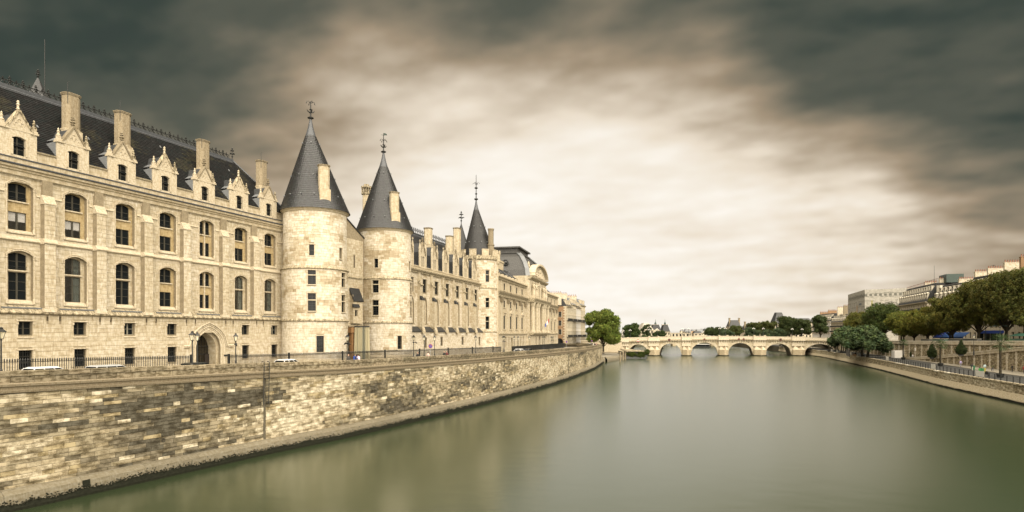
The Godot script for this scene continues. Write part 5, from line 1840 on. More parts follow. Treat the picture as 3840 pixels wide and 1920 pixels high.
func classical_window(t: Node3D, u: float, half: float, v0: float, v1: float, w: float, style: int) -> void:
	var win := part("window", t)
	var mb := MB.new()
	for s in [-1, 1]:
		mb.box(Vector3(u + s * (half + 0.15) - 0.15, v0, w - 0.02), Vector3(u + s * (half + 0.15) + 0.15, v1, w + 0.05))
	mb.box(Vector3(u - half - 0.3, v1, w - 0.02), Vector3(u + half + 0.3, v1 + 0.25, w + 0.07))
	if style > 0:
		mb.box(Vector3(u - half - 0.5, v1 + 0.55, w - 0.02), Vector3(u + half + 0.5, v1 + 0.75, w + 0.42))
		for s in [-1, 1]:
			mb.box(Vector3(u + s * (half + 0.25) - 0.14, v1 - 0.25, w), Vector3(u + s * (half + 0.25) + 0.14, v1 + 0.55, w + 0.3))
	if style == 2:
		mb.prism(PackedVector2Array([Vector2(u - half - 0.5, v1 + 0.75), Vector2(u + half + 0.5, v1 + 0.75), Vector2(u, v1 + 1.5)]), w, w + 0.4)
	if style == 3:
		for k in 8:
			var a0 := PI * k / 8
			var a1 := PI * (k + 1) / 8
			mb.bar(Vector3(u + cos(a0) * (half + 0.5), v1 + 0.75 + sin(a0) * 0.75, w + 0.2), Vector3(u + cos(a1) * (half + 0.5), v1 + 0.75 + sin(a1) * 0.75, w + 0.2), 0.4, 0.16)
	mb.box(Vector3(u - half - 0.35, v0 - 0.2, w - 0.02), Vector3(u + half + 0.35, v0, w + 0.22))
	put("surround", mb, M.trim, win)
	glazing(win, u - half, u + half, v0, v1, w - 0.12, 2, 4 if v1 - v0 > 3 else 2, M.sash, M.glass, 0.08, 0.14)

func court_house() -> void:
	var t := thing("court_house", "long classical stone court house with giant pilasters and a domed central pavilion", "court house", Vector3(-63.5, 0, -157.0), deg_to_rad(98.12))
	var bays := [5.6, 13.5, 21.4, 29.4, 68.8, 77.3, 86.0, 94.7]
	var mid := [40.5, 50.0, 59.5]
	# --- side ranges: walls with real window holes
	var ops := []
	for b in bays:
		ops.append(op(b - 0.95, b + 0.95, 23.85, 25.7))
		ops.append(op(b - 0.98, b + 0.98, 19.1, 21.0))
		ops.append(op(b - 1.1, b + 1.1, 13.2, 17.0))
	var gops := []
	for b in bays:
		if b in [13.5, 86.0]:
			gops.append(op(b - 1.5, b + 1.5, 5.0, 9.6, 3, 1.4))
		else:
			gops.append(op(b - 0.95, b + 0.95, 8.2, 11.0))
	for b in [9.5, 25.4, 73.0, 90.3]:
		gops.append(op(b - 0.8, b + 0.8, 8.2, 10.9))
	var mb := MB.new()
	wall_grid(mb, -3.0, 101.0, 11.9, 27.0, ops, 0.2, 60.0, flat_map)
	wall_grid(mb, -3.0, 101.0, 5.0, 11.9, gops, 0.6, 60.0, flat_map, 0.35)
	mb.quad(Vector3(101, 5, 0.35), Vector3(101, 27, 0.35), Vector3(101, 27, -14), Vector3(101, 5, -14), Vector3.RIGHT)
	mb.quad(Vector3(-3, 5, 0.35), Vector3(-3, 27, 0.35), Vector3(-3, 27, -14), Vector3(-3, 5, -14), Vector3.LEFT)
	put("wall", mb, M.stone, t)
	mb = MB.new()
	for o in gops:
		mb.box(Vector3(o.a - 0.1, o.c, -0.3), Vector3(o.b + 0.1, o.d + o.r + 0.1, -0.26))
	put("ground_glazing", mb, M.glass, t)
	# rusticated courses of the ground floor
	for k in 9:
		mb = MB.new()
		var v := 6.9 + k * 0.55
		var cuts := [[-3.0, 101.0]]
		for o in gops:
			if o.d + o.r * 0.8 > v and o.c < v + 0.5:
				var nx := []
				for s in cuts:
					if o.b < s[0] or o.a > s[1]: nx.append(s)
					else:
						nx.append([s[0], o.a - 0.02])
						nx.append([o.b + 0.02, s[1]])
				cuts = nx
		for s in cuts:
			if s[1] - s[0] > 0.2:
				mb.box(Vector3(s[0], v, 0.30), Vector3(s[1], v + 0.49, 0.44))
		put("rusticated_course", mb, M.ashlar[[0, 5, 3][k % 3]], t)
	for i in bays.size():
		var b: float = bays[i]
		classical_window(t, b, 1.1, 13.2, 17.0, 0.0, [1, 2, 1, 2, 1, 2, 1, 2][i])
		classical_window(t, b, 0.98, 19.1, 21.0, 0.0, 0)
		classical_window(t, b, 0.95, 23.85, 25.7, 0.0, 0)
	# giant pilasters with dark carved capitals
	var pil := [1.6, 9.55, 17.45, 25.4, 33.2, 66.8, 73.0, 81.7, 90.3, 98.8]
	for u in pil:
		var p := part("pilaster", t)
		mb = MB.new()
		mb.box(Vector3(u - 0.75, 12.3, 0.0), Vector3(u + 0.75, 20.3, 0.22))
		mb.box(Vector3(u - 0.9, 12.0, 0.0), Vector3(u + 0.9, 12.7, 0.5))
		mb.box(Vector3(u - 0.55, 23.6, 0.0), Vector3(u + 0.55, 26.3, 0.15))
		put("shaft", mb, M.ashlar[0], p)
		mb = MB.new()
		mb.prism(PackedVector2Array([Vector2(u - 0.75, 20.3), Vector2(u + 0.75, 20.3), Vector2(u + 1.05, 21.7), Vector2(u - 1.05, 21.7)]), 0.0, 0.55)
		for s in [-1, 0, 1]:
			mb.torus(Vector3(u + s * 0.6, 21.2, 0.6), Vector3.RIGHT, Vector3.UP, 0.22, 0.1, 7)
		put("capital", mb, M.soot, p)
	mb = MB.new()
	for q in [[-3.0, 34.6, 0.0], [65.5, 101.2, 0.0]]:
		extrude(mb, q[0], q[1], [[-0.1, 21.8], [0.45, 21.8], [0.5, 22.4], [0.7, 22.6], [1.0, 23.0], [1.05, 23.2], [0.1, 23.4], [-0.1, 23.4]])
		extrude(mb, q[0], q[1], [[-0.1, 26.3], [0.3, 26.3], [0.4, 26.7], [0.75, 26.9], [0.8, 27.1], [0.1, 27.3], [-0.1, 27.3]])
		extrude(mb, q[0], q[1], [[0.3, 11.5], [0.6, 11.55], [0.72, 11.8], [0.72, 11.95], [0.0, 12.2]])
	put("cornice", mb, M.weathered, t)
	mb = MB.new()
	for q in [[-3.0, 34.6], [65.5, 101.0]]:
		mb.box(Vector3(q[0], 27.2, -0.3), Vector3(q[1], 27.75, 0.25))
		var u: float = q[0] + 2.0
		while u < q[1]:
			mb.box(Vector3(u - 0.35, 27.2, -0.35), Vector3(u + 0.35, 28.05, 0.4))
			u += 4.2
	put("roof_parapet", mb, M.trim, t)
	# roofs of the ranges
	var roof := part("roof", t)
	for q in [[-3.0, 34.6, 0.0], [65.5, 101.0, 1.0]]:
		mb = MB.new()
		roof_slates(mb, func(_s): return q[0], func(s): return q[1] - q[2] * 3.0 * s, Vector2(-0.5, 27.5), Vector2(-6.5, 32.2), 0.5, 0.7, Color(0.040, 0.042, 0.045))
		put("slates", mb, mat(Color.WHITE, 0.5, T.slate, 0.4), roof, Transform3D.IDENTITY, "stuff")
	mb = MB.new()
	mb.quad(Vector3(-3, 32.2, -6.5), Vector3(98, 32.2, -6.5), Vector3(101, 27.2, -14), Vector3(-3, 27.2, -14), Vector3.FORWARD)
	mb.tri(Vector3(98, 32.2, -6.5), Vector3(101, 27.2, -0.5), Vector3(101, 27.2, -14), Vector3.RIGHT)
	put("rear_slope", mb, M.slate, roof)
	mb = MB.new()
	mb.box(Vector3(-3, 32.0, -6.7), Vector3(98, 32.4, -6.3))
	put("ridge_lead", mb, M.zinc, roof)
	for q in [[8.0, 0.5], [14.5, 0.55], [21.5, 0.5], [28.0, 0.5], [72.0, 0.5], [80.0, 0.5], [88.0, 0.5]]:
		var p := Vector2(-0.5, 27.5).lerp(Vector2(-6.5, 32.2), q[1])
		mb = MB.new()
		mb.obox(Transform3D(Basis(Vector3.RIGHT, -0.905), Vector3(q[0], p.y + 0.1, p.x + 0.1)), Vector3(1.0, 2.2, 0.12))
		put("roof_light", mb, M.zinc, roof)
	mb = MB.new()
	mb.box(Vector3(11.0, 29.0, -7.0), Vector3(27.0, 33.6, -5.4))
	mb.box(Vector3(10.7, 33.6, -7.2), Vector3(27.3, 34.1, -5.2))
	put("chimney_stack", mb, M.stone, roof)
	# --- pavilion
	var pv := part("pavilion", t)
	mb = MB.new()
	var pops := [op(48.7, 51.3, 12.9, 17.4), op(38.6, 40.2, 12.9, 17.4), op(59.8, 61.4, 12.9, 17.4), op(49.0, 51.0, 24.2, 27.2, 3, 0.8)]
	wall_grid(mb, 34.6, 65.5, 11.9, 30.4, pops, 0.7, 60.0, flat_map, 1.3)
	wall_grid(mb, 34.6, 65.5, 5.0, 11.9, [op(48.2, 51.8, 5.0, 9.6, 3, 1.5), op(42.5, 44.8, 8.2, 10.8), op(55.2, 57.5, 8.2, 10.8)], 0.7, 60.0, flat_map, 1.8)
	for s in [34.6, 65.5]:
		mb.quad(Vector3(s, 5, 1.8), Vector3(s, 30.4, 1.3), Vector3(s, 30.4, -0.2), Vector3(s, 5, -0.2), Vector3(signf(s - 50.0), 0, 0))
	put("wall", mb, M.ashlar[0], pv)
	mb = MB.new()
	for o in pops:
		mb.box(Vector3(o.a - 0.1, o.c, 0.7), Vector3(o.b + 0.1, o.d + o.r + 0.1, 0.75))
	mb.box(Vector3(48.0, 5, 1.15), Vector3(52.0, 11.3, 1.2))
	mb.box(Vector3(42.4, 8, 1.15), Vector3(44.9, 11, 1.2))
	mb.box(Vector3(55.1, 8, 1.15), Vector3(57.6, 11, 1.2))
	put("glazing", mb, M.glass, pv)
	for u in [36.0, 42.2, 46.0, 54.0, 57.8, 64.0]:
		mb = MB.new()
		mb.lathe([[0.95, 12.2], [0.95, 12.7], [0.75, 12.9], [0.72, 17.0], [0.62, 20.6]], 14, Vector3(u, 0, 2.1))
		mb.lathe([[0.64, 20.5], [0.8, 20.9], [1.0, 21.8], [1.05, 22.0]], 10, Vector3(u, 0, 2.1))
		put("column", mb, M.ashlar[5], pv)
	mb = MB.new()
	extrude(mb, 34.2, 65.9, [[1.0, 21.9], [2.9, 21.9], [3.0, 22.5], [3.3, 22.9], [3.4, 23.2], [1.0, 23.4]])
	extrude(mb, 34.2, 65.9, [[1.0, 29.3], [1.6, 29.4], [2.2, 29.9], [2.3, 30.3], [1.0, 30.5]])
	extrude(mb, 34.3, 65.8, [[1.2, 11.5], [2.6, 11.5], [2.9, 11.9], [2.9, 12.1], [1.2, 12.25]])
	put("cornice", mb, M.weathered, pv)
	for u in [38.5, 43.0, 57.0, 61.5]:
		mb = MB.new()
		mb.box(Vector3(u - 0.6, 23.3, 1.3), Vector3(u + 0.6, 24.4, 2.4))
		statue(mb, Vector3(u, 24.4, 1.9), 4.3)
		put("statue", mb, M.trim, pv)
	mb = MB.new()
	mb.prism(PackedVector2Array([Vector2(47.6, 28.0), Vector2(52.4, 28.0), Vector2(50.0, 29.4)]), 1.3, 1.9)
	for s in [48.4, 51.6]:
		mb.lathe([[0.3, 23.6], [0.26, 27.9]], 8, Vector3(s, 0, 1.75))
	statue(mb, Vector3(50.0, 18.2, 1.6), 2.6)
	put("window_aedicule", mb, M.trim, pv)
	# great curved pediment with a carved group
	mb = MB.new()
	var poly := PackedVector2Array([Vector2(38.0, 30.4)])
	for k in 17:
		var a := PI - PI * k / 16
		poly.append(Vector2(51.0 + cos(a) * 12.6, 30.7 + sin(a) * 4.3))
	poly.append(Vector2(64.0, 30.4))
	mb.prism(poly, 0.3, 1.5)
	put("pediment", mb, M.ashlar[0], pv)
	mb = MB.new()
	for k in 16:
		var a0 := PI - PI * k / 16
		var a1 := PI - PI * (k + 1) / 16
		mb.bar(Vector3(51.0 + cos(a0) * 12.9, 30.7 + sin(a0) * 4.5, 1.4), Vector3(51.0 + cos(a1) * 12.9, 30.7 + sin(a1) * 4.5, 1.4), 2.3, 0.6)
	put("pediment_arch", mb, M.trim, pv)
	mb = MB.new()
	for q in [[46.5, 30.7, 2.0], [49.0, 30.8, 3.0], [51.5, 31.0, 3.4], [54.0, 30.8, 2.9], [57.0, 30.7, 2.0]]:
		statue(mb, Vector3(q[0], q[1], 1.65), q[2])
	for k in 14:
		var x := 43.0 + k * 1.2
		mb.lathe([[0.0, -0.4], [0.5, -0.1], [0.45, 0.3], [0.0, 0.6]], 6, Vector3(x, 31.1 + 0.5 * sin(k * 1.7) + 0.8 * (1.0 - absf(x - 51.0) / 9.0), 1.6))
	put("carved_group", mb, M.trim, pv)
	# dome: a square curved mansard with lead hip bands, round lights and a top platform
	var dome := part("dome_roof", t)
	mb = MB.new()
	var rings := [[15.6, 9.6, 30.4], [14.9, 9.2, 32.6], [13.6, 8.2, 35.0], [11.6, 6.8, 37.2], [8.6, 5.0, 38.8]]
	for i in rings.size() - 1:
		var a: Array = rings[i]
		var b: Array = rings[i + 1]
		var pa := [Vector3(51 - a[0], a[2], -9 + a[1]), Vector3(51 + a[0], a[2], -9 + a[1]), Vector3(51 + a[0], a[2], -9 - a[1]), Vector3(51 - a[0], a[2], -9 - a[1])]
		var pb := [Vector3(51 - b[0], b[2], -9 + b[1]), Vector3(51 + b[0], b[2], -9 + b[1]), Vector3(51 + b[0], b[2], -9 - b[1]), Vector3(51 - b[0], b[2], -9 - b[1])]
		for k in 4:
			var j := (k + 1) % 4
			mb.quad(pa[k], pa[j], pb[j], pb[k], (pa[k] + pa[j]) / 2 - Vector3(51, 20, -9))
	put("slate_shell", mb, M.slate3, dome)
	for s in [[-1, 1], [1, 1], [-1, -1]]:
		mb = MB.new()
		for i in rings.size() - 1:
			mb.bar(Vector3(51 + s[0] * rings[i][0], rings[i][2], -9 + s[1] * rings[i][1]), Vector3(51 + s[0] * rings[i + 1][0], rings[i + 1][2], -9 + s[1] * rings[i + 1][1]), 1.5, 0.4)
		put("hip_band", mb, M.zinc, dome)
	mb = MB.new()
	mb.box(Vector3(51 - 9.4, 38.6, -14.6), Vector3(51 + 9.4, 39.1, -3.4))
	mb.box(Vector3(51 - 8.6, 39.1, -13.8), Vector3(51 + 8.6, 40.4, -4.2))
	mb.box(Vector3(51 - 9.4, 40.4, -14.6), Vector3(51 + 9.4, 40.9, -3.4))
	put("platform", mb, M.slate3, dome)
	for u in [41.0, 61.0]:
		mb = MB.new()
		mb.torus(Vector3(u, 34.6, -0.2), Vector3.RIGHT, Vector3.UP, 0.9, 0.25, 12)
		put("round_light", mb, M.trim, dome)
	mb = MB.new()
	mb.torus(Vector3(36.6, 35.0, -7.0), Vector3.BACK, Vector3.UP, 0.8, 0.25, 12)
	mb.lathe([[0.0, -0.05], [0.7, 0.0], [0.0, 0.05]], 10, Vector3(36.7, 35.0, -7.0))
	put("round_light", mb, M.slate, dome)
	mb = MB.new()
	mb.box(Vector3(35.0, 27.0, -18.0), Vector3(66.0, 30.5, 1.0))
	put("attic", mb, M.stone, dome)
	# flag on a slanted pole
	var fl := thing("tricolour_flag", "blue white and red flag drooping from a slanted pole on the court house", "flag", t.to_global(Vector3(52.5, 13.2, 2.0)), deg_to_rad(98.12))
	mb = MB.new()
	mb.tube([Vector3(0, 0, 0), Vector3(3.2, 4.6, 2.4)], [0.07, 0.05], 6)
	put("pole", mb, M.sash_pale, fl)
	for k in 3:
		mb = MB.new()
		var q0 := Vector3(3.0, 4.3, 2.25) * (1.0 - 0.18 * k)
		var q1 := Vector3(3.0, 4.3, 2.25) * (1.0 - 0.18 * (k + 1))
		mb.quad(q0, q1, q1 + Vector3(-0.15, -1.2, 0.05), q0 + Vector3(-0.4, -1.5, 0.0))
		put("band", mb, [M.red, M.white, M.blue][k], fl)

# ---------------------------------------------------------------- the row of town houses
func town_houses() -> void:
	var p0 := Vector2(-78.0, -272.0)
	var dir := Vector2(-5.0, -56.0).normalized()
	var turn := atan2(-dir.y, dir.x)
	var defs := [
		[13.0, 24.0, 29.8, 4, M.brick, "brick and stone quoined house at the head of the quay row"],
		[12.0, 25.2, 30.2, 4, M.render, "cream rendered house with dark balconies beside the brick one in the quay row"],
		[13.0, 24.4, 29.4, 4, M.white, "white fronted house with tall windows in the middle of the quay row"],
		[14.0, 26.0, 30.6, 4, M.render, "tall stone house closing the quay row beside the big green tree"]]
	var u := 0.0
	for k in defs.size():
		var d: Array = defs[k]
		var at := p0 + dir * u
		var t := thing("town_house", d[5], "house", Vector3(at.x, 0, at.y), turn, "town houses on the quay")
		var wd: float = d[0]
		var ops := []
		var side := []
		var floors := [6.0, 10.6, 14.4, 18.0, 21.2]
		for i in d[3]:
			for j in floors.size():
				var uc: float = wd * (i + 0.5) / d[3]
				if j == 0:
					ops.append(op(uc - 1.0, uc + 1.0, 6.2, 9.4))
				else:
					ops.append(op(uc - 0.6, uc + 0.6, floors[j], floors[j] + 2.3))
		var mb := MB.new()
		wall_grid(mb, 0.0, wd, 4.5, d[1], ops, 0.15, 30.0, flat_map)
		put("front_wall", mb, d[4] if k > 0 else M.render, t)
		# the gable wall that faces the bridge
		mb = MB.new()
		for j in 3:
			side.append(op(2.2, 3.6, 11.5 + j * 3.9, 13.8 + j * 3.9))
			side.append(op(6.2, 7.6, 11.5 + j * 3.9, 13.8 + j * 3.9))
		side.append(op(1.6, 4.4, 4.5, 8.6, 3, 1.2))
		var sf := func(a: float, v: float, w: float) -> Vector3: return Vector3(-w, v, -a)
		wall_grid(mb, 0.0, 12.0, 4.5, d[1], side if k == 0 else [], 0.3, 30.0, sf)
		mb.quad(Vector3(wd, 4.5, 0), Vector3(wd, d[1], 0), Vector3(wd, d[1], -12), Vector3(wd, 4.5, -12), Vector3.RIGHT)
		put("gable_wall", mb, d[4], t)
		if k == 0:
			mb = MB.new()
			var q := 0
			var v := 5.0
			while v < d[1]:
				var l := 1.3 if q % 2 == 0 else 0.8
				mb.box(Vector3(-0.06, v, -l), Vector3(l, v + 0.52, 0.06))
				v += 0.58
				q += 1
			for s in [1.75, 5.75]:
				for j in 3:
					mb.box(Vector3(-0.07, 11.2 + j * 3.9, -s - 2.2), Vector3(0.02, 14.2 + j * 3.9, -s - 1.9))
					mb.box(Vector3(-0.07, 11.2 + j * 3.9, -s - 0.4), Vector3(0.02, 14.2 + j * 3.9, -s - 0.1))
			put("quoins", mb, M.trim, t)
			for o in side:
				var win := part("window", t, Vector3(0.25, 0, 0), -PI / 2)
				glazing(win, -o.b, -o.a, o.c, o.d + o.r, 0.0, 2, 3, M.sash_pale if o.h == 0 else M.sash, M.glass, 0.08, 0.1)
		for i in d[3]:
			for j in range(1, floors.size()):
				var uc: float = wd * (i + 0.5) / d[3]
				var win := part("window", t)
				glazing(win, uc - 0.6, uc + 0.6, floors[j], floors[j] + 2.3, -0.1, 2, 3, M.sash_pale, M.glass, 0.06, 0.08)
				mb = MB.new()
				mb.box(Vector3(uc - 0.8, floors[j] + 2.3, -0.02), Vector3(uc + 0.8, floors[j] + 2.55, 0.12))
				mb.box(Vector3(uc - 0.75, floors[j] - 0.15, -0.02), Vector3(uc + 0.75, floors[j], 0.15))
				put("surround", mb, M.trim, win)
		mb = MB.new()
		for i in d[3]:
			var uc: float = wd * (i + 0.5) / d[3]
			mb.box(Vector3(uc - 1.0, 6.2, -0.3), Vector3(uc + 1.0, 9.4, -0.25))
		put("shop_fronts", mb, M.glass, t)
		for j in [1, 3]:
			mb = MB.new()
			var y: float = floors[j] - 0.2
			mb.box(Vector3(0.4, y - 0.15, 0), Vector3(wd - 0.4, y, 0.75))
			for i in int((wd - 0.8) / 0.16):
				mb.bar(Vector3(0.45 + i * 0.16, y, 0.70), Vector3(0.45 + i * 0.16, y + 0.9, 0.70), 0.03)
			mb.bar(Vector3(0.4, y + 0.95, 0.70), Vector3(wd - 0.4, y + 0.95, 0.70), 0.06)
			put("balcony", mb, M.iron, t)
		mb = MB.new()
		extrude(mb, -0.1, wd + 0.05, [[-0.2, d[1] - 0.3], [0.3, d[1] - 0.3], [0.55, d[1]], [0.55, d[1] + 0.15], [-0.2, d[1] + 0.2]])
		put("cornice", mb, M.weathered, t)
		mb = MB.new()
		extrude(mb, 0.0, wd, [[0.1, d[1] + 0.2], [-2.0, d[1] + 3.4], [-6.0, d[1] + 4.6], [-10.0, d[1] + 3.4], [-12.0, d[1] + 0.2]])
		put("mansard_roof", mb, M.slate2 if k % 2 == 0 else M.zinc, t)
		for i in 3:
			var dm := part("dormer", t)
			var uc: float = wd * (i + 0.5) / 3
			mb = MB.new()
			mb.box(Vector3(uc - 0.75, d[1] + 0.5, -2.2), Vector3(uc - 0.5, d[1] + 2.6, -0.2))
			mb.box(Vector3(uc + 0.5, d[1] + 0.5, -2.2), Vector3(uc + 0.75, d[1] + 2.6, -0.2))
			mb.box(Vector3(uc - 0.85, d[1] + 2.6, -2.6), Vector3(uc + 0.85, d[1] + 2.85, -0.1))
			put("dormer_frame", mb, M.trim, dm)
			glazing(dm, uc - 0.5, uc + 0.5, d[1] + 0.5, d[1] + 2.6, -0.4, 2, 2, M.sash, M.glass, 0.06)
		var st := part("chimney_stack", t)
		mb = MB.new()
		mb.box(Vector3(-0.4, d[1] + 0.5, -9.0), Vector3(0.5, d[2], -2.2))
		mb.box(Vector3(-0.5, d[2], -9.1), Vector3(0.6, d[2] + 0.25, -2.1))
		put("stack", mb, M.render, st)
		for i in 7:
			mb = MB.new()
			mb.lathe([[0.17, 0], [0.13, 0.6], [0.17, 0.65]], 8, Vector3(0.05, d[2] + 0.25, -8.4 + i * 0.95))
			put("chimney_pot", mb, M.pot, st)
		u += wd + 0.04

# ---------------------------------------------------------------- the arched bridge
func stone_bridge() -> void:
	var t := thing("stone_bridge", "long cream stone bridge of round arches with pointed cutwaters and a bracketed parapet", "bridge", far(0, 0, 340.0), YAW)
	var arches := [[47.5, 58.2, 5.6], [61.8, 73.1, 6.1], [78.3, 90.9, 6.5], [95.1, 110.5, 7.1], [115.0, 129.1, 6.9], [135.1, 149.7, 6.6], [155.8, 173.3, 6.3]]
	var deep := 21.0
	var deck := func(x: float) -> float: return 9.05 + 1.45 * (1.0 - pow((x - 118.0) / 66.0, 2.0)) if x > 50 else 9.05
	var ops := []
	for a in arches:
		ops.append(op(a[0], a[1], -2.0, 0.2, 3, a[2] - 0.2))
	var mb := MB.new()
	var f := func(u: float, v: float, w: float) -> Vector3:
		return Vector3(u - w * 0.30, minf(v, deck.call(u) - 2.2), w)
	wall_grid(mb, 30.0, 205.0, -2.0, 30.0, ops, deep, 3.0, f)
	var bw := func(u: float, v: float, w: float) -> Vector3: return f.call(u, v, -deep)
	wall_grid(mb, 30.0, 205.0, -2.0, 30.0, ops, 0.0, 3.0, bw)
	var body := put("spandrel_wall", mb, M.ashlar[1], t)
	var tone := noise(91, 0.1, 3)
	var pick := func(u: float, v: float) -> int: 
		var g := tone.get_noise_2d(u, v * 2.0) + rng.randf_range(-0.4, 0.4)
		return 4 if g > 0.4 else (2 if g > 0.15 else (1 if g > -0.1 else 5))
	var bops := []
	for a in arches:
		for k in 8:   # steps up the arch, so that no block crosses the opening
			var m: float = (a[0] + a[1]) / 2
			var h: float = (a[1] - a[0]) / 2 + 1.2
			var x := h * cos(PI / 2 * k / 8.0)
			bops.append(op(m - x, m + x, -2.0 + (a[2] + 2.0) * sin(PI / 2 * k / 8.0) * 0.98, (a[2] + 0.9) * sin(PI / 2 * (k + 1) / 8.0)))
	lay_stones(body, "stone", courses(44.0, 176.0, 2.0, 7.6, 0.6, 1.5, bops), 0.0, 0.03, M.ashlar, S.tones, M.stone_vc, pick, flat_map, 150, 0.02)
	# voussoirs: each wedge stone of each ring
	for a in arches:
		var ring := part("arch_ring", t)
		var m: float = (a[0] + a[1]) / 2
		var h: float = (a[1] - a[0]) / 2
		var n := 23
		for k in n:
			var t0 := PI * k / n + 0.008
			var t1 := PI * (k + 1) / n - 0.008
			var th := 1.15 + (0.22 if k % 2 == 0 else 0.0)
			mb = MB.new()
			var pts := PackedVector2Array()
			for q in [[t0, 0.0], [t1, 0.0], [t1, th], [t0, th]]:
				pts.append(Vector2(m - cos(q[0]) * (h + q[1]), 0.2 + sin(q[0]) * (a[2] - 0.2 + q[1])))
			mb.prism(pts, -0.2, rng.randf_range(0.10, 0.16))
			put("voussoir", mb, M.ashlar[[0, 3, 5, 1, 3][rng.randi() % 5]], ring)
	# piers: cutwater, its half-cone cap, and the pale panel that carries the refuge above
	var gaps := [[58.2, 61.8], [73.1, 78.3], [90.9, 95.1], [110.5, 115.0], [129.1, 135.1], [149.7, 155.8]]
	for g in gaps:
		var p := part("pier", t)
		var m: float = (g[0] + g[1]) / 2
		var h: float = (g[1] - g[0]) / 2 + 0.15
		var up := Transform3D(Basis(Vector3.RIGHT, Vector3.FORWARD, Vector3.UP), Vector3.ZERO)
		mb = MB.new()
		mb.prism(PackedVector2Array([Vector2(m - h, 0.3), Vector2(m - h, -1.6), Vector2(m - 0.5, -4.2), Vector2(m + 0.5, -4.2), Vector2(m + h, -1.6), Vector2(m + h, 0.3)]), -2.0, 3.3, up)
		put("cutwater", mb, M.ashlar[2], p)
		mb = MB.new()
		mb.prism(PackedVector2Array([Vector2(m - h - 0.25, 0.3), Vector2(m - h - 0.25, -1.8), Vector2(m - 0.6, -4.6), Vector2(m + 0.6, -4.6), Vector2(m + h + 0.25, -1.8), Vector2(m + h + 0.25, 0.3)]), -2.0, 0.45, up)
		put("footing", mb, M.algae, p)
		for s in [-1, 1]:
			mb = MB.new()
			var b := [Vector3(m + s * h, 3.3, 1.6), Vector3(m + s * 0.3, 3.3, 4.2), Vector3(m + s * 0.05, 3.3, 0.1), Vector3(m + s * h, 3.3, 0.1)]
			var apex := Vector3(m + s * h * 0.55, 5.5, 0.15)
			for k in 4:
				mb.tri(b[k], b[(k + 1) % 4], apex, (b[k] + b[(k + 1) % 4]) / 2 - Vector3(m + s * h * 0.5, 3.0, 0.8))
			put("cutwater_cap", mb, M.trim, p)
		mb = MB.new()
		var yt: float = deck.call(m) - 2.25
		mb.box(Vector3(m - h - 0.1, 5.4, -0.1), Vector3(m + h + 0.1, yt, 0.65))
		mb.box(Vector3(m - h - 0.3, 5.2, -0.1), Vector3(m + h + 0.3, 5.5, 0.85))
		put("panel", mb, M.ashlar[3], p)
	# brackets under the ledge
	var x := 46.0
	while x < 180.0:
		var wz := 0.0
		for g in gaps:
			if x > g[0] - 0.6 and x < g[1] + 0.6: wz = 0.62
		mb = MB.new()
		var y: float = deck.call(x)
		mb.prism(PackedVector2Array([Vector2(0.0, y - 3.3), Vector2(0.25, y - 3.2), Vector2(0.3, y - 2.7), Vector2(0.75, y - 2.3), Vector2(0.75, y - 2.05), Vector2(0.0, y - 2.05)]), x - 0.22, x + 0.22, Transform3D(Basis(Vector3.BACK, Vector3.UP, Vector3.RIGHT), Vector3(0, 0, wz)))
		put("bracket", mb, M.weathered, t)
		x += 1.28
	# ledge, parapet panels and refuges
	x = 44.0
	while x < 196.0:
		var x1 := minf(x + 5.3, 196.0)
		var m := (x + x1) / 2
		for q in [[1, "ledge", 2.05, 1.45, 0.85, M.weathered], [0, "parapet_panel", 1.45, 0.12, 0.45, M.ashlar[3]], [0, "coping", 0.12, 0.0, 0.55, M.trim]]:
			mb = MB.new()
			var y0: float = deck.call(x)
			var y1: float = deck.call(x1)
			for z in [[q[4], -0.1], [-deep + 0.4, -deep - q[4]]]:
				mb.hexa([Vector3(x, y0 - q[2], z[1]), Vector3(x1 - 0.03, y1 - q[2], z[1]), Vector3(x1 - 0.03, y1 - q[3], z[1]), Vector3(x, y0 - q[3], z[1]), Vector3(x, y0 - q[2], z[0]), Vector3(x1 - 0.03, y1 - q[2], z[0]), Vector3(x1 - 0.03, y1 - q[3], z[0]), Vector3(x, y0 - q[3], z[0])])
			put(q[1], mb, q[5], t)
		x = x1
	for g in gaps:
		var m: float = (g[0] + g[1]) / 2
		var h: float = (g[1] - g[0]) / 2 + 0.5
		var y: float = deck.call(m)
		mb = MB.new()
		mb.box(Vector3(m - h, y - 2.1, 0.3), Vector3(m + h, y - 1.4, 1.55))
		mb.box(Vector3(m - h + 0.1, y - 1.4, 0.4), Vector3(m + h - 0.1, y + 0.04, 1.2))
		mb.box(Vector3(m - h, y + 0.04, 0.3), Vector3(m + h, y + 0.16, 1.3))
		put("refuge", mb, M.ashlar[3], t)
		for s in [-1, 1]:
			mb = MB.new()
			mb.box(Vector3(m + s * h * 0.8 - 0.45, y + 0.16, 0.2), Vector3(m + s * h * 0.8 + 0.45, y + 0.55, 1.1))
			put("lamp_plinth", mb, M.trim, t)
	mb = MB.new()
	mb.hexa([Vector3(30, 6.9, -deep), Vector3(205, 6.9, -deep), Vector3(205, 7.6, -deep), Vector3(30, 7.5, -deep), Vector3(30, 6.9, 0), Vector3(205, 6.9, 0), Vector3(205, 7.6, 0), Vector3(30, 7.5, 0)])
	put("roadway", mb, M.asphalt, t)
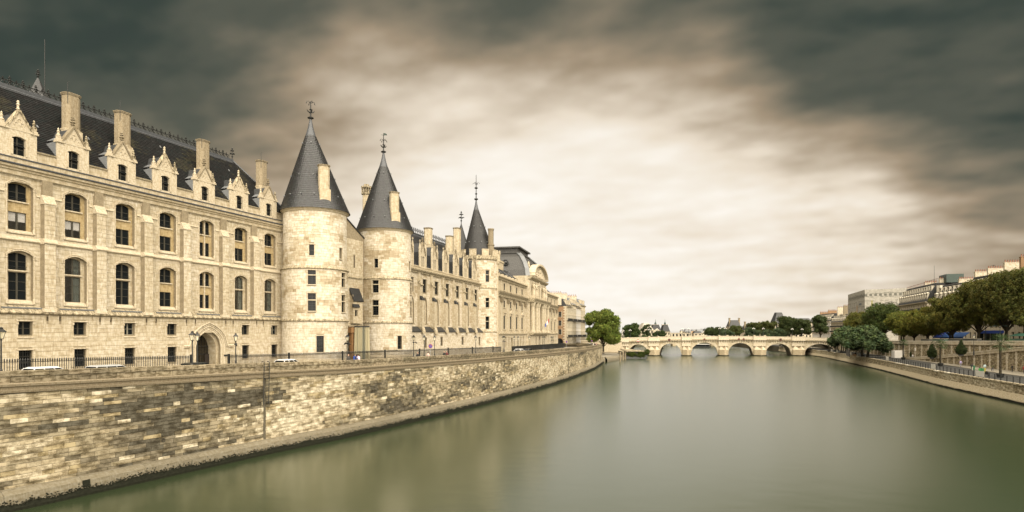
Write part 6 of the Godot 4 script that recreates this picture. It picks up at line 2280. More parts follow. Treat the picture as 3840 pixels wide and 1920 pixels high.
	# navigation boards hung on the ledge
	for q in [[67.2, 0], [83.9, 1], [102.6, 2], [121.0, 2], [123.5, 2], [143.2, 1]]:
		var y: float = deck.call(q[0]) - 1.6
		var sg := thing("navigation_board", ["red and white barred board hung over the bridge arch with the houseboat", "brownish red barred board hung on the bridge over an arch", "small rust red diamond board hung on the bridge ledge"][q[1]], "sign", t.to_global(Vector3(q[0], y, 0.9)), YAW, "boards on the bridge")
		if q[1] == 2:
			mb = MB.new()
			mb.obox(Transform3D(Basis(Vector3.BACK, PI / 4), Vector3.ZERO), Vector3(1.0, 1.0, 0.08))
			put("plate", mb, M.rust, sg)
		else:
			for k in 3:
				mb = MB.new()
				mb.box(Vector3(-0.6, -0.6 + 0.4 * k, 0), Vector3(0.6, -0.2 + 0.4 * k, 0.08))
				put("band", mb, (M.red if q[1] == 0 else M.rust) if k != 1 else (M.white if q[1] == 0 else M.door), sg)

# ---------------------------------------------------------------- the far bank, in the view's own heading: x aside, -z ahead
var low_edge: Array = []
var up_edge: Array = []
var ramp_edge: Array = []

func heading(called: String, label: String, category: String, at := Vector3.ZERO, turn := 0.0, group := "") -> Node3D:
	return thing(called, label, category, far(at.x, at.y, -at.z), YAW + turn, group)

func up_top(z: float) -> float:
	return lerpf(10.9, 9.35, clampf((-z - 95.0) / 130.0, 0.0, 1.0))

func ramp_top(z: float) -> float:
	var d := -z
	if d > 190.6: return lerpf(5.3, 3.95, clampf((d - 190.6) / 23.4, 0.0, 1.0))
	if d > 139.5: return lerpf(9.13, 5.3, (d - 139.5) / 51.1)
	return lerpf(10.7, 9.13, clampf((d - 112.0) / 27.5, 0.0, 1.0))

func right_bank() -> void:
	low_edge = smooth_line([[240, -800], [200, -560], [176, -420], [163.2, -355], [153.4, -311], [123.3, -216.8], [106.0, -168.0], [97.0, -143], [86, -106.8], [76, -75], [68, -45], [62, -15]])
	up_edge = smooth_line([[262, -800], [222, -560], [200, -440], [178, -360], [160, -300], [136.5, -218], [121, -150], [114, -118], [108, -90], [100, -50]])
	ramp_edge = smooth_line([[132.5, -214], [126.8, -190.6], [112.5, -139.5], [106, -115], [100, -92]])
	var lf := func(u: float, v: float, w: float) -> Vector3: return along(low_edge, u, v, w)
	var uf := func(u: float, v: float, w: float) -> Vector3: return along(up_edge, u, v, w)
	var rf := func(u: float, v: float, w: float) -> Vector3: return along(ramp_edge, u, v, w)
	# grounds
	var mb := MB.new()
	strip(mb, low_edge, 0, low_edge.size() - 1, func(_p): return [[-0.5, 3.33], [-50.0, 3.33]])
	var g := setting("lower_quay_road", mb, M.asphalt)
	g.rotation.y = YAW
	mb = MB.new()
	strip(mb, low_edge, 0, low_edge.size() - 1, func(_p): return [[-9.5, 3.36], [-9.5, 3.45], [-26.0, 3.45]])
	g = setting("lower_quay_pavement", mb, M.pavement)
	g.rotation.y = YAW
	mb = MB.new()
	strip(mb, up_edge, 0, up_edge.size() - 1, func(p): return [[-0.4, up_top(p.z) - 1.1], [-400.0, up_top(p.z) - 1.1]])
	g = setting("upper_quay_street", mb, M.pavement)
	g.rotation.y = YAW
	mb = MB.new()
	strip(mb, ramp_edge, 0, ramp_edge.size() - 1, func(p): return [[-0.3, ramp_top(p.z) - 0.9], [-14.0, ramp_top(p.z) - 0.9]])
	g = setting("ramp_surface", mb, M.pavement)
	g.rotation.y = YAW
	# --- lower quay wall
	var t := heading("lower_quay_wall", "low stained stone quay wall standing in the river under the tree-lined bank", "embankment wall")
	mb = MB.new()
	strip(mb, low_edge, 0, low_edge.size() - 1, func(_p): return [[-0.30, -1.0], [-0.30, 3.2], [-1.0, 3.2]])
	var core := put("wall_core", mb, M.mortar, t)
	var n := low_edge.size() - 1
	var near0 := 0
	for i in n:
		if low_edge[i][0].z > -420.0:
			near0 = i
			break
	var tone := noise(101, 0.05, 3)
	var pick := func(u: float, v: float) -> int:
		var q := tone.get_noise_2d(u, v * 3.0) + rng.randf_range(-0.35, 0.35)
		return 2 if q > 0.52 else (1 if q > 0.3 else (0 if q > -0.25 else 5))
	lay_stones(core, "stone", courses(near0, n - 1.0, 1.55, 3.05, 0.48, 1.5, [], 0.4), -0.26, 0.02, M.quay, S.qtones, M.quay_vc, pick, lf, 300, 0.012)
	var u := float(near0)
	while u < n - 1:
		var e := minf(u + 4.0, n - 1.0)
		var pale := rng.randf() < 0.2
		for q in [["coping_stone", [[-0.6, 3.06], [-0.10, 3.06], [-0.08, 3.30], [-0.12, 3.36], [-0.6, 3.37]], M.pale_trim if pale else M.quay[0]], ["toe_slab", [[-0.28, 1.62], [-0.15, 1.55], [0.25, 0.5], [0.30, -1.0]], M.toe_far]]:
			mb = MB.new()
			for k in q[1].size() - 1:
				for s in 4:
					var a := lerpf(u + 0.01, e - 0.01, s / 4.0)
					var b := lerpf(u + 0.01, e - 0.01, (s + 1) / 4.0)
					var p0: Array = q[1][k]
					var p1: Array = q[1][k + 1]
					mb.quad(lf.call(a, p0[1], p0[0]), lf.call(b, p0[1], p0[0]), lf.call(b, p1[1], p1[0]), lf.call(a, p1[1], p1[0]))
			put(q[0], mb, q[2], t)
		u = e
	mb = MB.new()
	var rag := noise(102, 0.3, 3)
	for i in range(near0, n - 1):
		var a: float = 0.34 + 0.16 * rag.get_noise_1d(i)
		var b: float = 0.34 + 0.16 * rag.get_noise_1d(i + 1)
		mb.quad(lf.call(i, -0.5, 0.33), lf.call(i + 1, -0.5, 0.33), lf.call(i + 1, b, 0.30), lf.call(i, a, 0.30))
	put("weed_band", mb, M.algae, t, Transform3D.IDENTITY, "stuff")
	# --- railing along its edge
	var rl := heading("quay_railing", "low dark iron railing of square posts and thin rails along the lower quay", "railing")
	var post := MB.new()
	post.box(Vector3(-0.06, 0, -0.06), Vector3(0.06, 1.12, 0.06))
	var pm := post.mesh()
	u = near0
	while u < n - 1:
		put("post", pm, M.iron, rl, Transform3D(Basis.IDENTITY, lf.call(u, 3.36, -0.35)))
		u += 2.45
	for h in [0.35, 0.68, 1.05]:
		mb = MB.new()
		for i in range(near0, n - 1):
			mb.bar(lf.call(i, 3.36 + h, -0.35), lf.call(i + 1, 3.36 + h, -0.35), 0.045 if h > 1 else 0.025)
		put("rail", mb, M.iron, rl)
	# --- upper wall: rubble with pale stone chains, string and parapet
	var w2 := heading("upper_quay_wall", "rubble retaining wall with pale stone chains and parapet behind the lower quay", "retaining wall")
	var un := up_edge.size() - 1
	mb = MB.new()
	strip(mb, up_edge, 0, un, func(p): return [[-0.06, 3.0], [-0.06, up_top(p.z) - 1.0], [-0.6, up_top(p.z) - 1.0]])
	var core2 := put("wall_core", mb, M.mortar, w2)
	var un0 := 0
	for i in un:
		if up_edge[i][0].z > -330.0:
			un0 = i
			break
	var topu := func(uu): return up_top(along(up_edge, uu, 0, 0).z) - 1.3
	lay_stones(core2, "rubble", courses(un0, un - 2.0, 3.4, 10.0, 0.36, 0.62, [], 0.5, topu), -0.05, 0.05, M.quay, S.qtones, M.quay_vc, func(_u, _v): return [1, 2, 6, 1, 2, 0][rng.randi() % 6], uf, 0, 0.02)
	u = un0
	while u < un - 3:
		var tp: float = topu.call(u)
		var v := 3.4
		var q := 0
		var ch := part("stone_chain", w2)
		while v < tp:
			mb = MB.new()
			var l := 0.55 if q % 2 == 0 else 0.35
			var pt: Vector3 = uf.call(u, v + 0.22, 0.02)
			var ax: Vector3 = (uf.call(u + 0.1, v, 0.0) - uf.call(u - 0.1, v, 0.0)).normalized()
			mb.obox(Transform3D(Basis(ax, Vector3.UP, ax.cross(Vector3.UP)), pt), Vector3(l * 2, 0.42, 0.12))
			put("stone", mb, M.ashlar[[6, 7, 3][q % 3]], ch)
			v += 0.45
			q += 1
		u += 5.5
	u = un0
	while u < un - 2:
		var e := minf(u + 2.2, un - 2.0)
		var y := up_top(along(up_edge, (u + e) / 2, 0, 0).z)
		for q in [["string_course", [[-0.1, y - 1.3], [0.18, y - 1.25], [0.22, y - 1.1], [-0.1, y - 0.98]], M.weathered], ["parapet_stone", [[0.05, y - 1.0], [0.05, y - 0.25], [-0.5, y - 0.25], [-0.5, y - 1.0]], M.ashlar[[6, 7, 3][int(u) % 3]]], ["coping_stone", [[0.12, y - 0.25], [0.12, y - 0.03], [0.05, y], [-0.55, y]], M.pale_trim]]:
			mb = MB.new()
			for k in q[1].size() - 1:
				mb.quad(uf.call(u + 0.01, q[1][k][1], q[1][k][0]), uf.call(e - 0.01, q[1][k][1], q[1][k][0]), uf.call(e - 0.01, q[1][k + 1][1], q[1][k + 1][0]), uf.call(u + 0.01, q[1][k + 1][1], q[1][k + 1][0]))
			put(q[0], mb, q[2], w2)
		u = e
	# --- ramp wall
	var w3 := heading("ramp_wall", "rubble wall with sloping stone coping carrying the ramp down to the lower quay", "ramp wall")
	var rn := ramp_edge.size() - 1
	mb = MB.new()
	strip(mb, ramp_edge, 0, rn, func(p): return [[-0.04, 3.0], [-0.04, ramp_top(p.z) - 0.3], [-0.5, ramp_top(p.z) - 0.3]])
	var core3 := put("wall_core", mb, M.mortar, w3)
	var topr := func(uu): return ramp_top(along(ramp_edge, uu, 0, 0).z) - 0.9
	lay_stones(core3, "rubble", courses(0.0, rn - 1.0, 3.35, 10.0, 0.34, 0.6, [], 0.5, topr), -0.03, 0.05, M.quay, S.qtones, M.quay_vc, func(_u, _v): return [1, 2, 6, 1, 2, 0][rng.randi() % 6], rf, 0, 0.02)
	u = 3.0
	while u < rn - 2:
		var tp: float = topr.call(u)
		var v := 3.4
		var q := 0
		var ch := part("stone_chain", w3)
		while v < tp - 0.2:
			mb = MB.new()
			var l := 0.5 if q % 2 == 0 else 0.32
			var ax: Vector3 = (rf.call(u + 0.1, v, 0.0) - rf.call(u - 0.1, v, 0.0)).normalized()
			mb.obox(Transform3D(Basis(ax, Vector3.UP, ax.cross(Vector3.UP)), rf.call(u, v + 0.22, 0.03)), Vector3(l * 2, 0.42, 0.12))
			put("stone", mb, M.ashlar[[6, 7, 3][q % 3]], ch)
			v += 0.45
			q += 1
		u += 4.4
	u = 0.0
	while u < rn - 1:
		var e := minf(u + 1.9, rn - 1.0)
		var y0 := ramp_top(along(ramp_edge, u, 0, 0).z)
		var y1 := ramp_top(along(ramp_edge, e, 0, 0).z)
		for q in [["parapet_stone", 0.85, 0.28, 0.08, M.ashlar[[3, 6, 0][int(u) % 3]]], ["coping_stone", 0.27, 0.0, 0.16, M.pale_trim if int(u) % 4 else M.trim], ["string_course", 0.95, 0.86, 0.2, M.weathered]]:
			mb = MB.new()
			mb.hexa([rf.call(u + 0.01, y0 - q[1], -0.5), rf.call(e - 0.01, y1 - q[1], -0.5), rf.call(e - 0.01, y1 - q[2], -0.5), rf.call(u + 0.01, y0 - q[2], -0.5), rf.call(u + 0.01, y0 - q[1], q[3]), rf.call(e - 0.01, y1 - q[1], q[3]), rf.call(e - 0.01, y1 - q[2], q[3]), rf.call(u + 0.01, y0 - q[2], q[3])])
			put(q[0], mb, q[4], w3)
		u = e

# ---------------------------------------------------------------- houses on the far bank
func mansion(called: String, label: String, x0: float, d0: float, x1: float, d1: float, base: float, eave: float, top: float, rows: Array, wall: Material, group: String, corner := 0.0) -> Node3D:
	# front from the far end (x0, d0) to the near end (x1, d1); rows: sill heights of the floors
	var dir := Vector2(x1 - x0, d0 - d1)
	var wd := dir.length()
	var t := heading(called, label, "house", Vector3(x0, 0, -d0), atan2(-dir.y, dir.x), group)
	var n := maxi(2, int(wd / 3.1))
	var ops := []
	for r in rows:
		for i in n:
			var u := wd * (i + 0.5) / n
			ops.append(op(u - 0.62, u + 0.62, r, r + 2.2))
	var mb := MB.new()
	wall_grid(mb, 0.0, wd, base, eave, ops, 0.35, 60.0, flat_map)
	for s in [[0.0, Vector3.LEFT], [wd, Vector3.RIGHT]]:
		mb.quad(Vector3(s[0], base, 0), Vector3(s[0], eave, 0), Vector3(s[0], eave, -14), Vector3(s[0], base, -14), s[1])
	put("wall", mb, wall, t)
	for o in ops:
		var win := part("window", t)
		glazing(win, o.a, o.b, o.c, o.d, -0.28, 2, 2, M.sash_pale, M.glass, 0.07, 0.1)
		mb = MB.new()
		mb.box(Vector3(o.a - 0.2, o.d, -0.02), Vector3(o.b + 0.2, o.d + 0.2, 0.1))
		put("lintel", mb, M.trim, win)
	# balconies under the top rows
	for r in rows.slice(-2):
		var bl := part("balcony", t)
		mb = MB.new()
		mb.box(Vector3(0, r - 0.4, 0), Vector3(wd, r - 0.18, 0.8))
		put("slab", mb, M.trim, bl)
		mb = MB.new()
		for i in int(wd / 0.2):
			mb.bar(Vector3(i * 0.2, r - 0.18, 0.74), Vector3(i * 0.2, r + 0.8, 0.74), 0.06)
		mb.bar(Vector3(0, r + 0.82, 0.74), Vector3(wd, r + 0.82, 0.74), 0.09)
		put("rail", mb, M.iron, bl)
	mb = MB.new()
	extrude(mb, -0.1, wd + 0.1, [[-0.2, eave - 0.4], [0.25, eave - 0.4], [0.6, eave - 0.1], [0.6, eave + 0.12], [-0.2, eave + 0.15]])
	put("cornice", mb, M.trim, t)
	mb = MB.new()
	var mid := eave + (top - eave) * 0.52
	extrude(mb, 0.0, wd, [[0.1, eave + 0.1], [-1.3, mid], [-1.5, mid + 0.05], [-3.6, top], [-10.0, top], [-13.9, eave + 0.1]])
	put("mansard_roof", mb, M.slate, t)
	mb = MB.new()
	extrude(mb, 0.0, wd, [[-1.0, mid - 0.1], [-0.95, mid + 0.12], [-1.7, mid + 0.12], [-1.7, mid - 0.1]])
	extrude(mb, 0.0, wd, [[-3.4, top - 0.1], [-3.35, top + 0.15], [-4.0, top + 0.15], [-4.0, top - 0.1]])
	put("zinc_band", mb, M.zinc, t)
	for row in 2:
		for i in n:
			var u := wd * (i + 0.5) / n
			var v0 := eave + 0.5 if row == 0 else mid + 0.35
			var w := -0.25 if row == 0 else -1.75
			var h := (mid - eave) * 0.72 if row == 0 else (top - mid) * 0.55
			var dm := part("dormer", t)
			mb = MB.new()
			for s in [-1, 1]:
				mb.box(Vector3(u + s * 0.72 - 0.14, v0, w - 1.6), Vector3(u + s * 0.72 + 0.14, v0 + h, w))
			mb.box(Vector3(u - 0.95, v0 + h, w - 1.8), Vector3(u + 0.95, v0 + h + 0.24, w + 0.12))
			if row == 0:
				mb.prism(PackedVector2Array([Vector2(u - 0.9, v0 + h + 0.24), Vector2(u + 0.9, v0 + h + 0.24), Vector2(u + 0.45, v0 + h + 0.62), Vector2(u - 0.45, v0 + h + 0.62)]), w - 1.2, w + 0.1)
			put("dormer_frame", mb, M.pale_trim, dm)
			glazing(dm, u - 0.6, u + 0.6, v0, v0 + h, w - 0.2, 2, 1, M.sash_pale, M.glass, 0.06, 0.1)
	return t

func stack(t: Node3D, u: float, w0: float, w1: float, y0: float, y1: float, m: Material, pots: int) -> void:
	var st := part("chimney_stack", t)
	var mb := MB.new()
	mb.box(Vector3(u - 0.45, y0, w0), Vector3(u + 0.45, y1, w1))
	mb.box(Vector3(u - 0.55, y1, w0 - 0.1), Vector3(u + 0.55, y1 + 0.22, w1 + 0.1))
	put("stack", mb, m, st)
	for i in pots:
		mb = MB.new()
		mb.lathe([[0.2, 0], [0.15, 0.75], [0.2, 0.82]], 7, Vector3(u, y1 + 0.22, lerpf(w0, w1, (i + 0.5) / pots)))
		put("chimney_pot", mb, M.pot, st)

func right_houses() -> void:
	var rows := [10.2, 14.0, 18.0, 21.8]
	var a := mansion("corner_mansion", "cream corner mansion with two rows of white dormers beside the wrapped building", 184.0, 303.0, 171.0, 262.0, 7.5, 25.0, 32.7, rows, M.render, "mansions above the trees")
	var wd := Vector2(13.0, 41.0).length()
	# its side towards the bridge of the viewer: cut corner with one big dormer
	var mb := MB.new()
	mb.quad(Vector3(wd, 7.5, 0), Vector3(wd, 25, 0), Vector3(wd + 5, 25, -8), Vector3(wd + 5, 7.5, -8), Vector3(1, 0, 0.6))
	mb.quad(Vector3(wd + 5, 7.5, -8), Vector3(wd + 5, 25, -8), Vector3(wd + 5, 25, -20), Vector3(wd + 5, 7.5, -20), Vector3.RIGHT)
	put("corner_wall", mb, M.render, a)
	mb = MB.new()
	mb.hexa([Vector3(wd - 1, 25, -19), Vector3(wd + 5, 25, -19), Vector3(wd + 3.0, 32.6, -19), Vector3(wd - 1, 32.6, -19), Vector3(wd - 1, 25, -0.1), Vector3(wd + 4.6, 25, -7.6), Vector3(wd + 2.2, 32.6, -8), Vector3(wd - 1, 32.6, -3)])
	put("corner_roof", mb, M.slate, a)
	for q in [[25.4, 27.6], [28.9, 31.2]]:
		mb = MB.new()
		mb.obox(Transform3D(Basis(Vector3.UP, -1.0 + PI), Vector3(wd + 2.7, (q[0] + q[1]) / 2, -4.0)), Vector3(2.2, q[1] - q[0] + 0.5, 1.6))
		put("corner_dormer", mb, M.pale_trim, a)
	# scaffold-like rail and tank on its roof
	mb = MB.new()
	mb.bar(Vector3(-2, 33.6, -4), Vector3(wd, 34.6, -4), 0.12)
	for k in 20:
		mb.bar(Vector3(wd * k / 20.0, 32.6, -4), Vector3(wd * k / 20.0, 34.2, -4), 0.08)
	put("roof_rail", mb, M.pot, a)
	mb = MB.new()
	mb.box(Vector3(wd - 6, 32.6, -12), Vector3(wd + 3, 36.0, -6))
	mb.tube([Vector3(wd - 12, 32, -6), Vector3(wd - 12, 41.0, -6)], [0.08, 0.05], 5)
	put("roof_tank", mb, M.iron_green, a)
	stack(a, wd * 0.55, -9.0, -4.5, 31.0, 34.0, M.render, 6)
	stack(a, wd - 0.6, -9.0, -4.5, 31.0, 34.2, M.render, 6)
	var b1 := mansion("row_mansion", "slate roofed mansion with arched dormers adjoining the cream corner mansion", 169.5, 256.0, 164.5, 232.0, 7.5, 24.6, 31.0, rows, M.render, "mansions above the trees")
	stack(b1, 12.0, -9.0, -4.0, 30.0, 32.6, M.render, 7)
	stack(b1, 24.0, -10.0, -4.0, 30.0, 34.2, M.render, 8)
	var b2 := mansion("row_mansion", "zinc roofed mansion with brick chimney stacks rising over the plane trees", 164.4, 231.8, 158.5, 200.0, 7.5, 24.8, 32.2, rows, M.render, "mansions above the trees")
	stack(b2, 8.0, -10.0, -4.0, 31.0, 34.6, M.render, 8)
	stack(b2, 18.0, -10.0, -4.0, 31.0, 35.6, M.render, 8)
	stack(b2, 27.0, -10.0, -4.0, 31.0, 36.4, M.brick, 8)
	var b3 := mansion("row_mansion", "mansion almost hidden behind the tallest plane trees with an aerial on its stack", 158.4, 199.8, 152.0, 160.0, 7.5, 25.2, 32.6, rows, M.render, "mansions above the trees")
	stack(b3, 4.0, -10.0, -4.0, 31.0, 37.0, M.brick, 8)
	stack(b3, 22.0, -10.0, -4.0, 31.0, 37.4, M.brick, 8)
	for q in [[b2, 8.0, 36.0], [b3, 9.0, 36.0], [b3, 6.0, 38.5]]:
		mb = MB.new()
		mb.bar(Vector3(q[1], 31, -6), Vector3(q[1], q[2], -6), 0.1)
		for k in 4:
			mb.bar(Vector3(q[1] - 0.9 + 0.4 * k, q[2] - 0.2, -6.5), Vector3(q[1] - 0.9 + 0.4 * k, q[2] - 0.2, -5.5), 0.05)
		mb.bar(Vector3(q[1] - 1.1, q[2] - 0.2, -6), Vector3(q[1] + 0.6, q[2] - 0.2, -6), 0.06)
		put("aerial", mb, M.iron, q[0])
	# --- the wrapped building
	var t := heading("wrapped_building", "large building wrapped in pale printed cloth showing drawn windows and lanterns", "building", Vector3(199.7, 0, -360.0))
	mb = MB.new()
	var c := [Vector3(0, 7, 0), Vector3(30, 7, 24), Vector3(45, 7, -23), Vector3(15.3, 7, -47)]
	var hh := 29.7
	for k in 4:
		mb.quad(c[k], c[(k + 1) % 4], c[(k + 1) % 4] + Vector3(0, hh, 0), c[k] + Vector3(0, hh, 0), (c[k] + c[(k + 1) % 4]) / 2 - Vector3(22, 7, -11))
	mb.quad(c[0] + Vector3(0, hh, 0), c[1] + Vector3(0, hh, 0), c[2] + Vector3(0, hh, 0), c[3] + Vector3(0, hh, 0), Vector3.UP)
	put("cloth", mb, mat(lin(0.44, 0.42, 0.37), 0.9, T.plain, 0.1), t)
	# the print: thin inked lines and blocks on both faces
	var ink := mat(lin(0.13, 0.13, 0.11), 0.9)
	for face in 2:
		var o: Vector3 = c[0]
		var e: Vector3 = c[1] if face == 0 else c[3]
		var ax: Vector3 = (e - o).normalized()
		var nn := ax.cross(Vector3.UP) * (1.0 if face == 0 else -1.0)
		var l := (e - o).length()
		var fr := Transform3D(Basis(ax, Vector3.UP, nn), o + nn * 0.06)
		mb = MB.new()
		for y in [27.6, 25.6, 23.4, 20.4, 17.6, 14.8, 12.0, 9.0]:
			for k in int(l / 2.4):
				if rng.randf() < 0.82:
					mb.obox(fr * Transform3D(Basis.IDENTITY, Vector3(1.2 + k * 2.4, y + rng.randf_range(-0.2, 0.2), 0)), Vector3(rng.randf_range(1.2, 2.4), rng.randf_range(0.12, 0.3), 0.04))
		for k in int(l / 2.4):
			mb.obox(fr * Transform3D(Basis.IDENTITY, Vector3(0.6 + k * 2.4, 26.6, 0)), Vector3(1.3, 1.2, 0.05))
			for y in [22.0, 19.0, 16.2, 13.4]:
				if rng.randf() < 0.6:
					mb.obox(fr * Transform3D(Basis.IDENTITY, Vector3(1.2 + k * 2.4, y, 0)), Vector3(0.14, rng.randf_range(1.2, 2.4), 0.04))
		put("printed_lines", mb, ink, t)
		if face == 0:
			mb = MB.new()
			for k in 8:
				var a0 := PI * k / 8.0
				var a1 := PI * (k + 1) / 8.0
				for r in [[6.6, 0.35], [5.0, 0.6]]:
					mb.bar(fr * Vector3(12.6 + cos(a0) * r[0], 16 + sin(a0) * r[0], 0.03), fr * Vector3(12.6 + cos(a1) * r[0], 16 + sin(a1) * r[0], 0.03), r[1], 0.05)
			for k in 26:
				mb.obox(fr * Transform3D(Basis.IDENTITY, Vector3(12.6 + rng.randf_range(-3.6, 3.6), 16 + rng.randf_range(0, 3.8), 0.0)), Vector3(rng.randf_range(0.3, 1.0), rng.randf_range(0.3, 1.0), 0.05))
			put("printed_arch", mb, mat(lin(0.035, 0.035, 0.06), 0.9), t)
			for x in [3.6, 24.6]:
				mb = MB.new()
				mb.prism(PackedVector2Array([Vector2(x - 0.3, 23.5), Vector2(x + 0.3, 23.5), Vector2(x + 0.5, 19.5), Vector2(x + 1.9, 16.6), Vector2(x + 0.9, 14.6), Vector2(x - 0.9, 14.6), Vector2(x - 1.9, 16.6), Vector2(x - 0.5, 19.5)]), 0.0, 0.04, fr)
				put("printed_lantern", mb, mat(lin(0.25, 0.24, 0.09), 0.9), t)
		else:
			for q in [[15.0, 11.0, 2.0, 5.5, [0.42, 0.30, 0.34]], [11.5, 11.5, 1.0, 3.0, [0.50, 0.46, 0.10]], [21.0, 19.5, 1.6, 4.0, [0.34, 0.25, 0.16]], [12.0, 22.0, 3.0, 1.0, [0.12, 0.14, 0.16]]]:
				mb = MB.new()
				mb.obox(fr * Transform3D(Basis.IDENTITY, Vector3(q[0], q[1], 0.01)), Vector3(q[2] * 2, q[3], 0.05))
				put("printed_patch", mb, mat(lin(q[4][0], q[4][1], q[4][2]), 0.9), t)

# ---------------------------------------------------------------- what closes the view far behind
func far_block(called: String, label: String, x: float, d: float, w: float, dep: float, base: float, h: float, roof_h: float, inset: float, wall: Material, roof_m: Material, cols: int, rows: int, turn := 0.0) -> Node3D:
	var t := heading(called, label, "building", Vector3(x, 0, -d), turn, "")
	var ops := []
	for i in cols:
		for j in rows:
			var u := -w / 2 + w * (i + 0.5) / cols
			var v := base + h * (j + 0.35) / rows
			ops.append(op(u - w / cols * 0.22, u + w / cols * 0.22, v, v + h / rows * 0.55))
	var mb := MB.new()
	wall_grid(mb, -w / 2, w / 2, base, base + h, ops, 0.4, 300.0, flat_map)
	for s in [-1, 1]:
		mb.quad(Vector3(s * w / 2, base, 0), Vector3(s * w / 2, base + h, 0), Vector3(s * w / 2, base + h, -dep), Vector3(s * w / 2, base, -dep), Vector3(s, 0, 0))
	put("wall", mb, wall, t)
	for o in ops:
		mb = MB.new()
		mb.box(Vector3(o.a - 0.05, o.c - 0.05, -0.42), Vector3(o.b + 0.05, o.d + 0.05, -0.38))
		put("window", mb, M.glass, t)
	mb = MB.new()
	mb.box(Vector3(-w / 2 - 0.4, base + h, -dep - 0.4), Vector3(w / 2 + 0.4, base + h + 0.5, 0.4))
	put("cornice", mb, M.trim, t)
	if roof_h > 0:
		mb = MB.new()
		var y0 := base + h + 0.5
		var y1 := y0 + roof_h
		mb.hexa([Vector3(-w / 2, y0, -dep), Vector3(w / 2, y0, -dep), Vector3(w / 2 - inset, y1, -dep + inset), Vector3(-w / 2 + inset, y1, -dep + inset), Vector3(-w / 2, y0, 0), Vector3(w / 2, y0, 0), Vector3(w / 2 - inset, y1, -inset), Vector3(-w / 2 + inset, y1, -inset)])
		put("roof", mb, roof_m, t)
	return t

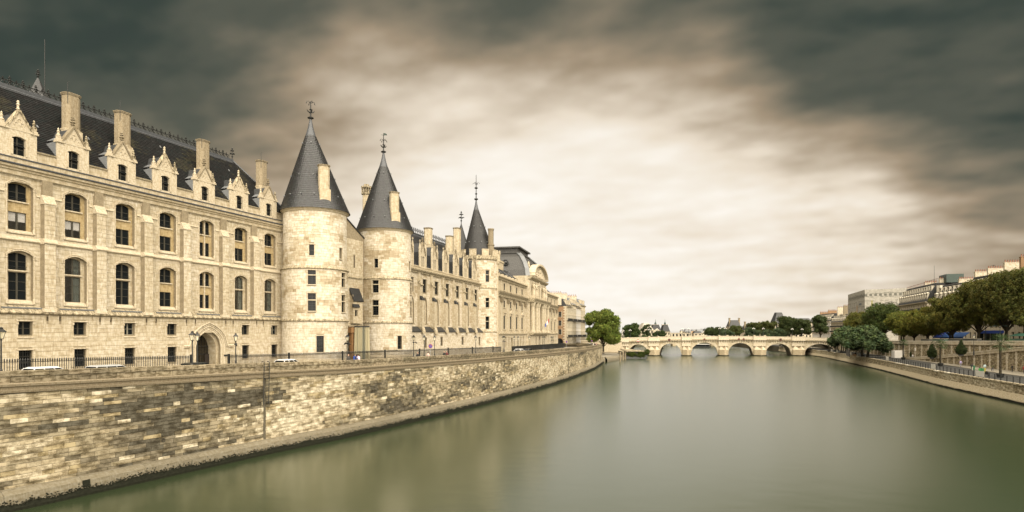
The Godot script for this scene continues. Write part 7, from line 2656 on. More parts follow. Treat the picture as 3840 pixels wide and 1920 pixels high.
func backdrop() -> void:
	var pale := mat(lin(0.48, 0.44, 0.36), 0.92, T.stone, 0.08)
	# long museum with two mansard pavilions across the river bend
	var m := far_block("riverside_museum", "long pale riverside museum seen over the bridge parapet", 172.0, 700.0, 46.0, 30.0, 5.0, 7.0, 0.0, 1.0, pale, M.slate2, 12, 1)
	for q in [[157.0, 18.5, "dark mansard pavilion with pediment on the far museum"], [167.4, 15.0, "dark mansard pavilion without pediment on the far museum"]]:
		var p := far_block("museum_pavilion", q[2], q[0], 690.0, q[1] * 0.58, 14.0, 9.0, 4.2, 7.8, 2.4, pale, M.slate, 3, 1)
		var mb := MB.new()
		mb.lathe([[0.5, 21.0], [1.2, 22.2], [0.9, 23.6], [0.3, 24.4], [0.1, 27.2]], 8, Vector3(0, 0, -6))
		put("roof_lantern", mb, M.iron_green, p)
		mb = MB.new()
		mb.box(Vector3(-3.4, 20.9, -8.0), Vector3(3.4, 21.7, -4.0))
		put("roof_platform", mb, M.trim, p)
		if q[1] > 16:
			mb = MB.new()
			mb.prism(PackedVector2Array([Vector2(-5, 13.6), Vector2(5, 13.6), Vector2(0, 17.4)]), 0.0, 1.0)
			put("pediment", mb, pale, p)
	far_block("gabled_hall", "pale building with sloping roof behind the trees on the island tip", 136.0, 640.0, 13.0, 20.0, 5.0, 10.0, 7.0, 4.0, pale, mat(lin(0.33, 0.30, 0.25), 0.8), 4, 2)
	far_block("gabled_hall", "grey roofed hall between island trees and the museum pavilions", 152.0, 720.0, 22.0, 20.0, 5.0, 11.0, 6.0, 4.0, pale, M.zinc, 6, 2)
	# low roofs strung along the far bank and the hill behind
	var tints := [pale, M.render, M.white]
	for k in 26:
		var x := 190.0 + k * 5.6 + rng.randf_range(-2, 2)
		var h := rng.randf_range(6.0, 12.0)
		far_block("distant_house", "small pale house in the distant town on the horizon", x * 1.25, 880.0 + rng.randf_range(-30, 60), rng.randf_range(6, 12), 10.0, 5.0, h * 0.7, h * 0.35, 1.8, tints[k % 3], [M.slate2, M.zinc, M.brick][k % 3], 2, 2).set_meta("group", "houses of the distant town")
	for k in 34:
		var x := 240.0 + k * 14.0 + rng.randf_range(-4, 4)
		far_block("hillside_house", "tiny pale house on the low hill at the horizon", x, 1500.0 + rng.randf_range(-60, 120), rng.randf_range(9, 18), 12.0, 8.0, rng.randf_range(7, 13), rng.randf_range(2, 4), 2.0, tints[k % 3], [M.slate2, M.zinc, M.zinc][k % 3], 0, 0).set_meta("group", "houses on the far hill")
	var ct := heading("church_tower", "distant square church tower rising over the far hill houses", "tower", Vector3(424.0, 0, -1400.0))
	var mb := MB.new()
	mb.box(Vector3(-3.4, 6, -3.4), Vector3(3.4, 17.5, 3.4))
	put("shaft", mb, pale, ct)
	mb = MB.new()
	mb.lathe([[3.2, 17.5], [2.2, 18.8], [1.4, 20.4], [0.2, 24.0]], 8)
	put("spire", mb, M.slate2, ct)
	# palace roofs along the far bank beyond the bridge
	var lou := [
		[252.7, 720.0, 13.0, 12.0, 13.0, 7.5, 2.5, "steep grey pavilion roof with tall chimneys far beyond the bridge", true],
		[265.6, 700.0, 19.0, 12.0, 9.0, 7.0, 3.0, "blue grey roof with chimneys next to the steep far pavilion", true],
		[280.0, 690.0, 18.0, 12.0, 10.0, 5.0, 3.0, "long pale wing with low slate roof behind the round trees", false],
		[236.7, 560.0, 11.0, 11.0, 14.0, 10.0, 3.2, "domed slate pavilion standing over the round trees beyond the bridge", false],
		[245.5, 566.0, 7.0, 12.0, 14.0, 3.0, 2.0, "pale block with dark attic beside the domed slate pavilion", false],
		[258.0, 560.0, 18.0, 14.0, 15.0, 4.0, 4.0, "stone range with broad eaves behind the round trees", false]]
	for q in lou:
		var p := far_block("palace_range", q[7], q[0], q[1], q[2], q[3], 6.0, q[4], q[5], q[6], pale, M.slate2, int(q[2] / 3.0), 3)
		if q[8]:
			for s in [-1, 1]:
				mb = MB.new()
				mb.box(Vector3(s * q[2] * 0.42 - 0.8, 6 + q[4], -4.0), Vector3(s * q[2] * 0.42 + 0.8, 6 + q[4] + q[5] + 2.4, -2.4))
				mb.box(Vector3(s * q[2] * 0.42 - 1.0, 6 + q[4] + q[5] + 2.4, -4.2), Vector3(s * q[2] * 0.42 + 1.0, 6 + q[4] + q[5] + 3.0, -2.2))
				put("chimney", mb, M.soot, p)
	# mansard houses just beyond the bridge
	var rows := [9.5, 13.0, 16.5]
	var g1 := mansion("quay_mansion", "white mansard house with bright dormers over the round trees beyond the bridge", 236.0, 500.0, 230.0, 460.0, 7.5, 20.5, 26.5, rows, M.white, "mansions beyond the bridge")
	stack(g1, 6.0, -10.0, -4.0, 25.0, 28.0, M.brick, 7)
	stack(g1, 24.0, -10.0, -4.0, 25.0, 28.8, M.brick, 7)
	var g2 := mansion("quay_mansion", "cream mansard house with tall party wall beside the wrapped building", 228.5, 456.0, 222.5, 421.0, 7.5, 19.5, 25.0, rows, M.render, "mansions beyond the bridge")
	stack(g2, 8.0, -10.0, -2.0, 22.0, 30.2, M.render, 7)
	stack(g2, 20.0, -10.0, -2.0, 22.0, 30.8, M.soot, 7)

# ---------------------------------------------------------------- trees and plants
func leaf_clump(seed_: int, n: int, spread: float, long := 1.0) -> ArrayMesh:
	var r := RandomNumberGenerator.new()
	r.seed = seed_
	var mb := MB.new()
	for k in n:
		var c := Vector3(r.randf_range(-1, 1), r.randf_range(-1, 1), r.randf_range(-1, 1)) * spread
		var a := Vector3(r.randfn(), r.randfn() * 0.6, r.randfn()).normalized()
		var b := a.cross(Vector3(r.randfn(), r.randfn(), r.randfn())).normalized()
		var s := r.randf_range(0.55, 1.0) * 0.5
		var g := r.randf_range(0.75, 1.25)
		mb.col = Color(g, g, g * r.randf_range(0.7, 1.0))
		mb.quad(c - a * s * long, c + b * s * 0.55, c + a * s * long, c - b * s * 0.55)
	return mb.mesh()

func foliage(parent: Node3D, called: String, lobes: Array, n: int, size: float, tint: Color, clump: ArrayMesh, droop := 0.0) -> void:
	# lobes: [centre, radius vector]; leaf clumps spread through each lobe, thicker towards its outside
	var mm := MultiMesh.new()
	mm.transform_format = MultiMesh.TRANSFORM_3D
	mm.use_colors = true
	mm.mesh = clump
	mm.instance_count = n
	var total := 0.0
	var acc := []
	for l in lobes:
		total += l[1].x * l[1].z
		acc.append(total)
	for i in n:
		var pick := rng.randf() * total
		var k := 0
		while acc[k] < pick and k < acc.size() - 1:
			k += 1
		var d := Vector3(rng.randfn(), rng.randfn(), rng.randfn()).normalized()
		var r := pow(rng.randf(), 0.38)
		var p: Vector3 = lobes[k][0] + d * (lobes[k][1] as Vector3) * r
		p.y -= droop * rng.randf() * rng.randf() * lobes[k][1].y
		var s := size * rng.randf_range(0.65, 1.35)
		var b := Basis(Vector3.UP, rng.randf() * TAU) * Basis(Vector3.RIGHT, rng.randf_range(-0.7, 0.7))
		mm.set_instance_transform(i, Transform3D(b.scaled(Vector3.ONE * s), p))
		var g := rng.randf_range(0.62, 1.35)
		var warm := rng.randf_range(0.85, 1.22)
		mm.set_instance_color(i, Color(tint.r * g * warm, tint.g * g, tint.b * g * rng.randf_range(0.7, 1.1)))
	var mi := MultiMeshInstance3D.new()
	mi.name = called
	mi.multimesh = mm
	mi.material_override = M.leafy
	parent.add_child(mi, true)
	mi.set_meta("kind", "stuff")

func tree(called: String, label: String, at: Vector3, h: float, rad: float, clear: float, tint: Color, n: int, size: float, group: String, lobes_n := 16, lean := 0.0) -> Node3D:
	var t := thing(called, label, "tree", at, 0.0, group)
	var mb := MB.new()
	var tr := 0.10 + h * 0.016
	var fork := Vector3(lean * clear * 0.5, clear * 0.95, 0)
	mb.tube([Vector3.ZERO, Vector3(lean * clear * 0.2, clear * 0.5, rng.randf_range(-0.1, 0.1)), fork], [tr * 1.25, tr, tr * 0.85], 8)
	var ry := (h - clear * 0.82) / 2
	var mid := Vector3(lean * clear * 0.6, h - ry, 0)
	var lobes := []
	for k in lobes_n:
		var a := TAU * k / lobes_n * 2.39996 * lobes_n / TAU
		var yy := lerpf(-0.72, 0.82, (k + 0.5) / lobes_n)
		var rr := sqrt(maxf(0.05, 1.0 - yy * yy)) * rng.randf_range(0.35, 0.86)
		var c := mid + Vector3(cos(a) * rr * rad, yy * ry * 0.86, sin(a) * rr * rad)
		var lr := rad * rng.randf_range(0.20, 0.44)
		lobes.append([c, Vector3(lr, lr * rng.randf_range(0.6, 0.85), lr)])
		if k % 2 == 0:
			var j := fork.lerp(c, 0.5) + Vector3(0, 0.4, 0)
			mb.tube([fork - Vector3(0, 0.3, 0), j, c], [tr * 0.5, tr * 0.3, tr * 0.1], 5)
	put("trunk", mb, M.bark, t)
	foliage(t, "crown", lobes, n, size, tint, S.clump)
	return t

func palm(label: String, at: Vector3, h: float, r: float, group: String) -> void:
	var t := thing("potted_palm", label, "palm", at, rng.randf() * TAU, group)
	var mb := MB.new()
	mb.lathe([[0.0, 0.0], [0.55, 0.0], [0.7, 0.75], [0.6, 0.75], [0.55, 0.7]], 12)
	put("planter", mb, M.iron, t)
	mb = MB.new()
	mb.tube([Vector3(0, 0.6, 0), Vector3(0.08, h * 0.5, 0.03), Vector3(0.0, h, 0)], [0.24, 0.20, 0.22], 8)
	put("trunk", mb, M.bark, t)
	for k in 26:
		mb = MB.new()
		var a := TAU * k * 0.382
		var up := lerpf(1.1, -0.75, k / 26.0)
		var d := Vector3(cos(a), 0, sin(a))
		var side := Vector3(-sin(a), 0, cos(a))
		var hub := Vector3(0, h + 0.1, 0)
		var stalk := hub + (d * cos(up) + Vector3(0, sin(up), 0)) * r * 0.5
		mb.col = Color(0.028, 0.05, 0.018).lerp(Color(0.055, 0.095, 0.03), rng.randf())
		mb.bar(hub, stalk, 0.03)
		for j in 9:
			var b := lerpf(-1.15, 1.15, j / 8.0)
			var tip := stalk + ((d * cos(up) + Vector3(0, sin(up), 0)) * cos(b) + side * sin(b)) * r * 0.62 - Vector3(0, 0.10 + 0.12 * absf(b), 0)
			var w := side * 0.05
			mb.quad(stalk, stalk.lerp(tip, 0.5) + w, tip, stalk.lerp(tip, 0.5) - w + Vector3(0, 0.03, 0))
		put("frond", mb, M.leafy, t)

func shrub(label: String, at: Vector3, h: float, r: float) -> void:
	var t := thing("conical_shrub", label, "shrub", at, 0.0, "clipped conical shrubs on the ramp")
	var mb := MB.new()
	mb.box(Vector3(-0.5, -0.3, -0.5), Vector3(0.5, 0.5, 0.5))
	put("planter", mb, M.iron, t)
	mb = MB.new()
	mb.tube([Vector3(0, 0.3, 0), Vector3(0, h * 0.8, 0)], [0.09, 0.03], 6)
	put("trunk", mb, M.bark, t)
	var lobes := []
	for k in 9:
		var f := k / 8.0
		var rr := r * (0.75 + 0.45 * sin(PI * minf(1.0, f * 1.6))) * (1.0 - f * 0.9)
		lobes.append([Vector3(0, 0.5 + f * (h - 0.7), 0), Vector3(rr, h * 0.12, rr)])
	foliage(t, "crown", lobes, 1500, 0.28, Color(0.030, 0.045, 0.016), S.clump)

func trees() -> void:
	S.clump = leaf_clump(5, 9, 0.75)
	S.wisp = leaf_clump(6, 9, 0.7, 1.9)
	# big pale green tree at the head of the quay
	tree("quay_tree", "big bright green tree standing at the head of the quay beside the bridge", far(42.5, 2.6, 296.0), 20.8, 9.0, 3.4, Color(0.15, 0.195, 0.048), 11000, 0.55, "", 26)
	tree("island_tree", "dark green tree on the island tip behind the bridge", far(74.0, 5.0, 396.0), 13.2, 6.6, 3.0, Color(0.05, 0.078, 0.028), 3200, 0.6, "", 14)
	tree("island_tree", "low dark bush beside the tree on the island tip", far(85.0, 5.0, 405.0), 6.0, 4.5, 1.2, Color(0.05, 0.08, 0.03), 1500, 0.6, "", 9)
	tree("island_tree", "small dark tree standing before the grey roofed hall", far(118.0, 5.0, 560.0), 16.0, 4.5, 4.0, Color(0.045, 0.065, 0.03), 1100, 0.8, "", 9)
	tree("island_tree", "low round tree against the far museum", far(132.0, 5.0, 570.0), 9.0, 6.0, 2.5, Color(0.045, 0.068, 0.03), 1100, 0.8, "", 9)
	# plane trees along the upper quay
	var kinds := ["tallest olive brown plane tree towering over the green bookstalls", "tall olive brown plane tree between the bookstalls and the hidden mansion", "olive plane tree over the blue awnings", "thinning plane tree with bare pale limbs beside the blue awnings",
		"yellowing plane tree before the slate roofed mansion", "low yellow green plane tree under the corner mansion balconies", "yellow green plane tree next to the dark willow", "dark green tree in front of the wrapped building", "olive plane tree at the foot of the wrapped building"]
	var spec := [[129.5, 157.0, 19.5, 7.6, 0], [136.0, 175.0, 20.2, 7.0, 1], [140.0, 191.0, 19.0, 6.4, 2], [143.5, 207.0, 16.6, 5.8, 3], [148.0, 226.0, 13.6, 5.2, 4], [153.0, 242.0, 11.4, 4.8, 5], [159.5, 259.0, 12.6, 5.0, 6], [166.0, 285.0, 17.0, 6.4, 7], [176.0, 325.0, 14.2, 6.0, 8]]
	for q in spec:
		var tint: Color = [Color(0.095, 0.103, 0.031), Color(0.100, 0.103, 0.029), Color(0.116, 0.119, 0.033), Color(0.132, 0.131, 0.036), Color(0.155, 0.154, 0.036), Color(0.164, 0.175, 0.040), Color(0.144, 0.162, 0.040), Color(0.074, 0.103, 0.036), Color(0.128, 0.131, 0.036)][q[4]]
		tree("plane_tree", kinds[q[4]], far(q[0], up_top(-q[1]) - 1.1, q[1]), q[2] * 1.06, q[3] * 1.30, q[2] * 0.20, tint, int(5200 * q[3] / 5.5), 0.46, "plane trees on the upper quay", 30, rng.randf_range(-0.12, 0.12))
	tree("plane_tree", "plane tree with a pale bare trunk behind the green bookstall roofs", far(140.0, 9.0, 166.0), 18.5, 6.6, 7.0, Color(0.100, 0.101, 0.033), 3400, 0.5, "plane trees on the upper quay", 18)
	tree("plane_tree", "plane tree crowding the edge of the upper street beside the mansions", far(150.0, 9.0, 186.0), 18.0, 6.4, 6.5, Color(0.100, 0.101, 0.033), 3200, 0.5, "plane trees on the upper quay", 18)
	for q in [[146.0, 212.0, 15.0, 6.0, 'plane tree filling the gap behind the thinning plane tree'], [154.0, 236.0, 12.5, 5.4, 'plane tree filling the gap behind the yellowing plane tree'], [164.0, 268.0, 13.0, 5.6, 'plane tree behind the drooping willows below the corner mansion'], [171.0, 300.0, 14.0, 6.0, 'plane tree between the wrapped building and the willows']]:
		tree("plane_tree", q[4], far(q[0], 8.4, q[1]), q[2], q[3], q[2] * 0.2, Color(0.10, 0.105, 0.03), 3200, 0.5, "plane trees on the upper quay", 20)
	# weeping dark green mass on the lower quay
	for q in [[127.5, 228.0, 12.4, 7.2, "wide drooping blue green willow next to the pale container"], [137.5, 250.0, 12.8, 7.4, "drooping blue green willow behind the terrace awning"], [147.0, 280.0, 12.6, 7.4, "drooping blue green willow nearest the bridge end"]]:
		var t := thing("willow", q[4], "tree", far(q[0], 3.4, q[1]), 0.0, "willows on the lower quay")
		var mb := MB.new()
		var lobes := []
		mb.tube([Vector3.ZERO, Vector3(0.2, 2.5, 0), Vector3(0, 5.0, 0)], [0.5, 0.4, 0.3], 8)
		for k in 22:
			var a := k * 2.39996
			var f := sqrt((k + 0.5) / 22.0)
			var c := Vector3(cos(a) * q[3] * f * 0.82, q[2] * (0.90 - 0.50 * f * f) - 0.8, sin(a) * q[3] * f * 0.82)
			lobes.append([c, Vector3(1.9, 1.25, 1.9)])
			if k % 3 == 0:
				mb.tube([Vector3(0, 4.4, 0), Vector3(0, 5.5, 0).lerp(c, 0.6) + Vector3(0, 0.8, 0), c], [0.22, 0.14, 0.06], 5)
		put("trunk", mb, M.bark, t)
		foliage(t, "crown", lobes, 5200, 0.62, Color(0.073, 0.109, 0.057), S.wisp, 1.6)
	# round trees beyond the bridge
	var r2 := [[175.5, 362.0, 15.5, 5.0, Color(0.052, 0.072, 0.029), "dark dense tree just behind the bridge end"], [181.0, 398.0, 14.0, 6.4, Color(0.049, 0.067, 0.026), "round dark chestnut behind the bridge near its end"], [186.5, 428.0, 15.5, 7.4, Color(0.052, 0.072, 0.029), "large round chestnut below the broad eaved stone range"],
		[194.5, 452.0, 17.0, 7.6, Color(0.055, 0.072, 0.029), "large round chestnut beside the domed pavilion"], [193.0, 480.0, 14.5, 7.0, Color(0.072, 0.084, 0.029), "olive round tree below the blue grey far roofs"], [199.0, 520.0, 14.0, 7.0, Color(0.067, 0.080, 0.029), "olive round tree below the long pale wing"],
		[196.0, 560.0, 11.5, 7.5, Color(0.072, 0.090, 0.032), "lighter round tree at the far river bend"], [199.0, 610.0, 10.5, 8.5, Color(0.058, 0.080, 0.036), "low dark tree closing the far tree row"], [207.0, 660.0, 9.5, 9.0, Color(0.058, 0.080, 0.036), "low dark tree at the end of the visible river"]]
	for q in r2:
		tree("round_tree", q[5], far(q[0], 7.6, q[1]), q[2], q[3], q[2] * 0.2, q[4], int(2000 * q[3] / 6.0), 0.7, "round trees beyond the bridge", 16)
	for q in [[172.0, 408.0, 9.2, 5.2], [178.0, 440.0, 8.6, 5.4], [180.0, 480.0, 11.0, 6.4], [182.0, 540.0, 9.5, 6.5]]:
		tree("quay_willow", "blue green willow on the lower bank beyond the bridge", far(q[0], 3.6, q[1]), q[2] + 2.4, q[3], 2.0, Color(0.067, 0.099, 0.061), 1500, 0.75, "willows beyond the bridge", 13)
	tree("hill_tree", "dark clump of trees on the distant horizon", far(345.0, 6.0, 1050.0), 13.0, 10.0, 3.0, Color(0.072, 0.087, 0.043), 700, 1.4, "", 9)

# ---------------------------------------------------------------- people
func body_field(bones: Array, p: Vector3) -> Vector2:
	# x: distance, y: region of the nearest bone
	var best := 1e9
	var reg := 0.0
	var d := 1e9
	for b in bones:
		var ab: Vector3 = b[1] - b[0]
		var t := clampf((p - b[0]).dot(ab) / maxf(ab.length_squared(), 1e-6), 0.0, 1.0)
		var q: float = (p - (b[0] + ab * t)).length() - lerpf(b[2], b[3], t)
		if q < best:
			best = q
			reg = b[4]
		var h := maxf(0.05 - absf(d - q), 0.0) / 0.05
		d = minf(d, q) - h * h * 0.05 * 0.25
	return Vector2(d, reg)

func person_shape(pose: int) -> Dictionary:
	if S.has("pose%d" % pose): return S["pose%d" % pose]
	var st := 0.0
	var arm := 0.0
	var bend := 0.0
	match pose:
		1: st = 0.28; arm = 0.30           # walking
		2: arm = 0.55; bend = 0.12         # arms forward, leaning
		3: st = 0.10; arm = 0.10
	var hip := Vector3(0, 0.92, 0)
	var chest := Vector3(0, 1.32, bend)
	var neck := Vector3(0, 1.47, bend * 1.2)
	var head := Vector3(0, 1.63, bend * 1.3 + 0.02)
	var bones := [[hip, chest, 0.15, 0.165, 1.0], [chest, neck, 0.15, 0.055, 1.0], [neck, head, 0.055, 0.06, 0.0], [head + Vector3(0, -0.03, 0.01), head + Vector3(0, 0.03, -0.01), 0.092, 0.10, 0.0], [head + Vector3(0, 0.04, -0.03), head + Vector3(0, 0.06, -0.02), 0.105, 0.10, 3.0], [head + Vector3(0, -0.03, 0.09), head + Vector3(0, -0.045, 0.125), 0.02, 0.016, 0.0]]
	for s in [-1.0, 1.0]:
		var h: Vector3 = hip + Vector3(s * 0.09, -0.02, 0)
		var kn: Vector3 = Vector3(s * 0.10, 0.50, s * st * 0.45 + 0.03)
		var an: Vector3 = Vector3(s * 0.10, 0.09, s * st - 0.02)
		bones.append([h, kn, 0.095, 0.065, 2.0])
		bones.append([kn, an, 0.065, 0.045, 2.0])
		bones.append([an + Vector3(0, -0.04, -0.03), an + Vector3(0, -0.05, 0.16), 0.045, 0.038, 4.0])
		var sh: Vector3 = chest + Vector3(s * 0.19, 0.07, 0)
		var el: Vector3 = sh + Vector3(s * 0.05, -0.27, (-s * arm if pose == 1 else arm) * 0.4)
		var wr: Vector3 = el + Vector3(-s * 0.02, -0.20 if pose == 2 else -0.24, 0.05 + (0.16 if pose == 2 else -s * arm * 0.4 if pose == 1 else 0.02))
		bones.append([sh, el, 0.058, 0.045, 1.0])
		bones.append([el, wr, 0.045, 0.032, 1.0])
		bones.append([wr, wr + (wr - el).normalized() * 0.13, 0.034, 0.026, 0.0])
	var cell := 0.045
	var lo := Vector3(-0.42, -0.02, -0.5)
	var nx := 19
	var ny := 41
	var nz := 24
	var val := PackedFloat32Array()
	var reg := PackedFloat32Array()
	val.resize(nx * ny * nz)
	reg.resize(nx * ny * nz)
	for k in nz:
		for j in ny:
			for i in nx:
				var f := body_field(bones, lo + Vector3(i, j, k) * cell)
				val[(k * ny + j) * nx + i] = f.x
				reg[(k * ny + j) * nx + i] = f.y
	var pts := {}
	for k in nz - 1:
		for j in ny - 1:
			for i in nx - 1:
				var sum := Vector3.ZERO
				var n := 0
				for e in [[0, 0, 0, 1, 0, 0], [0, 1, 0, 1, 1, 0], [0, 0, 1, 1, 0, 1], [0, 1, 1, 1, 1, 1], [0, 0, 0, 0, 1, 0], [1, 0, 0, 1, 1, 0], [0, 0, 1, 0, 1, 1], [1, 0, 1, 1, 1, 1], [0, 0, 0, 0, 0, 1], [1, 0, 0, 1, 0, 1], [0, 1, 0, 0, 1, 1], [1, 1, 0, 1, 1, 1]]:
					var a: float = val[((k + e[2]) * ny + j + e[1]) * nx + i + e[0]]
					var b: float = val[((k + e[5]) * ny + j + e[4]) * nx + i + e[3]]
					if (a < 0) != (b < 0):
						sum += Vector3(e[0], e[1], e[2]).lerp(Vector3(e[3], e[4], e[5]), a / (a - b))
						n += 1
				if n:
					pts[(k * ny + j) * nx + i] = [lo + (Vector3(i, j, k) + sum / n) * cell, reg[(k * ny + j) * nx + i]]
	var quads := []
	for k in range(1, nz - 1):
		for j in range(1, ny - 1):
			for i in range(1, nx - 1):
				var a: float = val[(k * ny + j) * nx + i]
				var c := (k * ny + j) * nx + i
				for ax in 3:
					var off: int = [1, nx, nx * ny][ax]
					var b: float = val[c + off]
					if (a < 0) != (b < 0):
						var o1: int = [nx, nx * ny, 1][ax]
						var o2: int = [nx * ny, 1, nx][ax]
						var q := [c - o1 - o2, c - o2, c, c - o1]
						if q.all(func(x): return pts.has(x)):
							quads.append(q)
	S["pose%d" % pose] = {"pts": pts, "quads": quads, "bones": bones}
	return S["pose%d" % pose]

func person(label: String, at: Vector3, turn: float, pose: int, shirt: Color, legs: Color, hair: Color, group := "", tall := 1.0) -> void:
	var d := person_shape(pose)
	var cols := [Color(0.42, 0.27, 0.19), shirt, legs, hair, Color(0.03, 0.025, 0.02)]
	var mb := MB.new()
	for q in d.quads:
		var p := []
		for k in q:
			p.append(d.pts[k])
		var m: Vector3 = (p[0][0] + p[2][0]) / 2
		var f := body_field(d.bones, m)
		var g := Vector3(body_field(d.bones, m + Vector3(0.03, 0, 0)).x - f.x, body_field(d.bones, m + Vector3(0, 0.03, 0)).x - f.x, body_field(d.bones, m + Vector3(0, 0, 0.03)).x - f.x)
		mb.col = cols[int(p[0][1])]
		mb.quad(p[0][0] * tall, p[1][0] * tall, p[2][0] * tall, p[3][0] * tall, g)
	one("person", mb, M.cloth, label, "person", at, turn, group)

# ---------------------------------------------------------------- street furniture on the palace quay
func lamp_model(h: float) -> Node3D:
	var t := Node3D.new()
	var mb := MB.new()
	mb.lathe([[0.20, 0], [0.20, 0.12], [0.15, 0.2], [0.15, 0.75], [0.19, 0.8], [0.11, 0.95], [0.085, 1.2], [0.10, 1.3], [0.06, 1.4], [0.05, h - 0.95], [0.075, h - 0.9], [0.05, h - 0.82]], 10)
	mb.bar(Vector3(-0.16, h - 0.82, 0), Vector3(0.16, h - 0.82, 0), 0.035)
	put("post", mb, M.iron, t)
	mb = MB.new()
	mb.lathe([[0.12, h - 0.80], [0.26, h - 0.30]], 4, Vector3.ZERO, PI / 4, TAU + PI / 4, false)
	put("lantern_glass", mb, M.lantern, t)
	mb = MB.new()
	for k in 4:
		var a := PI / 4 + k * PI / 2
		mb.bar(Vector3(cos(a) * 0.12, h - 0.82, sin(a) * 0.12), Vector3(cos(a) * 0.265, h - 0.30, sin(a) * 0.265), 0.03)
	mb.lathe([[0.10, h - 0.84], [0.14, h - 0.80], [0.05, h - 0.78]], 8)
	put("lantern_frame", mb, M.iron, t)
	mb = MB.new()
	mb.lathe([[0.34, h - 0.32], [0.33, h - 0.28], [0.12, h - 0.10], [0.12, h - 0.05], [0.15, h - 0.03], [0.0, h + 0.06]], 4, Vector3.ZERO, PI / 4, TAU + PI / 4, false)
	put("lantern_roof", mb, M.iron, t)
	return t

func car_model(paint: Material, long: float, high: float, estate: bool) -> Node3D:
	var t := Node3D.new()
	var l := long / 2
	var mb := MB.new()
	# body: side outline drawn out across the width, drawn in towards sill and shoulder
	var prof := PackedVector2Array([Vector2(-l, 0.42), Vector2(-l + 0.05, 0.25), Vector2(l - 0.1, 0.25), Vector2(l, 0.40), Vector2(l - 0.04, 0.66), Vector2(l - 0.95, 0.88), Vector2(-l + 0.12, 0.95), Vector2(-l, 0.80)])
	mb.prism(prof, -0.86, 0.86)
	mb.prism(Transform2D(0, Vector2(0.97, 0.9), 0, Vector2(0, 0.06)) * prof, -0.89, 0.89)
	put("body", mb, paint, t)
	var rear := -l + (0.12 if estate else 0.45)
	var cab := [[rear, 0.93], [l - 0.95, 0.90], [l - 1.75, high - 0.03], [rear + 0.38, high - 0.02]]
	mb = MB.new()
	mb.hexa([Vector3(cab[0][0], cab[0][1], -0.80), Vector3(cab[1][0], cab[1][1], -0.80), Vector3(cab[2][0], cab[2][1] - 0.08, -0.64), Vector3(cab[3][0], cab[3][1] - 0.08, -0.64), Vector3(cab[0][0], cab[0][1], 0.80), Vector3(cab[1][0], cab[1][1], 0.80), Vector3(cab[2][0], cab[2][1] - 0.08, 0.64), Vector3(cab[3][0], cab[3][1] - 0.08, 0.64)])
	put("windows", mb, M.glass, t)
	mb = MB.new()
	mb.hexa([Vector3(cab[3][0] - 0.05, high - 0.12, -0.66), Vector3(cab[2][0] + 0.08, high - 0.12, -0.66), Vector3(cab[2][0] - 0.1, high, -0.5), Vector3(cab[3][0] + 0.2, high, -0.5), Vector3(cab[3][0] - 0.05, high - 0.12, 0.66), Vector3(cab[2][0] + 0.08, high - 0.12, 0.66), Vector3(cab[2][0] - 0.1, high, 0.5), Vector3(cab[3][0] + 0.2, high, 0.5)])
	for s in [-1, 1]:
		for q in [0.0, 0.36, 0.72, 1.0]:
			var a := Vector3(lerpf(cab[0][0], cab[1][0], q), 0.92, s * 0.81)
			var b := Vector3(lerpf(cab[3][0], cab[2][0], q), high - 0.08, s * 0.65)
			mb.bar(a, b, 0.07, 0.05)
	put("roof", mb, paint, t)
	for q in [[-l + 0.72, -1], [-l + 0.72, 1], [l - 0.78, -1], [l - 0.78, 1]]:
		var wh := part("wheel", t, Vector3(q[0], 0.31, q[1] * 0.80))
		wh.rotation.x = PI / 2
		mb = MB.new()
		mb.lathe([[0.2, -0.1], [0.31, -0.1], [0.32, 0.0], [0.31, 0.1], [0.2, 0.1]], 14)
		put("tyre", mb, M.tyre, wh)
		mb = MB.new()
		mb.lathe([[0.0, 0.08 * q[1]], [0.2, 0.09 * q[1]], [0.21, 0.0]], 10)
		put("rim", mb, M.silver_paint, wh)
	for s in [-1, 1]:
		mb = MB.new()
		mb.box(Vector3(l - 0.12, 0.52, s * 0.62 - 0.18), Vector3(l + 0.01, 0.68, s * 0.62 + 0.18))
		put("headlight", mb, M.white, t)
		mb = MB.new()
		mb.box(Vector3(-l - 0.01, 0.6, s * 0.68 - 0.12), Vector3(-l + 0.1, 0.85, s * 0.68 + 0.12))
		put("tail_light", mb, M.red, t)
	return t

func place(model: Node3D, called: String, label: String, category: String, at: Vector3, turn: float, group: String) -> Node3D:
	var r: Node3D = model.duplicate()
	r.name = numbered(called)
	add_child(r)
	r.position = at
	r.rotation.y = turn
	tag(r, label, category, group)
	return r

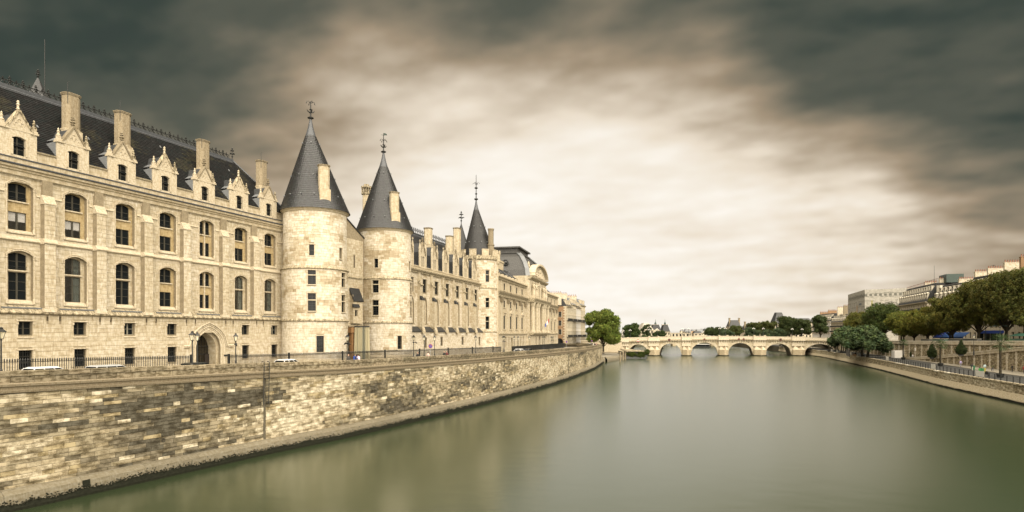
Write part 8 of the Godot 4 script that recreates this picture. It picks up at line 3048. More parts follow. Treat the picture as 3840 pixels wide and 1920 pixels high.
func street_things() -> void:
	# --- spiked railing before the palace, broken for the portal
	var t := thing("palace_railing", "black spear-topped iron railing running before the palace and the round towers", "railing")
	var bars := []
	var z := -26.0
	while z > -135.0:
		if not (z < -49.4 and z > -54.2):
			bars.append(z)
		z -= 0.19
	var rest := MB.new()
	var spear := MB.new()
	spear.tube([Vector3(0, 0, 0), Vector3(0, 0.92, 0)], [0.016, 0.016], 4)
	spear.lathe([[0.016, 0.89], [0.03, 0.91], [0.0, 1.0]], 4)
	for i in bars.size():
		var y := street_y(bars[i]) + 0.13
		if bars[i] < -28.0 and bars[i] > -90.0 and i % 1 == 0 and i < 312:
			put("bar", S.spear, M.iron, t, Transform3D(Basis.from_scale(Vector3(1.7, 1.98, 1.7)), Vector3(-54.1, y, bars[i])))
		else:
			rest.add(spear, Transform3D(Basis.from_scale(Vector3(1.8, 1.98, 1.8)), Vector3(-54.1, y, bars[i])))
	put("farther_bars", rest, M.iron, t, Transform3D.IDENTITY, "stuff")
	for q in [[-26.0, -49.4], [-54.2, -135.0]]:
		for h in [0.18, 1.72]:
			var mb := MB.new()
			var a: float = q[0]
			while a > q[1] + 0.01:
				var b := maxf(a - 4.0, q[1])
				mb.bar(Vector3(-54.1, street_y(a) + 0.13 + h, a), Vector3(-54.1, street_y(b) + 0.13 + h, b), 0.045)
				a = b
			put("rail", mb, M.iron, t)
	for zz in [-49.3, -54.3, -64.0, -75.0, -86.0, -97.0, -108.0, -119.0, -130.0]:
		var mb := MB.new()
		mb.box(Vector3(-54.2, street_y(zz) + 0.1, zz - 0.09), Vector3(-54.0, street_y(zz) + 2.2, zz + 0.09))
		put("post", mb, M.iron, t)
	# dark panel fence before the court house
	var f2 := thing("court_railing", "dense dark iron railing along the pavement before the court house", "railing")
	for k in 30:
		var u := 1.0 + k * 3.2
		var p := Vector3(-57.5, 0, -150.0) + Vector3(-0.1412, 0, -0.99) * u
		var p2 := p + Vector3(-0.1412, 0, -0.99) * 3.1
		var mb := MB.new()
		for j in 16:
			var c := p.lerp(p2, j / 16.0)
			mb.bar(Vector3(c.x, street_y(c.z), c.z), Vector3(c.x, street_y(c.z) + 1.9, c.z), 0.05)
		mb.bar(Vector3(p.x, street_y(p.z) + 1.8, p.z), Vector3(p2.x, street_y(p2.z) + 1.8, p2.z), 0.06)
		mb.bar(Vector3(p.x, street_y(p.z) + 0.2, p.z), Vector3(p2.x, street_y(p2.z) + 0.2, p2.z), 0.06)
		put("panel", mb, M.iron, f2)
	# --- lamps: [x, z, top height, label]
	var model := lamp_model(4.35)
	var lamps := [[-50.4, -29.5, "street lamp beside the spear railing before the palace's first full window bay"], [-47.8, -43.7, "tall street lamp standing by the parapet before the pointed portal"], [-52.6, -48.7, "street lamp with ornate shaft standing in front of the portal opening"],
		[-53.2, -54.4, "street lamp with a camera arm beside the portal"], [-52.6, -74.0, "street lamp with two cameras between the round towers"], [-53.0, -93.0, "street lamp with a camera at the second tower's edge"], [-47.0, -85.7, "street lamp by the parapet below the gothic wing's first window"],
		[-47.5, -90.0, "street lamp beside the round parking sign"], [-48.5, -108.2, "street lamp before the gothic wing near the crenellated tower"], [-53.4, -134.3, "paired street lamp at the crenellated tower with camera"], [-52.0, -131.5, "paired street lamp at the crenellated tower without camera"],
		[-53.5, -141.7, "street lamp before the court house's first arched door"], [-50.2, -135.5, "street lamp by the parapet before the court house's first bays"], [-51.5, -146.7, "street lamp before the court house pavilion's start"], [-55.0, -168.3, "street lamp before the court house columns"],
		[-53.0, -163.5, "street lamp by the parapet opposite the court house flag"], [-57.0, -182.4, "street lamp before the court house's second arched door"], [-57.5, -185.9, "street lamp with camera before the court house's last bays"], [-62.0, -212.0, "street lamp at the end of the court house"], [-66.0, -268.0, "street lamp at the brick house corner"], [-72.0, -300.0, "street lamp before the white fronted house"]]
	for i in lamps.size():
		var q: Array = lamps[i]
		var l := place(model, "street_lamp", q[2], "street lamp", Vector3(q[0], street_y(q[1]) + 0.1, q[1]), 0.3 * i, "lantern street lamps on the palace quay")
		if i in [3, 4, 5, 9, 17]:
			for s in ([-1, 1] if i == 4 else [1]):
				var mb := MB.new()
				mb.bar(Vector3(0, 3.2, 0), Vector3(0, 3.2, s * 0.35), 0.05)
				mb.obox(Transform3D(Basis(Vector3.RIGHT, 0.5 * s), Vector3(0, 3.15, s * 0.5)), Vector3(0.14, 0.14, 0.42))
				mb.lathe([[0.0, 3.0], [0.15, 3.1], [0.15, 3.25], [0.0, 3.35]], 8)
				put("camera", mb, M.iron, l)
	model.free()
	# --- round no-stopping sign
	for q in [[Vector3(-47.6, 0, -88.8), "round blue and red parking sign on a grey post beside a lamp"], [Vector3(-57.0, 0, -199.0), "round blue and red sign on a post before the court house"], [Vector3(-64.0, 0, -262.0), "round blue and red sign on a post near the brick house"]]:
		var p: Vector3 = q[0]
		var s := thing("road_sign", q[1], "sign", Vector3(p.x, street_y(p.z) + 0.1, p.z), YAW + 0.4, "round road signs on the palace quay")
		var mb := MB.new()
		mb.tube([Vector3(0, 0, -0.06), Vector3(0, 3.0, -0.06)], [0.035, 0.035], 6)
		put("post", mb, M.silver_paint, s)
		var rot := Transform3D(Basis(Vector3.RIGHT, PI / 2), Vector3(0, 2.65, 0))
		var ring := MB.new()
		ring.lathe([[0.0, -0.02], [0.34, -0.02], [0.34, 0.01], [0.0, 0.01]], 18)
		mb = MB.new()
		mb.add(ring, rot)
		put("red_rim", mb, M.red, s)
		ring = MB.new()
		ring.lathe([[0.27, 0.0], [0.27, 0.025], [0.0, 0.025]], 18)
		mb = MB.new()
		mb.add(ring, rot)
		put("blue_disc", mb, M.blue, s)
		mb = MB.new()
		mb.obox(Transform3D(Basis(Vector3.BACK, PI / 4), Vector3(0, 2.65, 0.03)), Vector3(0.6, 0.07, 0.02))
		put("bar", mb, M.red, s)
	# --- cars
	var wh := car_model(M.white_paint, 4.1, 1.48, true)
	var es := car_model(M.silver_paint, 4.5, 1.47, true)
	var bl := car_model(M.black_paint, 4.4, 1.44, false)
	for q in [[wh, -52.7, -34.4, "white hatchback parked at the spear railing, second window bay of the palace", PI / 2], [es, -52.7, -39.6, "pale estate car parked at the spear railing behind the white hatchback", PI / 2], [bl, -52.7, -48.9, "black saloon car parked before the pointed portal", PI / 2], [wh, -52.7, -62.4, "white hatchback parked before the first round tower", PI / 2],
		[wh, -52.0, -141.6, "white car driving before the court house", PI / 2], [bl, -52.0, -147.2, "dark car behind a white one before the court house", PI / 2], [bl, -69.0, -272.0, "dark car parked first in the row below the town houses", PI / 2 + 0.1], [bl, -69.6, -277.5, "dark car parked second in the row below the town houses", PI / 2 + 0.1], [es, -70.2, -283.0, "pale car parked in the row below the town houses", PI / 2 + 0.1], [bl, -70.8, -288.5, "dark car parked fourth in the row below the town houses", PI / 2 + 0.1]]:
		place(q[0], "parked_car", q[3], "car", Vector3(q[1], street_y(q[2]) + 0.005, q[2]), q[4], "cars on the palace quay")
	for m in [wh, es, bl]:
		m.free()
	# --- people
	var gp := "people on the palace quay"
	var blue := Color(0.03, 0.07, 0.28)
	var pale := Color(0.5, 0.42, 0.5)
	var dark := Color(0.02, 0.02, 0.022)
	for q in [["person in dark grey coat standing by the lamp between the towers", -50.0, -70.6, 0.8, 3, Color(0.05, 0.045, 0.04)], ["person in blue shirt standing near the water curtain", -49.4, -71.1, 2.2, 0, blue], ["person in dark blue top standing between two others near the water curtain", -49.0, -71.0, 3.0, 0, Color(0.02, 0.03, 0.10)], ["person in pale lilac top leaning near the water curtain", -48.6, -71.0, -2.0, 2, pale],
		["person in dark clothes walking by the second tower's lamp", -47.6, -84.8, 0.2, 1, dark], ["person in light pink top walking before the gothic wing", -47.4, -87.7, 3.0, 1, Color(0.55, 0.40, 0.34)], ["person in black walking beside another before the gothic wing", -47.6, -93.6, 0.0, 1, dark], ["person in dark red walking beside another before the gothic wing", -47.5, -94.3, 0.0, 1, Color(0.12, 0.03, 0.03)],
		["person in pink top at the head of the quay", -60.0, -253.0, 2.0, 0, Color(0.5, 0.25, 0.28)], ["person in white top at the head of the quay", -60.6, -250.5, 2.6, 0, Color(0.55, 0.52, 0.5)], ["person in dark top at the head of the quay under the big tree", -61.6, -257.0, 1.0, 0, dark]]:
		person(q[0], Vector3(q[1], street_y(q[2]) + 0.14, q[2]), q[3], q[4], q[5], Color(0.035, 0.04, 0.06), Color(0.04, 0.025, 0.015), gp, 1.0)

# ---------------------------------------------------------------- boats, posts and landing at the bridge foot
func river_things() -> void:
	# cobbled landing below the big tree with a rounded stone edge
	var mb := MB.new()
	var pts := [far(38.5, 2.0, 265.0), far(47.0, 1.7, 286.0), far(56.0, 1.4, 314.0), far(58.0, 2.2, 339.0), far(20.0, 2.8, 339.0), far(20.0, 2.6, 262.0)]
	for k in range(1, 5):
		mb.tri(pts[0], pts[k], pts[k + 1], Vector3.UP)
	setting("landing_pavement", mb, M.pavement)
	var ed := thing("landing_edge", "rounded pale stone edge of the landing below the big green tree", "kerb")
	for k in [5, 0, 1, 2]:
		mb = MB.new()
		for j in 4:
			var a: Vector3 = (pts[k] as Vector3).lerp(pts[(k + 1) % 6], j / 4.0)
			var b: Vector3 = (pts[k] as Vector3).lerp(pts[(k + 1) % 6], (j + 1) / 4.0)
			var o := (b - a).cross(Vector3.UP).normalized()
			var pr := [[-0.6, 0.12], [0.3, 0.05], [1.0, -0.5], [1.2, -1.2], [1.2, -4.0]]
			for i in 4:
				mb.quad(a + o * pr[i][0] + Vector3(0, pr[i][1], 0), b + o * pr[i][0] + Vector3(0, pr[i][1], 0), b + o * pr[i + 1][0] + Vector3(0, pr[i + 1][1], 0), a + o * pr[i + 1][0] + Vector3(0, pr[i + 1][1], 0), Vector3.UP + o)
		put("edge_slab", mb, M.toe, ed)
	# retaining wall behind the landing
	var rw := thing("landing_wall", "pale stone retaining wall behind the landing, beside the bridge", "retaining wall")
	mb = MB.new()
	var a0 := far(30.0, 0, 318.0)
	var a1 := far(57.5, 0, 333.0)
	mb.quad(a0, a1, a1 + Vector3(0, 8.0, 0), a0 + Vector3(0, 8.0, 0), far(0, 0, -10))
	var b0 := far(34.0, 0, 268.0)
	mb.quad(b0, a0, a0 + Vector3(0, 7.8, 0), b0 + Vector3(0, 7.4, 0), far(10, 0, 0))
	put("face", mb, M.ashlar[1], rw)
	mb = MB.new()
	mb.bar(a0 + Vector3(0, 8.2, 0), a1 + Vector3(0, 8.2, 0), 0.6)
	put("coping", mb, M.trim, rw)
	# mooring posts
	for q in [[46.0, 270.0, 3.2, "first slanting grey mooring post off the landing"], [49.6, 284.0, 3.0, "second grey mooring post, beside the houseboat gangway"], [52.0, 292.0, 3.4, "third grey mooring post close to the planted houseboat"]]:
		var p := thing("mooring_post", q[3], "post", far(q[0], 0, q[1]), 0.0, "mooring posts off the landing")
		mb = MB.new()
		mb.tube([Vector3(0, -1.5, 0), Vector3(0, q[2] + 0.6, 0)], [0.36, 0.36], 10)
		put("pile", mb, M.soot, p)
		mb = MB.new()
		mb.lathe([[0.4, q[2] + 0.6], [0.42, q[2] + 0.75], [0.0, q[2] + 0.85]], 10)
		put("cap", mb, M.weathered, p)
	mb = MB.new()
	mb.bar(far(36.0, 3.6, 290.0), far(48.0, 3.3, 286.0), 0.35)
	mb.bar(far(49.0, 4.9, 287.0), far(53.0, 3.6, 292.0), 0.5)
	one("gangway", mb, M.soot, "narrow grey gangway from the landing towards the houseboat posts", "gangway")
	# --- houseboat overgrown with plants
	var t := heading("houseboat", "low dark houseboat overgrown with green and yellow plants moored at the bridge", "houseboat", Vector3(58.6, 0, -304.0))
	mb = MB.new()
	var up := Transform3D(Basis(Vector3.RIGHT, Vector3.FORWARD, Vector3.UP), Vector3.ZERO)
	mb.prism(PackedVector2Array([Vector2(-5.8, -2), Vector2(5.4, -2), Vector2(6.2, 0), Vector2(5.8, 18), Vector2(0, 21), Vector2(-5.8, 18)]), -0.4, 0.9, up)
	put("hull", mb, M.black_paint, t)
	mb = MB.new()
	mb.box(Vector3(-5.2, 0.9, -16.0), Vector3(5.0, 3.4, 1.0))
	put("cabin", mb, M.door, t)
	for k in 5:
		mb = MB.new()
		mb.box(Vector3(-4.6 + k * 1.95, 1.6, 1.01), Vector3(-3.2 + k * 1.95, 2.8, 1.05))
		put("window", mb, M.glass, t)
	mb = MB.new()
	mb.prism(PackedVector2Array([Vector2(-6.0, 3.35), Vector2(-3.0, 3.9), Vector2(1.0, 4.05), Vector2(5.6, 3.5), Vector2(5.6, 3.35)]), -16.5, 2.0)
	put("roof", mb, M.weathered, t)
	var lobes := []
	for k in 24:
		lobes.append([Vector3(rng.randf_range(-5.6, 5.6), rng.randf_range(0.9, 2.6), 1.9 + rng.randf_range(-0.4, 0.4)), Vector3(0.8, 0.6, 0.5)])
	lobes.append([Vector3(5.6, 3.0, 1.5), Vector3(1.6, 1.3, 1.2)])
	foliage(t, "deck_plants", lobes, 1300, 0.34, Color(0.06, 0.085, 0.02), S.clump)
	# excursion boats
	for q in [[64.5, 352.0, 0.3, "white excursion boat showing through the arch behind the houseboat"], [152.0, 520.0, 1.2, "dark moored barge seen through a middle arch of the bridge"], [179.0, 640.0, 1.3, "pale moored boat seen far through the bridge arch"]]:
		var b := heading("moored_boat", q[3], "boat", Vector3(q[0], 0, -q[1]), q[2], "boats beyond the bridge")
		mb = MB.new()
		mb.prism(PackedVector2Array([Vector2(-2.6, -10), Vector2(2.6, -10), Vector2(2.6, 8), Vector2(0, 12), Vector2(-2.6, 8)]), -0.3, 1.5, up)
		put("hull", mb, M.black_paint if q[1] > 500 else M.white_paint, b)
		mb = MB.new()
		mb.box(Vector3(-2.2, 1.5, -7.0), Vector3(2.2, 2.9, 9.0))
		put("cabin", mb, M.glass if q[1] < 600 else M.white, b)
		mb = MB.new()
		mb.box(Vector3(-2.4, 2.9, -7.3), Vector3(2.4, 3.15, 9.3))
		mb.box(Vector3(-1.2, 3.15, -3.0), Vector3(1.2, 4.2, 0.0))
		put("roof", mb, M.white, b)
	# footbridge piers farther down the river
	var fb := heading("footbridge", "slender iron footbridge on stone piers glimpsed through the arches", "bridge", Vector3(0, 0, -620.0))
	for x in [120.0, 157.5, 195.0]:
		mb = MB.new()
		mb.box(Vector3(x - 1.6, -1, -5), Vector3(x + 1.6, 5.0, 3))
		put("pier", mb, M.ashlar[2], fb)
		mb = MB.new()
		for s in [-1, 1]:
			mb.tube([Vector3(x, 4.6, 0), Vector3(x + s * 10.0, 7.6, 0), Vector3(x + s * 18.7, 8.3, 0)], [0.3, 0.3, 0.3], 6)
		put("arch", mb, M.iron_green, fb)
	mb = MB.new()
	mb.box(Vector3(60, 8.3, -4), Vector3(260, 8.8, 4))
	put("deck", mb, M.iron_green, fb)
	# lamps on the bridge
	var model := Node3D.new()
	mb = MB.new()
	mb.lathe([[0.22, 0], [0.22, 0.5], [0.10, 0.7], [0.08, 3.4]], 8)
	mb.bar(Vector3(-0.5, 3.2, 0), Vector3(0.5, 3.2, 0), 0.07)
	put("post", mb, M.iron, model)
	mb = MB.new()
	for s in [-0.5, 0.0, 0.5]:
		mb.lathe([[0.0, 0.0], [0.22, 0.15], [0.24, 0.3], [0.0, 0.55]], 8, Vector3(s, 3.25 + (0.35 if s == 0.0 else 0.0), 0))
	put("globes", mb, M.white, model)
	for x in [56.9, 59.4, 63.3, 73.4, 77.8, 91.3, 94.6, 111.2, 114.2, 129.4, 134.6, 150.0, 155.3]:
		var y := 9.05 + 1.45 * (1.0 - pow((x - 118.0) / 66.0, 2.0)) + 0.5
		place(model, "bridge_lamp", "three globed lamp standing on the bridge parapet plinths", "street lamp", far(x, y, 340.5), YAW, "lamps on the bridge")
	model.free()

# ---------------------------------------------------------------- things on the far bank
func right_things() -> void:
	var ql := func(x: float, d: float, y := 3.38) -> Vector3: return far(x, y, d)
	for q in [[128.6, 209.0, 5.4, 1.5, "potted palm standing before the pale container"], [113.2, 168.0, 5.4, 1.7, "potted palm standing below the ramp end"], [95.6, 124.5, 6.6, 2.3, "large potted palm with hanging fronds before the ramp wall"]]:
		palm(q[4], ql.call(q[0], q[1]), q[2], q[3], "potted palms on the lower quay")
	for q in [[148.6, 298.0], [152.0, 303.0], [155.6, 306.0], [157.5, 307.5], [142.0, 272.5], [144.5, 279.0], [133.0, 246.0], [130.0, 236.0]]:
		palm("potted palm in the row under the willows beside the bridge end", ql.call(q[0], q[1]), 5.0, 1.5, "palms in a row under the willows")
	for q in [[137.0, 217.0, 3.5, 4.6, 1.1, "slim clipped conical shrub beside the white board"], [124.8, 189.0, 4.7, 4.7, 1.35, "broad clipped conical shrub at the ramp foot"], [117.2, 166.0, 6.4, 4.0, 1.4, "clipped conical shrub higher up the ramp"]]:
		shrub(q[5], ql.call(q[0], q[1], q[2]), q[3], q[4])
	# pale container and shed
	var t := heading("site_container", "pale cargo container with a flat shed on the lower quay", "container", Vector3(133.2, 3.45, -221.0), -0.1)
	var mb := MB.new()
	mb.box(Vector3(-0.2, 0, -2.4), Vector3(2.9, 2.55, 0))
	put("box", mb, M.white, t)
	mb = MB.new()
	for k in 10:
		mb.box(Vector3(3.0 + k * 0.3, 0.05, -0.05), Vector3(3.15 + k * 0.3, 2.3, 0.05))
	mb.box(Vector3(3.0, 0, -2.4), Vector3(6.2, 2.35, -0.05))
	put("shed", mb, M.weathered, t)
	mb = MB.new()
	mb.box(Vector3(2.8, 2.6, -2.6), Vector3(6.5, 2.75, 0.2))
	put("roof", mb, M.trim, t)
	# white board on a post
	t = heading("notice_board", "blank white notice board on a tall post at the ramp foot", "notice board", Vector3(135.4, 3.4, -213.0))
	mb = MB.new()
	mb.bar(Vector3(0, 0, 0), Vector3(0, 3.0, 0), 0.14)
	put("post", mb, M.white, t)
	mb = MB.new()
	mb.box(Vector3(-0.6, 2.6, 0.05), Vector3(1.7, 3.75, 0.12))
	put("board", mb, M.white, t)
	# white cloths hung on the railing
	for q in [[96.0, 124.6, 2.0, 1.15, "largest blank white banner on the quay railing, below the large palm"], [102.6, 151.4, 1.75, 1.2, "blank white banner on the quay railing, below the ramp foot palm"], [118.2, 199.0, 1.9, 1.2, "blank white banner on the quay railing before the pale container"], [139.0, 256.0, 1.6, 1.1, "blank white banner with a yellow edge on the railing by the terrace"], [134.0, 244.0, 1.7, 1.1, "blank white banner on the railing below the terrace"], [147.5, 285.0, 1.7, 1.1, "blank white banner on the railing under the palm row"], [151.0, 298.0, 1.7, 1.1, "blank white banner on the railing close to the bridge end"]]:
		var i := 0
		var best := 1e9
		for k in low_edge.size():
			var dd: float = absf(low_edge[k][0].z + q[1])
			if dd < best:
				best = dd
				i = k
		var dir: Vector3 = (low_edge[mini(i + 1, low_edge.size() - 1)][0] - low_edge[i][0]).normalized()
		var p := along(low_edge, i, 3.5, -0.30)
		var b := heading("railing_banner", q[4], "banner", p, atan2(-dir.z, dir.x), "white banners on the quay railing")
		mb = MB.new()
		for k in 5:
			var x0: float = -q[2] + q[2] * 2 * k / 5.0
			var x1: float = -q[2] + q[2] * 2 * (k + 1) / 5.0
			mb.hexa([Vector3(x0, 0.05, 0.02 * (k % 2)), Vector3(x1, 0.05, 0.02 * ((k + 1) % 2)), Vector3(x1, q[3], 0.02 * ((k + 1) % 2)), Vector3(x0, q[3], 0.02 * (k % 2)), Vector3(x0, 0.05, 0.03 + 0.02 * (k % 2)), Vector3(x1, 0.05, 0.03 + 0.02 * ((k + 1) % 2)), Vector3(x1, q[3], 0.03 + 0.02 * ((k + 1) % 2)), Vector3(x0, q[3], 0.03 + 0.02 * (k % 2))])
		put("cloth", mb, M.white, b)
		mb = MB.new()
		for s in [-1, 1]:
			mb.bar(Vector3(s * q[2], -0.1, 0), Vector3(s * q[2], q[3] + 0.1, 0), 0.06)
		put("batten", mb, M.sash_pale, b)
	# terrace with slatted awning
	t = heading("terrace_awning", "long low terrace under a slatted dark awning below the willows", "awning", Vector3(127.0, 3.45, -232.0), 1.15)
	for k in 10:
		mb = MB.new()
		mb.hexa([Vector3(-2 + k * 1.8, 2.5, -3.5), Vector3(-0.3 + k * 1.8, 2.5, -3.5), Vector3(-0.3 + k * 1.8, 2.6, -3.5), Vector3(-2 + k * 1.8, 2.6, -3.5), Vector3(-2 + k * 1.8, 2.15, 0), Vector3(-0.3 + k * 1.8, 2.15, 0), Vector3(-0.3 + k * 1.8, 2.25, 0), Vector3(-2 + k * 1.8, 2.25, 0)])
		put("slat", mb, M.zinc if k % 2 else M.soot, t)
		mb = MB.new()
		mb.bar(Vector3(-2 + k * 1.8, 0, -0.1), Vector3(-2 + k * 1.8, 2.2, -0.1), 0.08)
		put("pole", mb, M.iron, t)
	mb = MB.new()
	mb.box(Vector3(-2, 0, -3.6), Vector3(16, 2.4, -3.4))  # near-black sheet: the shade under the awning put in as colour
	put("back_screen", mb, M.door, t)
	for k in 9:
		mb = MB.new()
		mb.lathe([[0.3, 0], [0.04, 0.05], [0.04, 0.7], [0.4, 0.72], [0.4, 0.76], [0.0, 0.76]], 8, Vector3(-1.2 + k * 1.8, 0, -1.5))
		put("table", mb, M.oak, t)
	# bins
	for q in [[101.6, 137.6, M.bin_green, "green wheeled bin beside a yellow one on the lower quay"], [102.6, 138.4, M.bin_yellow, "yellow wheeled bin beside a green one on the lower quay"], [108.0, 149.0, M.bin_green, "green wheeled bin against the ramp wall"]]:
		var b := heading("wheeled_bin", q[3], "bin", Vector3(q[0], 3.38, -q[1]), 0.4, "wheeled bins on the lower quay")
		mb = MB.new()
		mb.hexa([Vector3(-0.24, 0.08, -0.28), Vector3(0.24, 0.08, -0.28), Vector3(0.30, 1.0, -0.34), Vector3(-0.30, 1.0, -0.34), Vector3(-0.24, 0.08, 0.22), Vector3(0.24, 0.08, 0.22), Vector3(0.30, 1.0, 0.34), Vector3(-0.30, 1.0, 0.34)])
		put("body", mb, q[2], b)
		mb = MB.new()
		mb.box(Vector3(-0.32, 1.0, -0.40), Vector3(0.32, 1.08, 0.36))
		put("lid", mb, q[2], b)
	# people on the lower quay
	var gp := "people on the lower quay"
	for q in [["person in bright green top with red bag pushing a pushchair along the railing", 94.6, 128.8, 1.9, 2, Color(0.04, 0.20, 0.05), Color(0.05, 0.03, 0.04)], ["person in dark jacket and pale trousers walking past the ramp wall", 105.6, 146.0, 2.4, 1, Color(0.03, 0.03, 0.03), Color(0.4, 0.36, 0.3)], ["person in white and teal walking past the ramp wall", 107.2, 144.2, 2.4, 1, Color(0.4, 0.5, 0.5), Color(0.05, 0.05, 0.08)], ["person in olive jacket walking past the ramp wall", 108.0, 143.0, 2.6, 1, Color(0.07, 0.065, 0.03), Color(0.04, 0.045, 0.06)],
		["person in black standing close to the ramp wall", 110.5, 140.5, 0.6, 0, Color(0.012, 0.012, 0.012), Color(0.02, 0.02, 0.02)], ["person in dark red top beside the ramp wall's high end", 109.0, 135.5, 0.9, 0, Color(0.28, 0.03, 0.025), Color(0.05, 0.05, 0.07)], ["person in lilac walking before the ramp", 115.0, 163.0, 2.0, 1, Color(0.35, 0.3, 0.5), Color(0.2, 0.2, 0.25)], ["person in white standing under the white notice board", 133.6, 212.0, 0.4, 0, Color(0.6, 0.6, 0.6), Color(0.2, 0.2, 0.22)]]:
		person(q[0], ql.call(q[1], q[2]), YAW + q[3], q[4], q[5], q[6], Color(0.05, 0.03, 0.02), gp)
	# pushchair
	t = heading("pushchair", "dark three wheeled pushchair on the lower quay beside the railing", "pushchair", Vector3(95.3, 3.36, -127.6), 0.6)
	mb = MB.new()
	mb.hexa([Vector3(-0.2, 0.4, -0.25), Vector3(0.35, 0.45, -0.25), Vector3(0.25, 0.62, -0.25), Vector3(-0.35, 0.95, -0.25), Vector3(-0.2, 0.4, 0.25), Vector3(0.35, 0.45, 0.25), Vector3(0.25, 0.62, 0.25), Vector3(-0.35, 0.95, 0.25)])
	put("seat", mb, M.iron, t)
	mb = MB.new()
	for s in [-0.25, 0.25]:
		mb.bar(Vector3(-0.65, 1.05, s), Vector3(0.55, 0.2, s * 0.3), 0.03)
		mb.bar(Vector3(-0.3, 0.2, s), Vector3(0.0, 0.65, s), 0.03)
	put("frame", mb, M.iron, t)
	for p in [Vector3(-0.35, 0.16, -0.28), Vector3(-0.35, 0.16, 0.28), Vector3(0.58, 0.14, 0)]:
		mb = MB.new()
		mb.torus(p, Vector3.RIGHT, Vector3.UP, 0.14, 0.03, 10)
		put("wheel", mb, M.tyre, t)
	# bookstalls on the upper parapet
	var k := 0
	for q in [[118.6, 140.0, 5.0, true], [121.5, 152.0, 5.0, true], [127.0, 176.0, 4.2, false], [129.0, 185.0, 4.2, false], [131.5, 196.0, 4.2, false], [133.5, 206.0, 3.6, false]]:
		var lab: String = ["green bookstall with raised roof lids, largest on the upper parapet", "green bookstall with raised roof lids beside the ramp lamp", "closed dark bookstall box under the thinning plane tree", "closed dark bookstall box with pale lid before the blue awnings", "closed teal bookstall box on the upper parapet", "closed dark bookstall box at the end of the visible parapet"][k]
		var i := 0
		var best := 1e9
		for j in up_edge.size():
			var dd: float = absf(up_edge[j][0].z + q[1])
			if dd < best:
				best = dd
				i = j
		var dir: Vector3 = (up_edge[mini(i + 1, up_edge.size() - 1)][0] - up_edge[i][0]).normalized()
		var y := up_top(-q[1])
		var b := heading("bookstall", lab, "bookstall", along(up_edge, i, y, -0.5), atan2(-dir.z, dir.x), "bookstalls on the upper parapet")
		mb = MB.new()
		mb.box(Vector3(-q[2], -0.35, -0.75), Vector3(q[2], 0.5, 0.35))
		put("box", mb, M.green if k < 2 or k == 4 else M.iron, b)
		for j in 3:
			mb = MB.new()
			var x0: float = -q[2] + q[2] * 2 * j / 3.0 + 0.05
			var x1: float = -q[2] + q[2] * 2 * (j + 1) / 3.0 - 0.05
			if q[3]:
				mb.hexa([Vector3(x0, 1.7, -1.5), Vector3(x1, 1.7, -1.5), Vector3(x1, 1.8, -1.5), Vector3(x0, 1.8, -1.5), Vector3(x0, 1.1, 0.6), Vector3(x1, 1.1, 0.6), Vector3(x1, 1.2, 0.6), Vector3(x0, 1.2, 0.6)])
				mb.bar(Vector3(x0, 0.5, 0.2), Vector3(x0, 1.25, 0.2), 0.06)
			else:
				mb.box(Vector3(x0, 0.5, -0.8), Vector3(x1, 0.6, 0.42))
			put("lid", mb, M.green if q[3] else M.sash_pale, b)
		k += 1
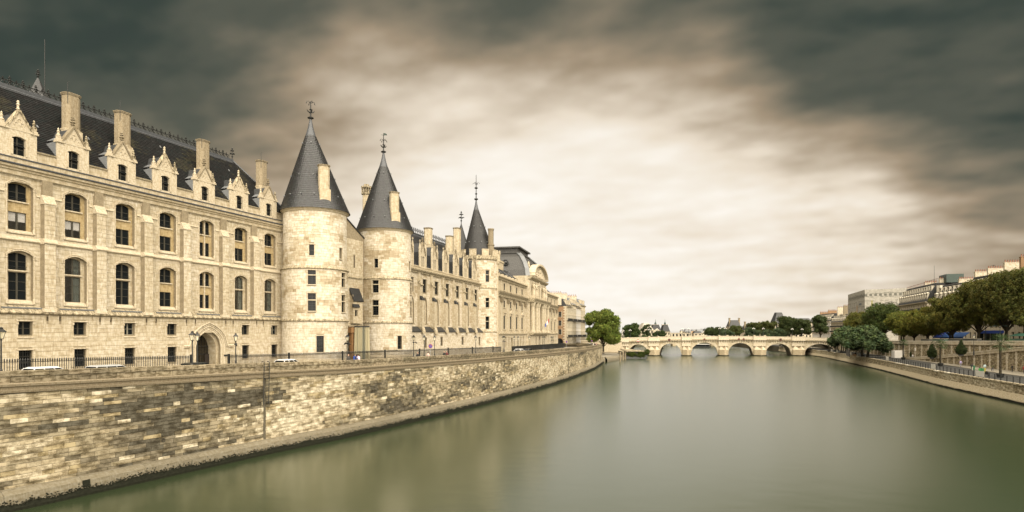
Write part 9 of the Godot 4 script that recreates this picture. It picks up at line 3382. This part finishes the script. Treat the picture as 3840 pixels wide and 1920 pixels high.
	# blue shop awnings under the mansions
	for q in [[157.0, 232.0, 1.6, "small dark blue shop awning under the plane trees"], [154.5, 223.0, 2.3, "bright blue sloping shop awning under the plane trees"], [152.8, 215.5, 2.3, "bright blue sloping shop awning next to a blue shop front"]]:
		var b := heading("shop_awning", q[3], "awning", Vector3(q[0], 10.6, -q[1]), -1.35, "blue shop awnings")
		mb = MB.new()
		mb.hexa([Vector3(-q[2], 1.6, -0.2), Vector3(q[2], 1.6, -0.2), Vector3(q[2], 1.75, -0.2), Vector3(-q[2], 1.75, -0.2), Vector3(-q[2], 0.0, 2.6), Vector3(q[2], 0.0, 2.6), Vector3(q[2], 0.12, 2.6), Vector3(-q[2], 0.12, 2.6)])
		put("cloth", mb, M.awning if q[2] > 2 else M.blue, b)
		mb = MB.new()
		mb.box(Vector3(-q[2], -0.35, 2.58), Vector3(q[2], 0.0, 2.62))
		put("valance", mb, M.awning if q[2] > 2 else M.blue, b)
		mb = MB.new()
		for s in [-1, 1]:
			mb.bar(Vector3(s * q[2], -2.2, 2.5), Vector3(s * q[2], 0.05, 2.5), 0.08)
		put("prop", mb, M.iron, b)
	t = heading("blue_shop", "dark blue shop fascia and windows behind the plane tree trunks", "shop", Vector3(152.5, 9.0, -203.0), -1.4)
	mb = MB.new()
	mb.box(Vector3(-4.5, 3.0, -0.4), Vector3(4.5, 3.9, 0.2))
	put("fascia", mb, M.blue, t)
	for j in 4:
		mb = MB.new()
		mb.box(Vector3(-4.4 + j * 2.2, 0.4, -0.3), Vector3(-2.4 + j * 2.2, 3.0, -0.2))
		put("window", mb, M.glass, t)
	# ramp lamp and green armed lamps
	var lm := lamp_model(5.0)
	place(lm, "ramp_lamp", "single lantern lamp on a thin post halfway up the ramp", "street lamp", far(114.0, 6.6, 157.0), 0.0, "")
	lm.free()
	for q in [[132.0, 172.0, "green armed street lamp with two hoods between plane trunks"], [146.0, 196.0, "green armed street lamp with two hoods before the blue shop front"]]:
		var l := heading("armed_lamp", q[2], "street lamp", Vector3(q[0], 9.0, -q[1]), 0.0, "green armed lamps on the upper quay")
		mb = MB.new()
		mb.tube([Vector3.ZERO, Vector3(0, 5.0, 0)], [0.12, 0.07], 8)
		for s in [-1, 1]:
			mb.tube([Vector3(0, 4.4, 0), Vector3(s * 0.8, 5.2, 0), Vector3(s * 1.6, 5.1, 0)], [0.05, 0.05, 0.05], 6)
		put("post", mb, M.iron_green, l)
		for s in [-1, 1]:
			mb = MB.new()
			mb.lathe([[0.42, 4.85], [0.3, 5.0], [0.08, 5.15], [0.0, 5.2]], 10, Vector3(s * 1.6, 0, 0))
			put("hood", mb, M.iron_green, l)
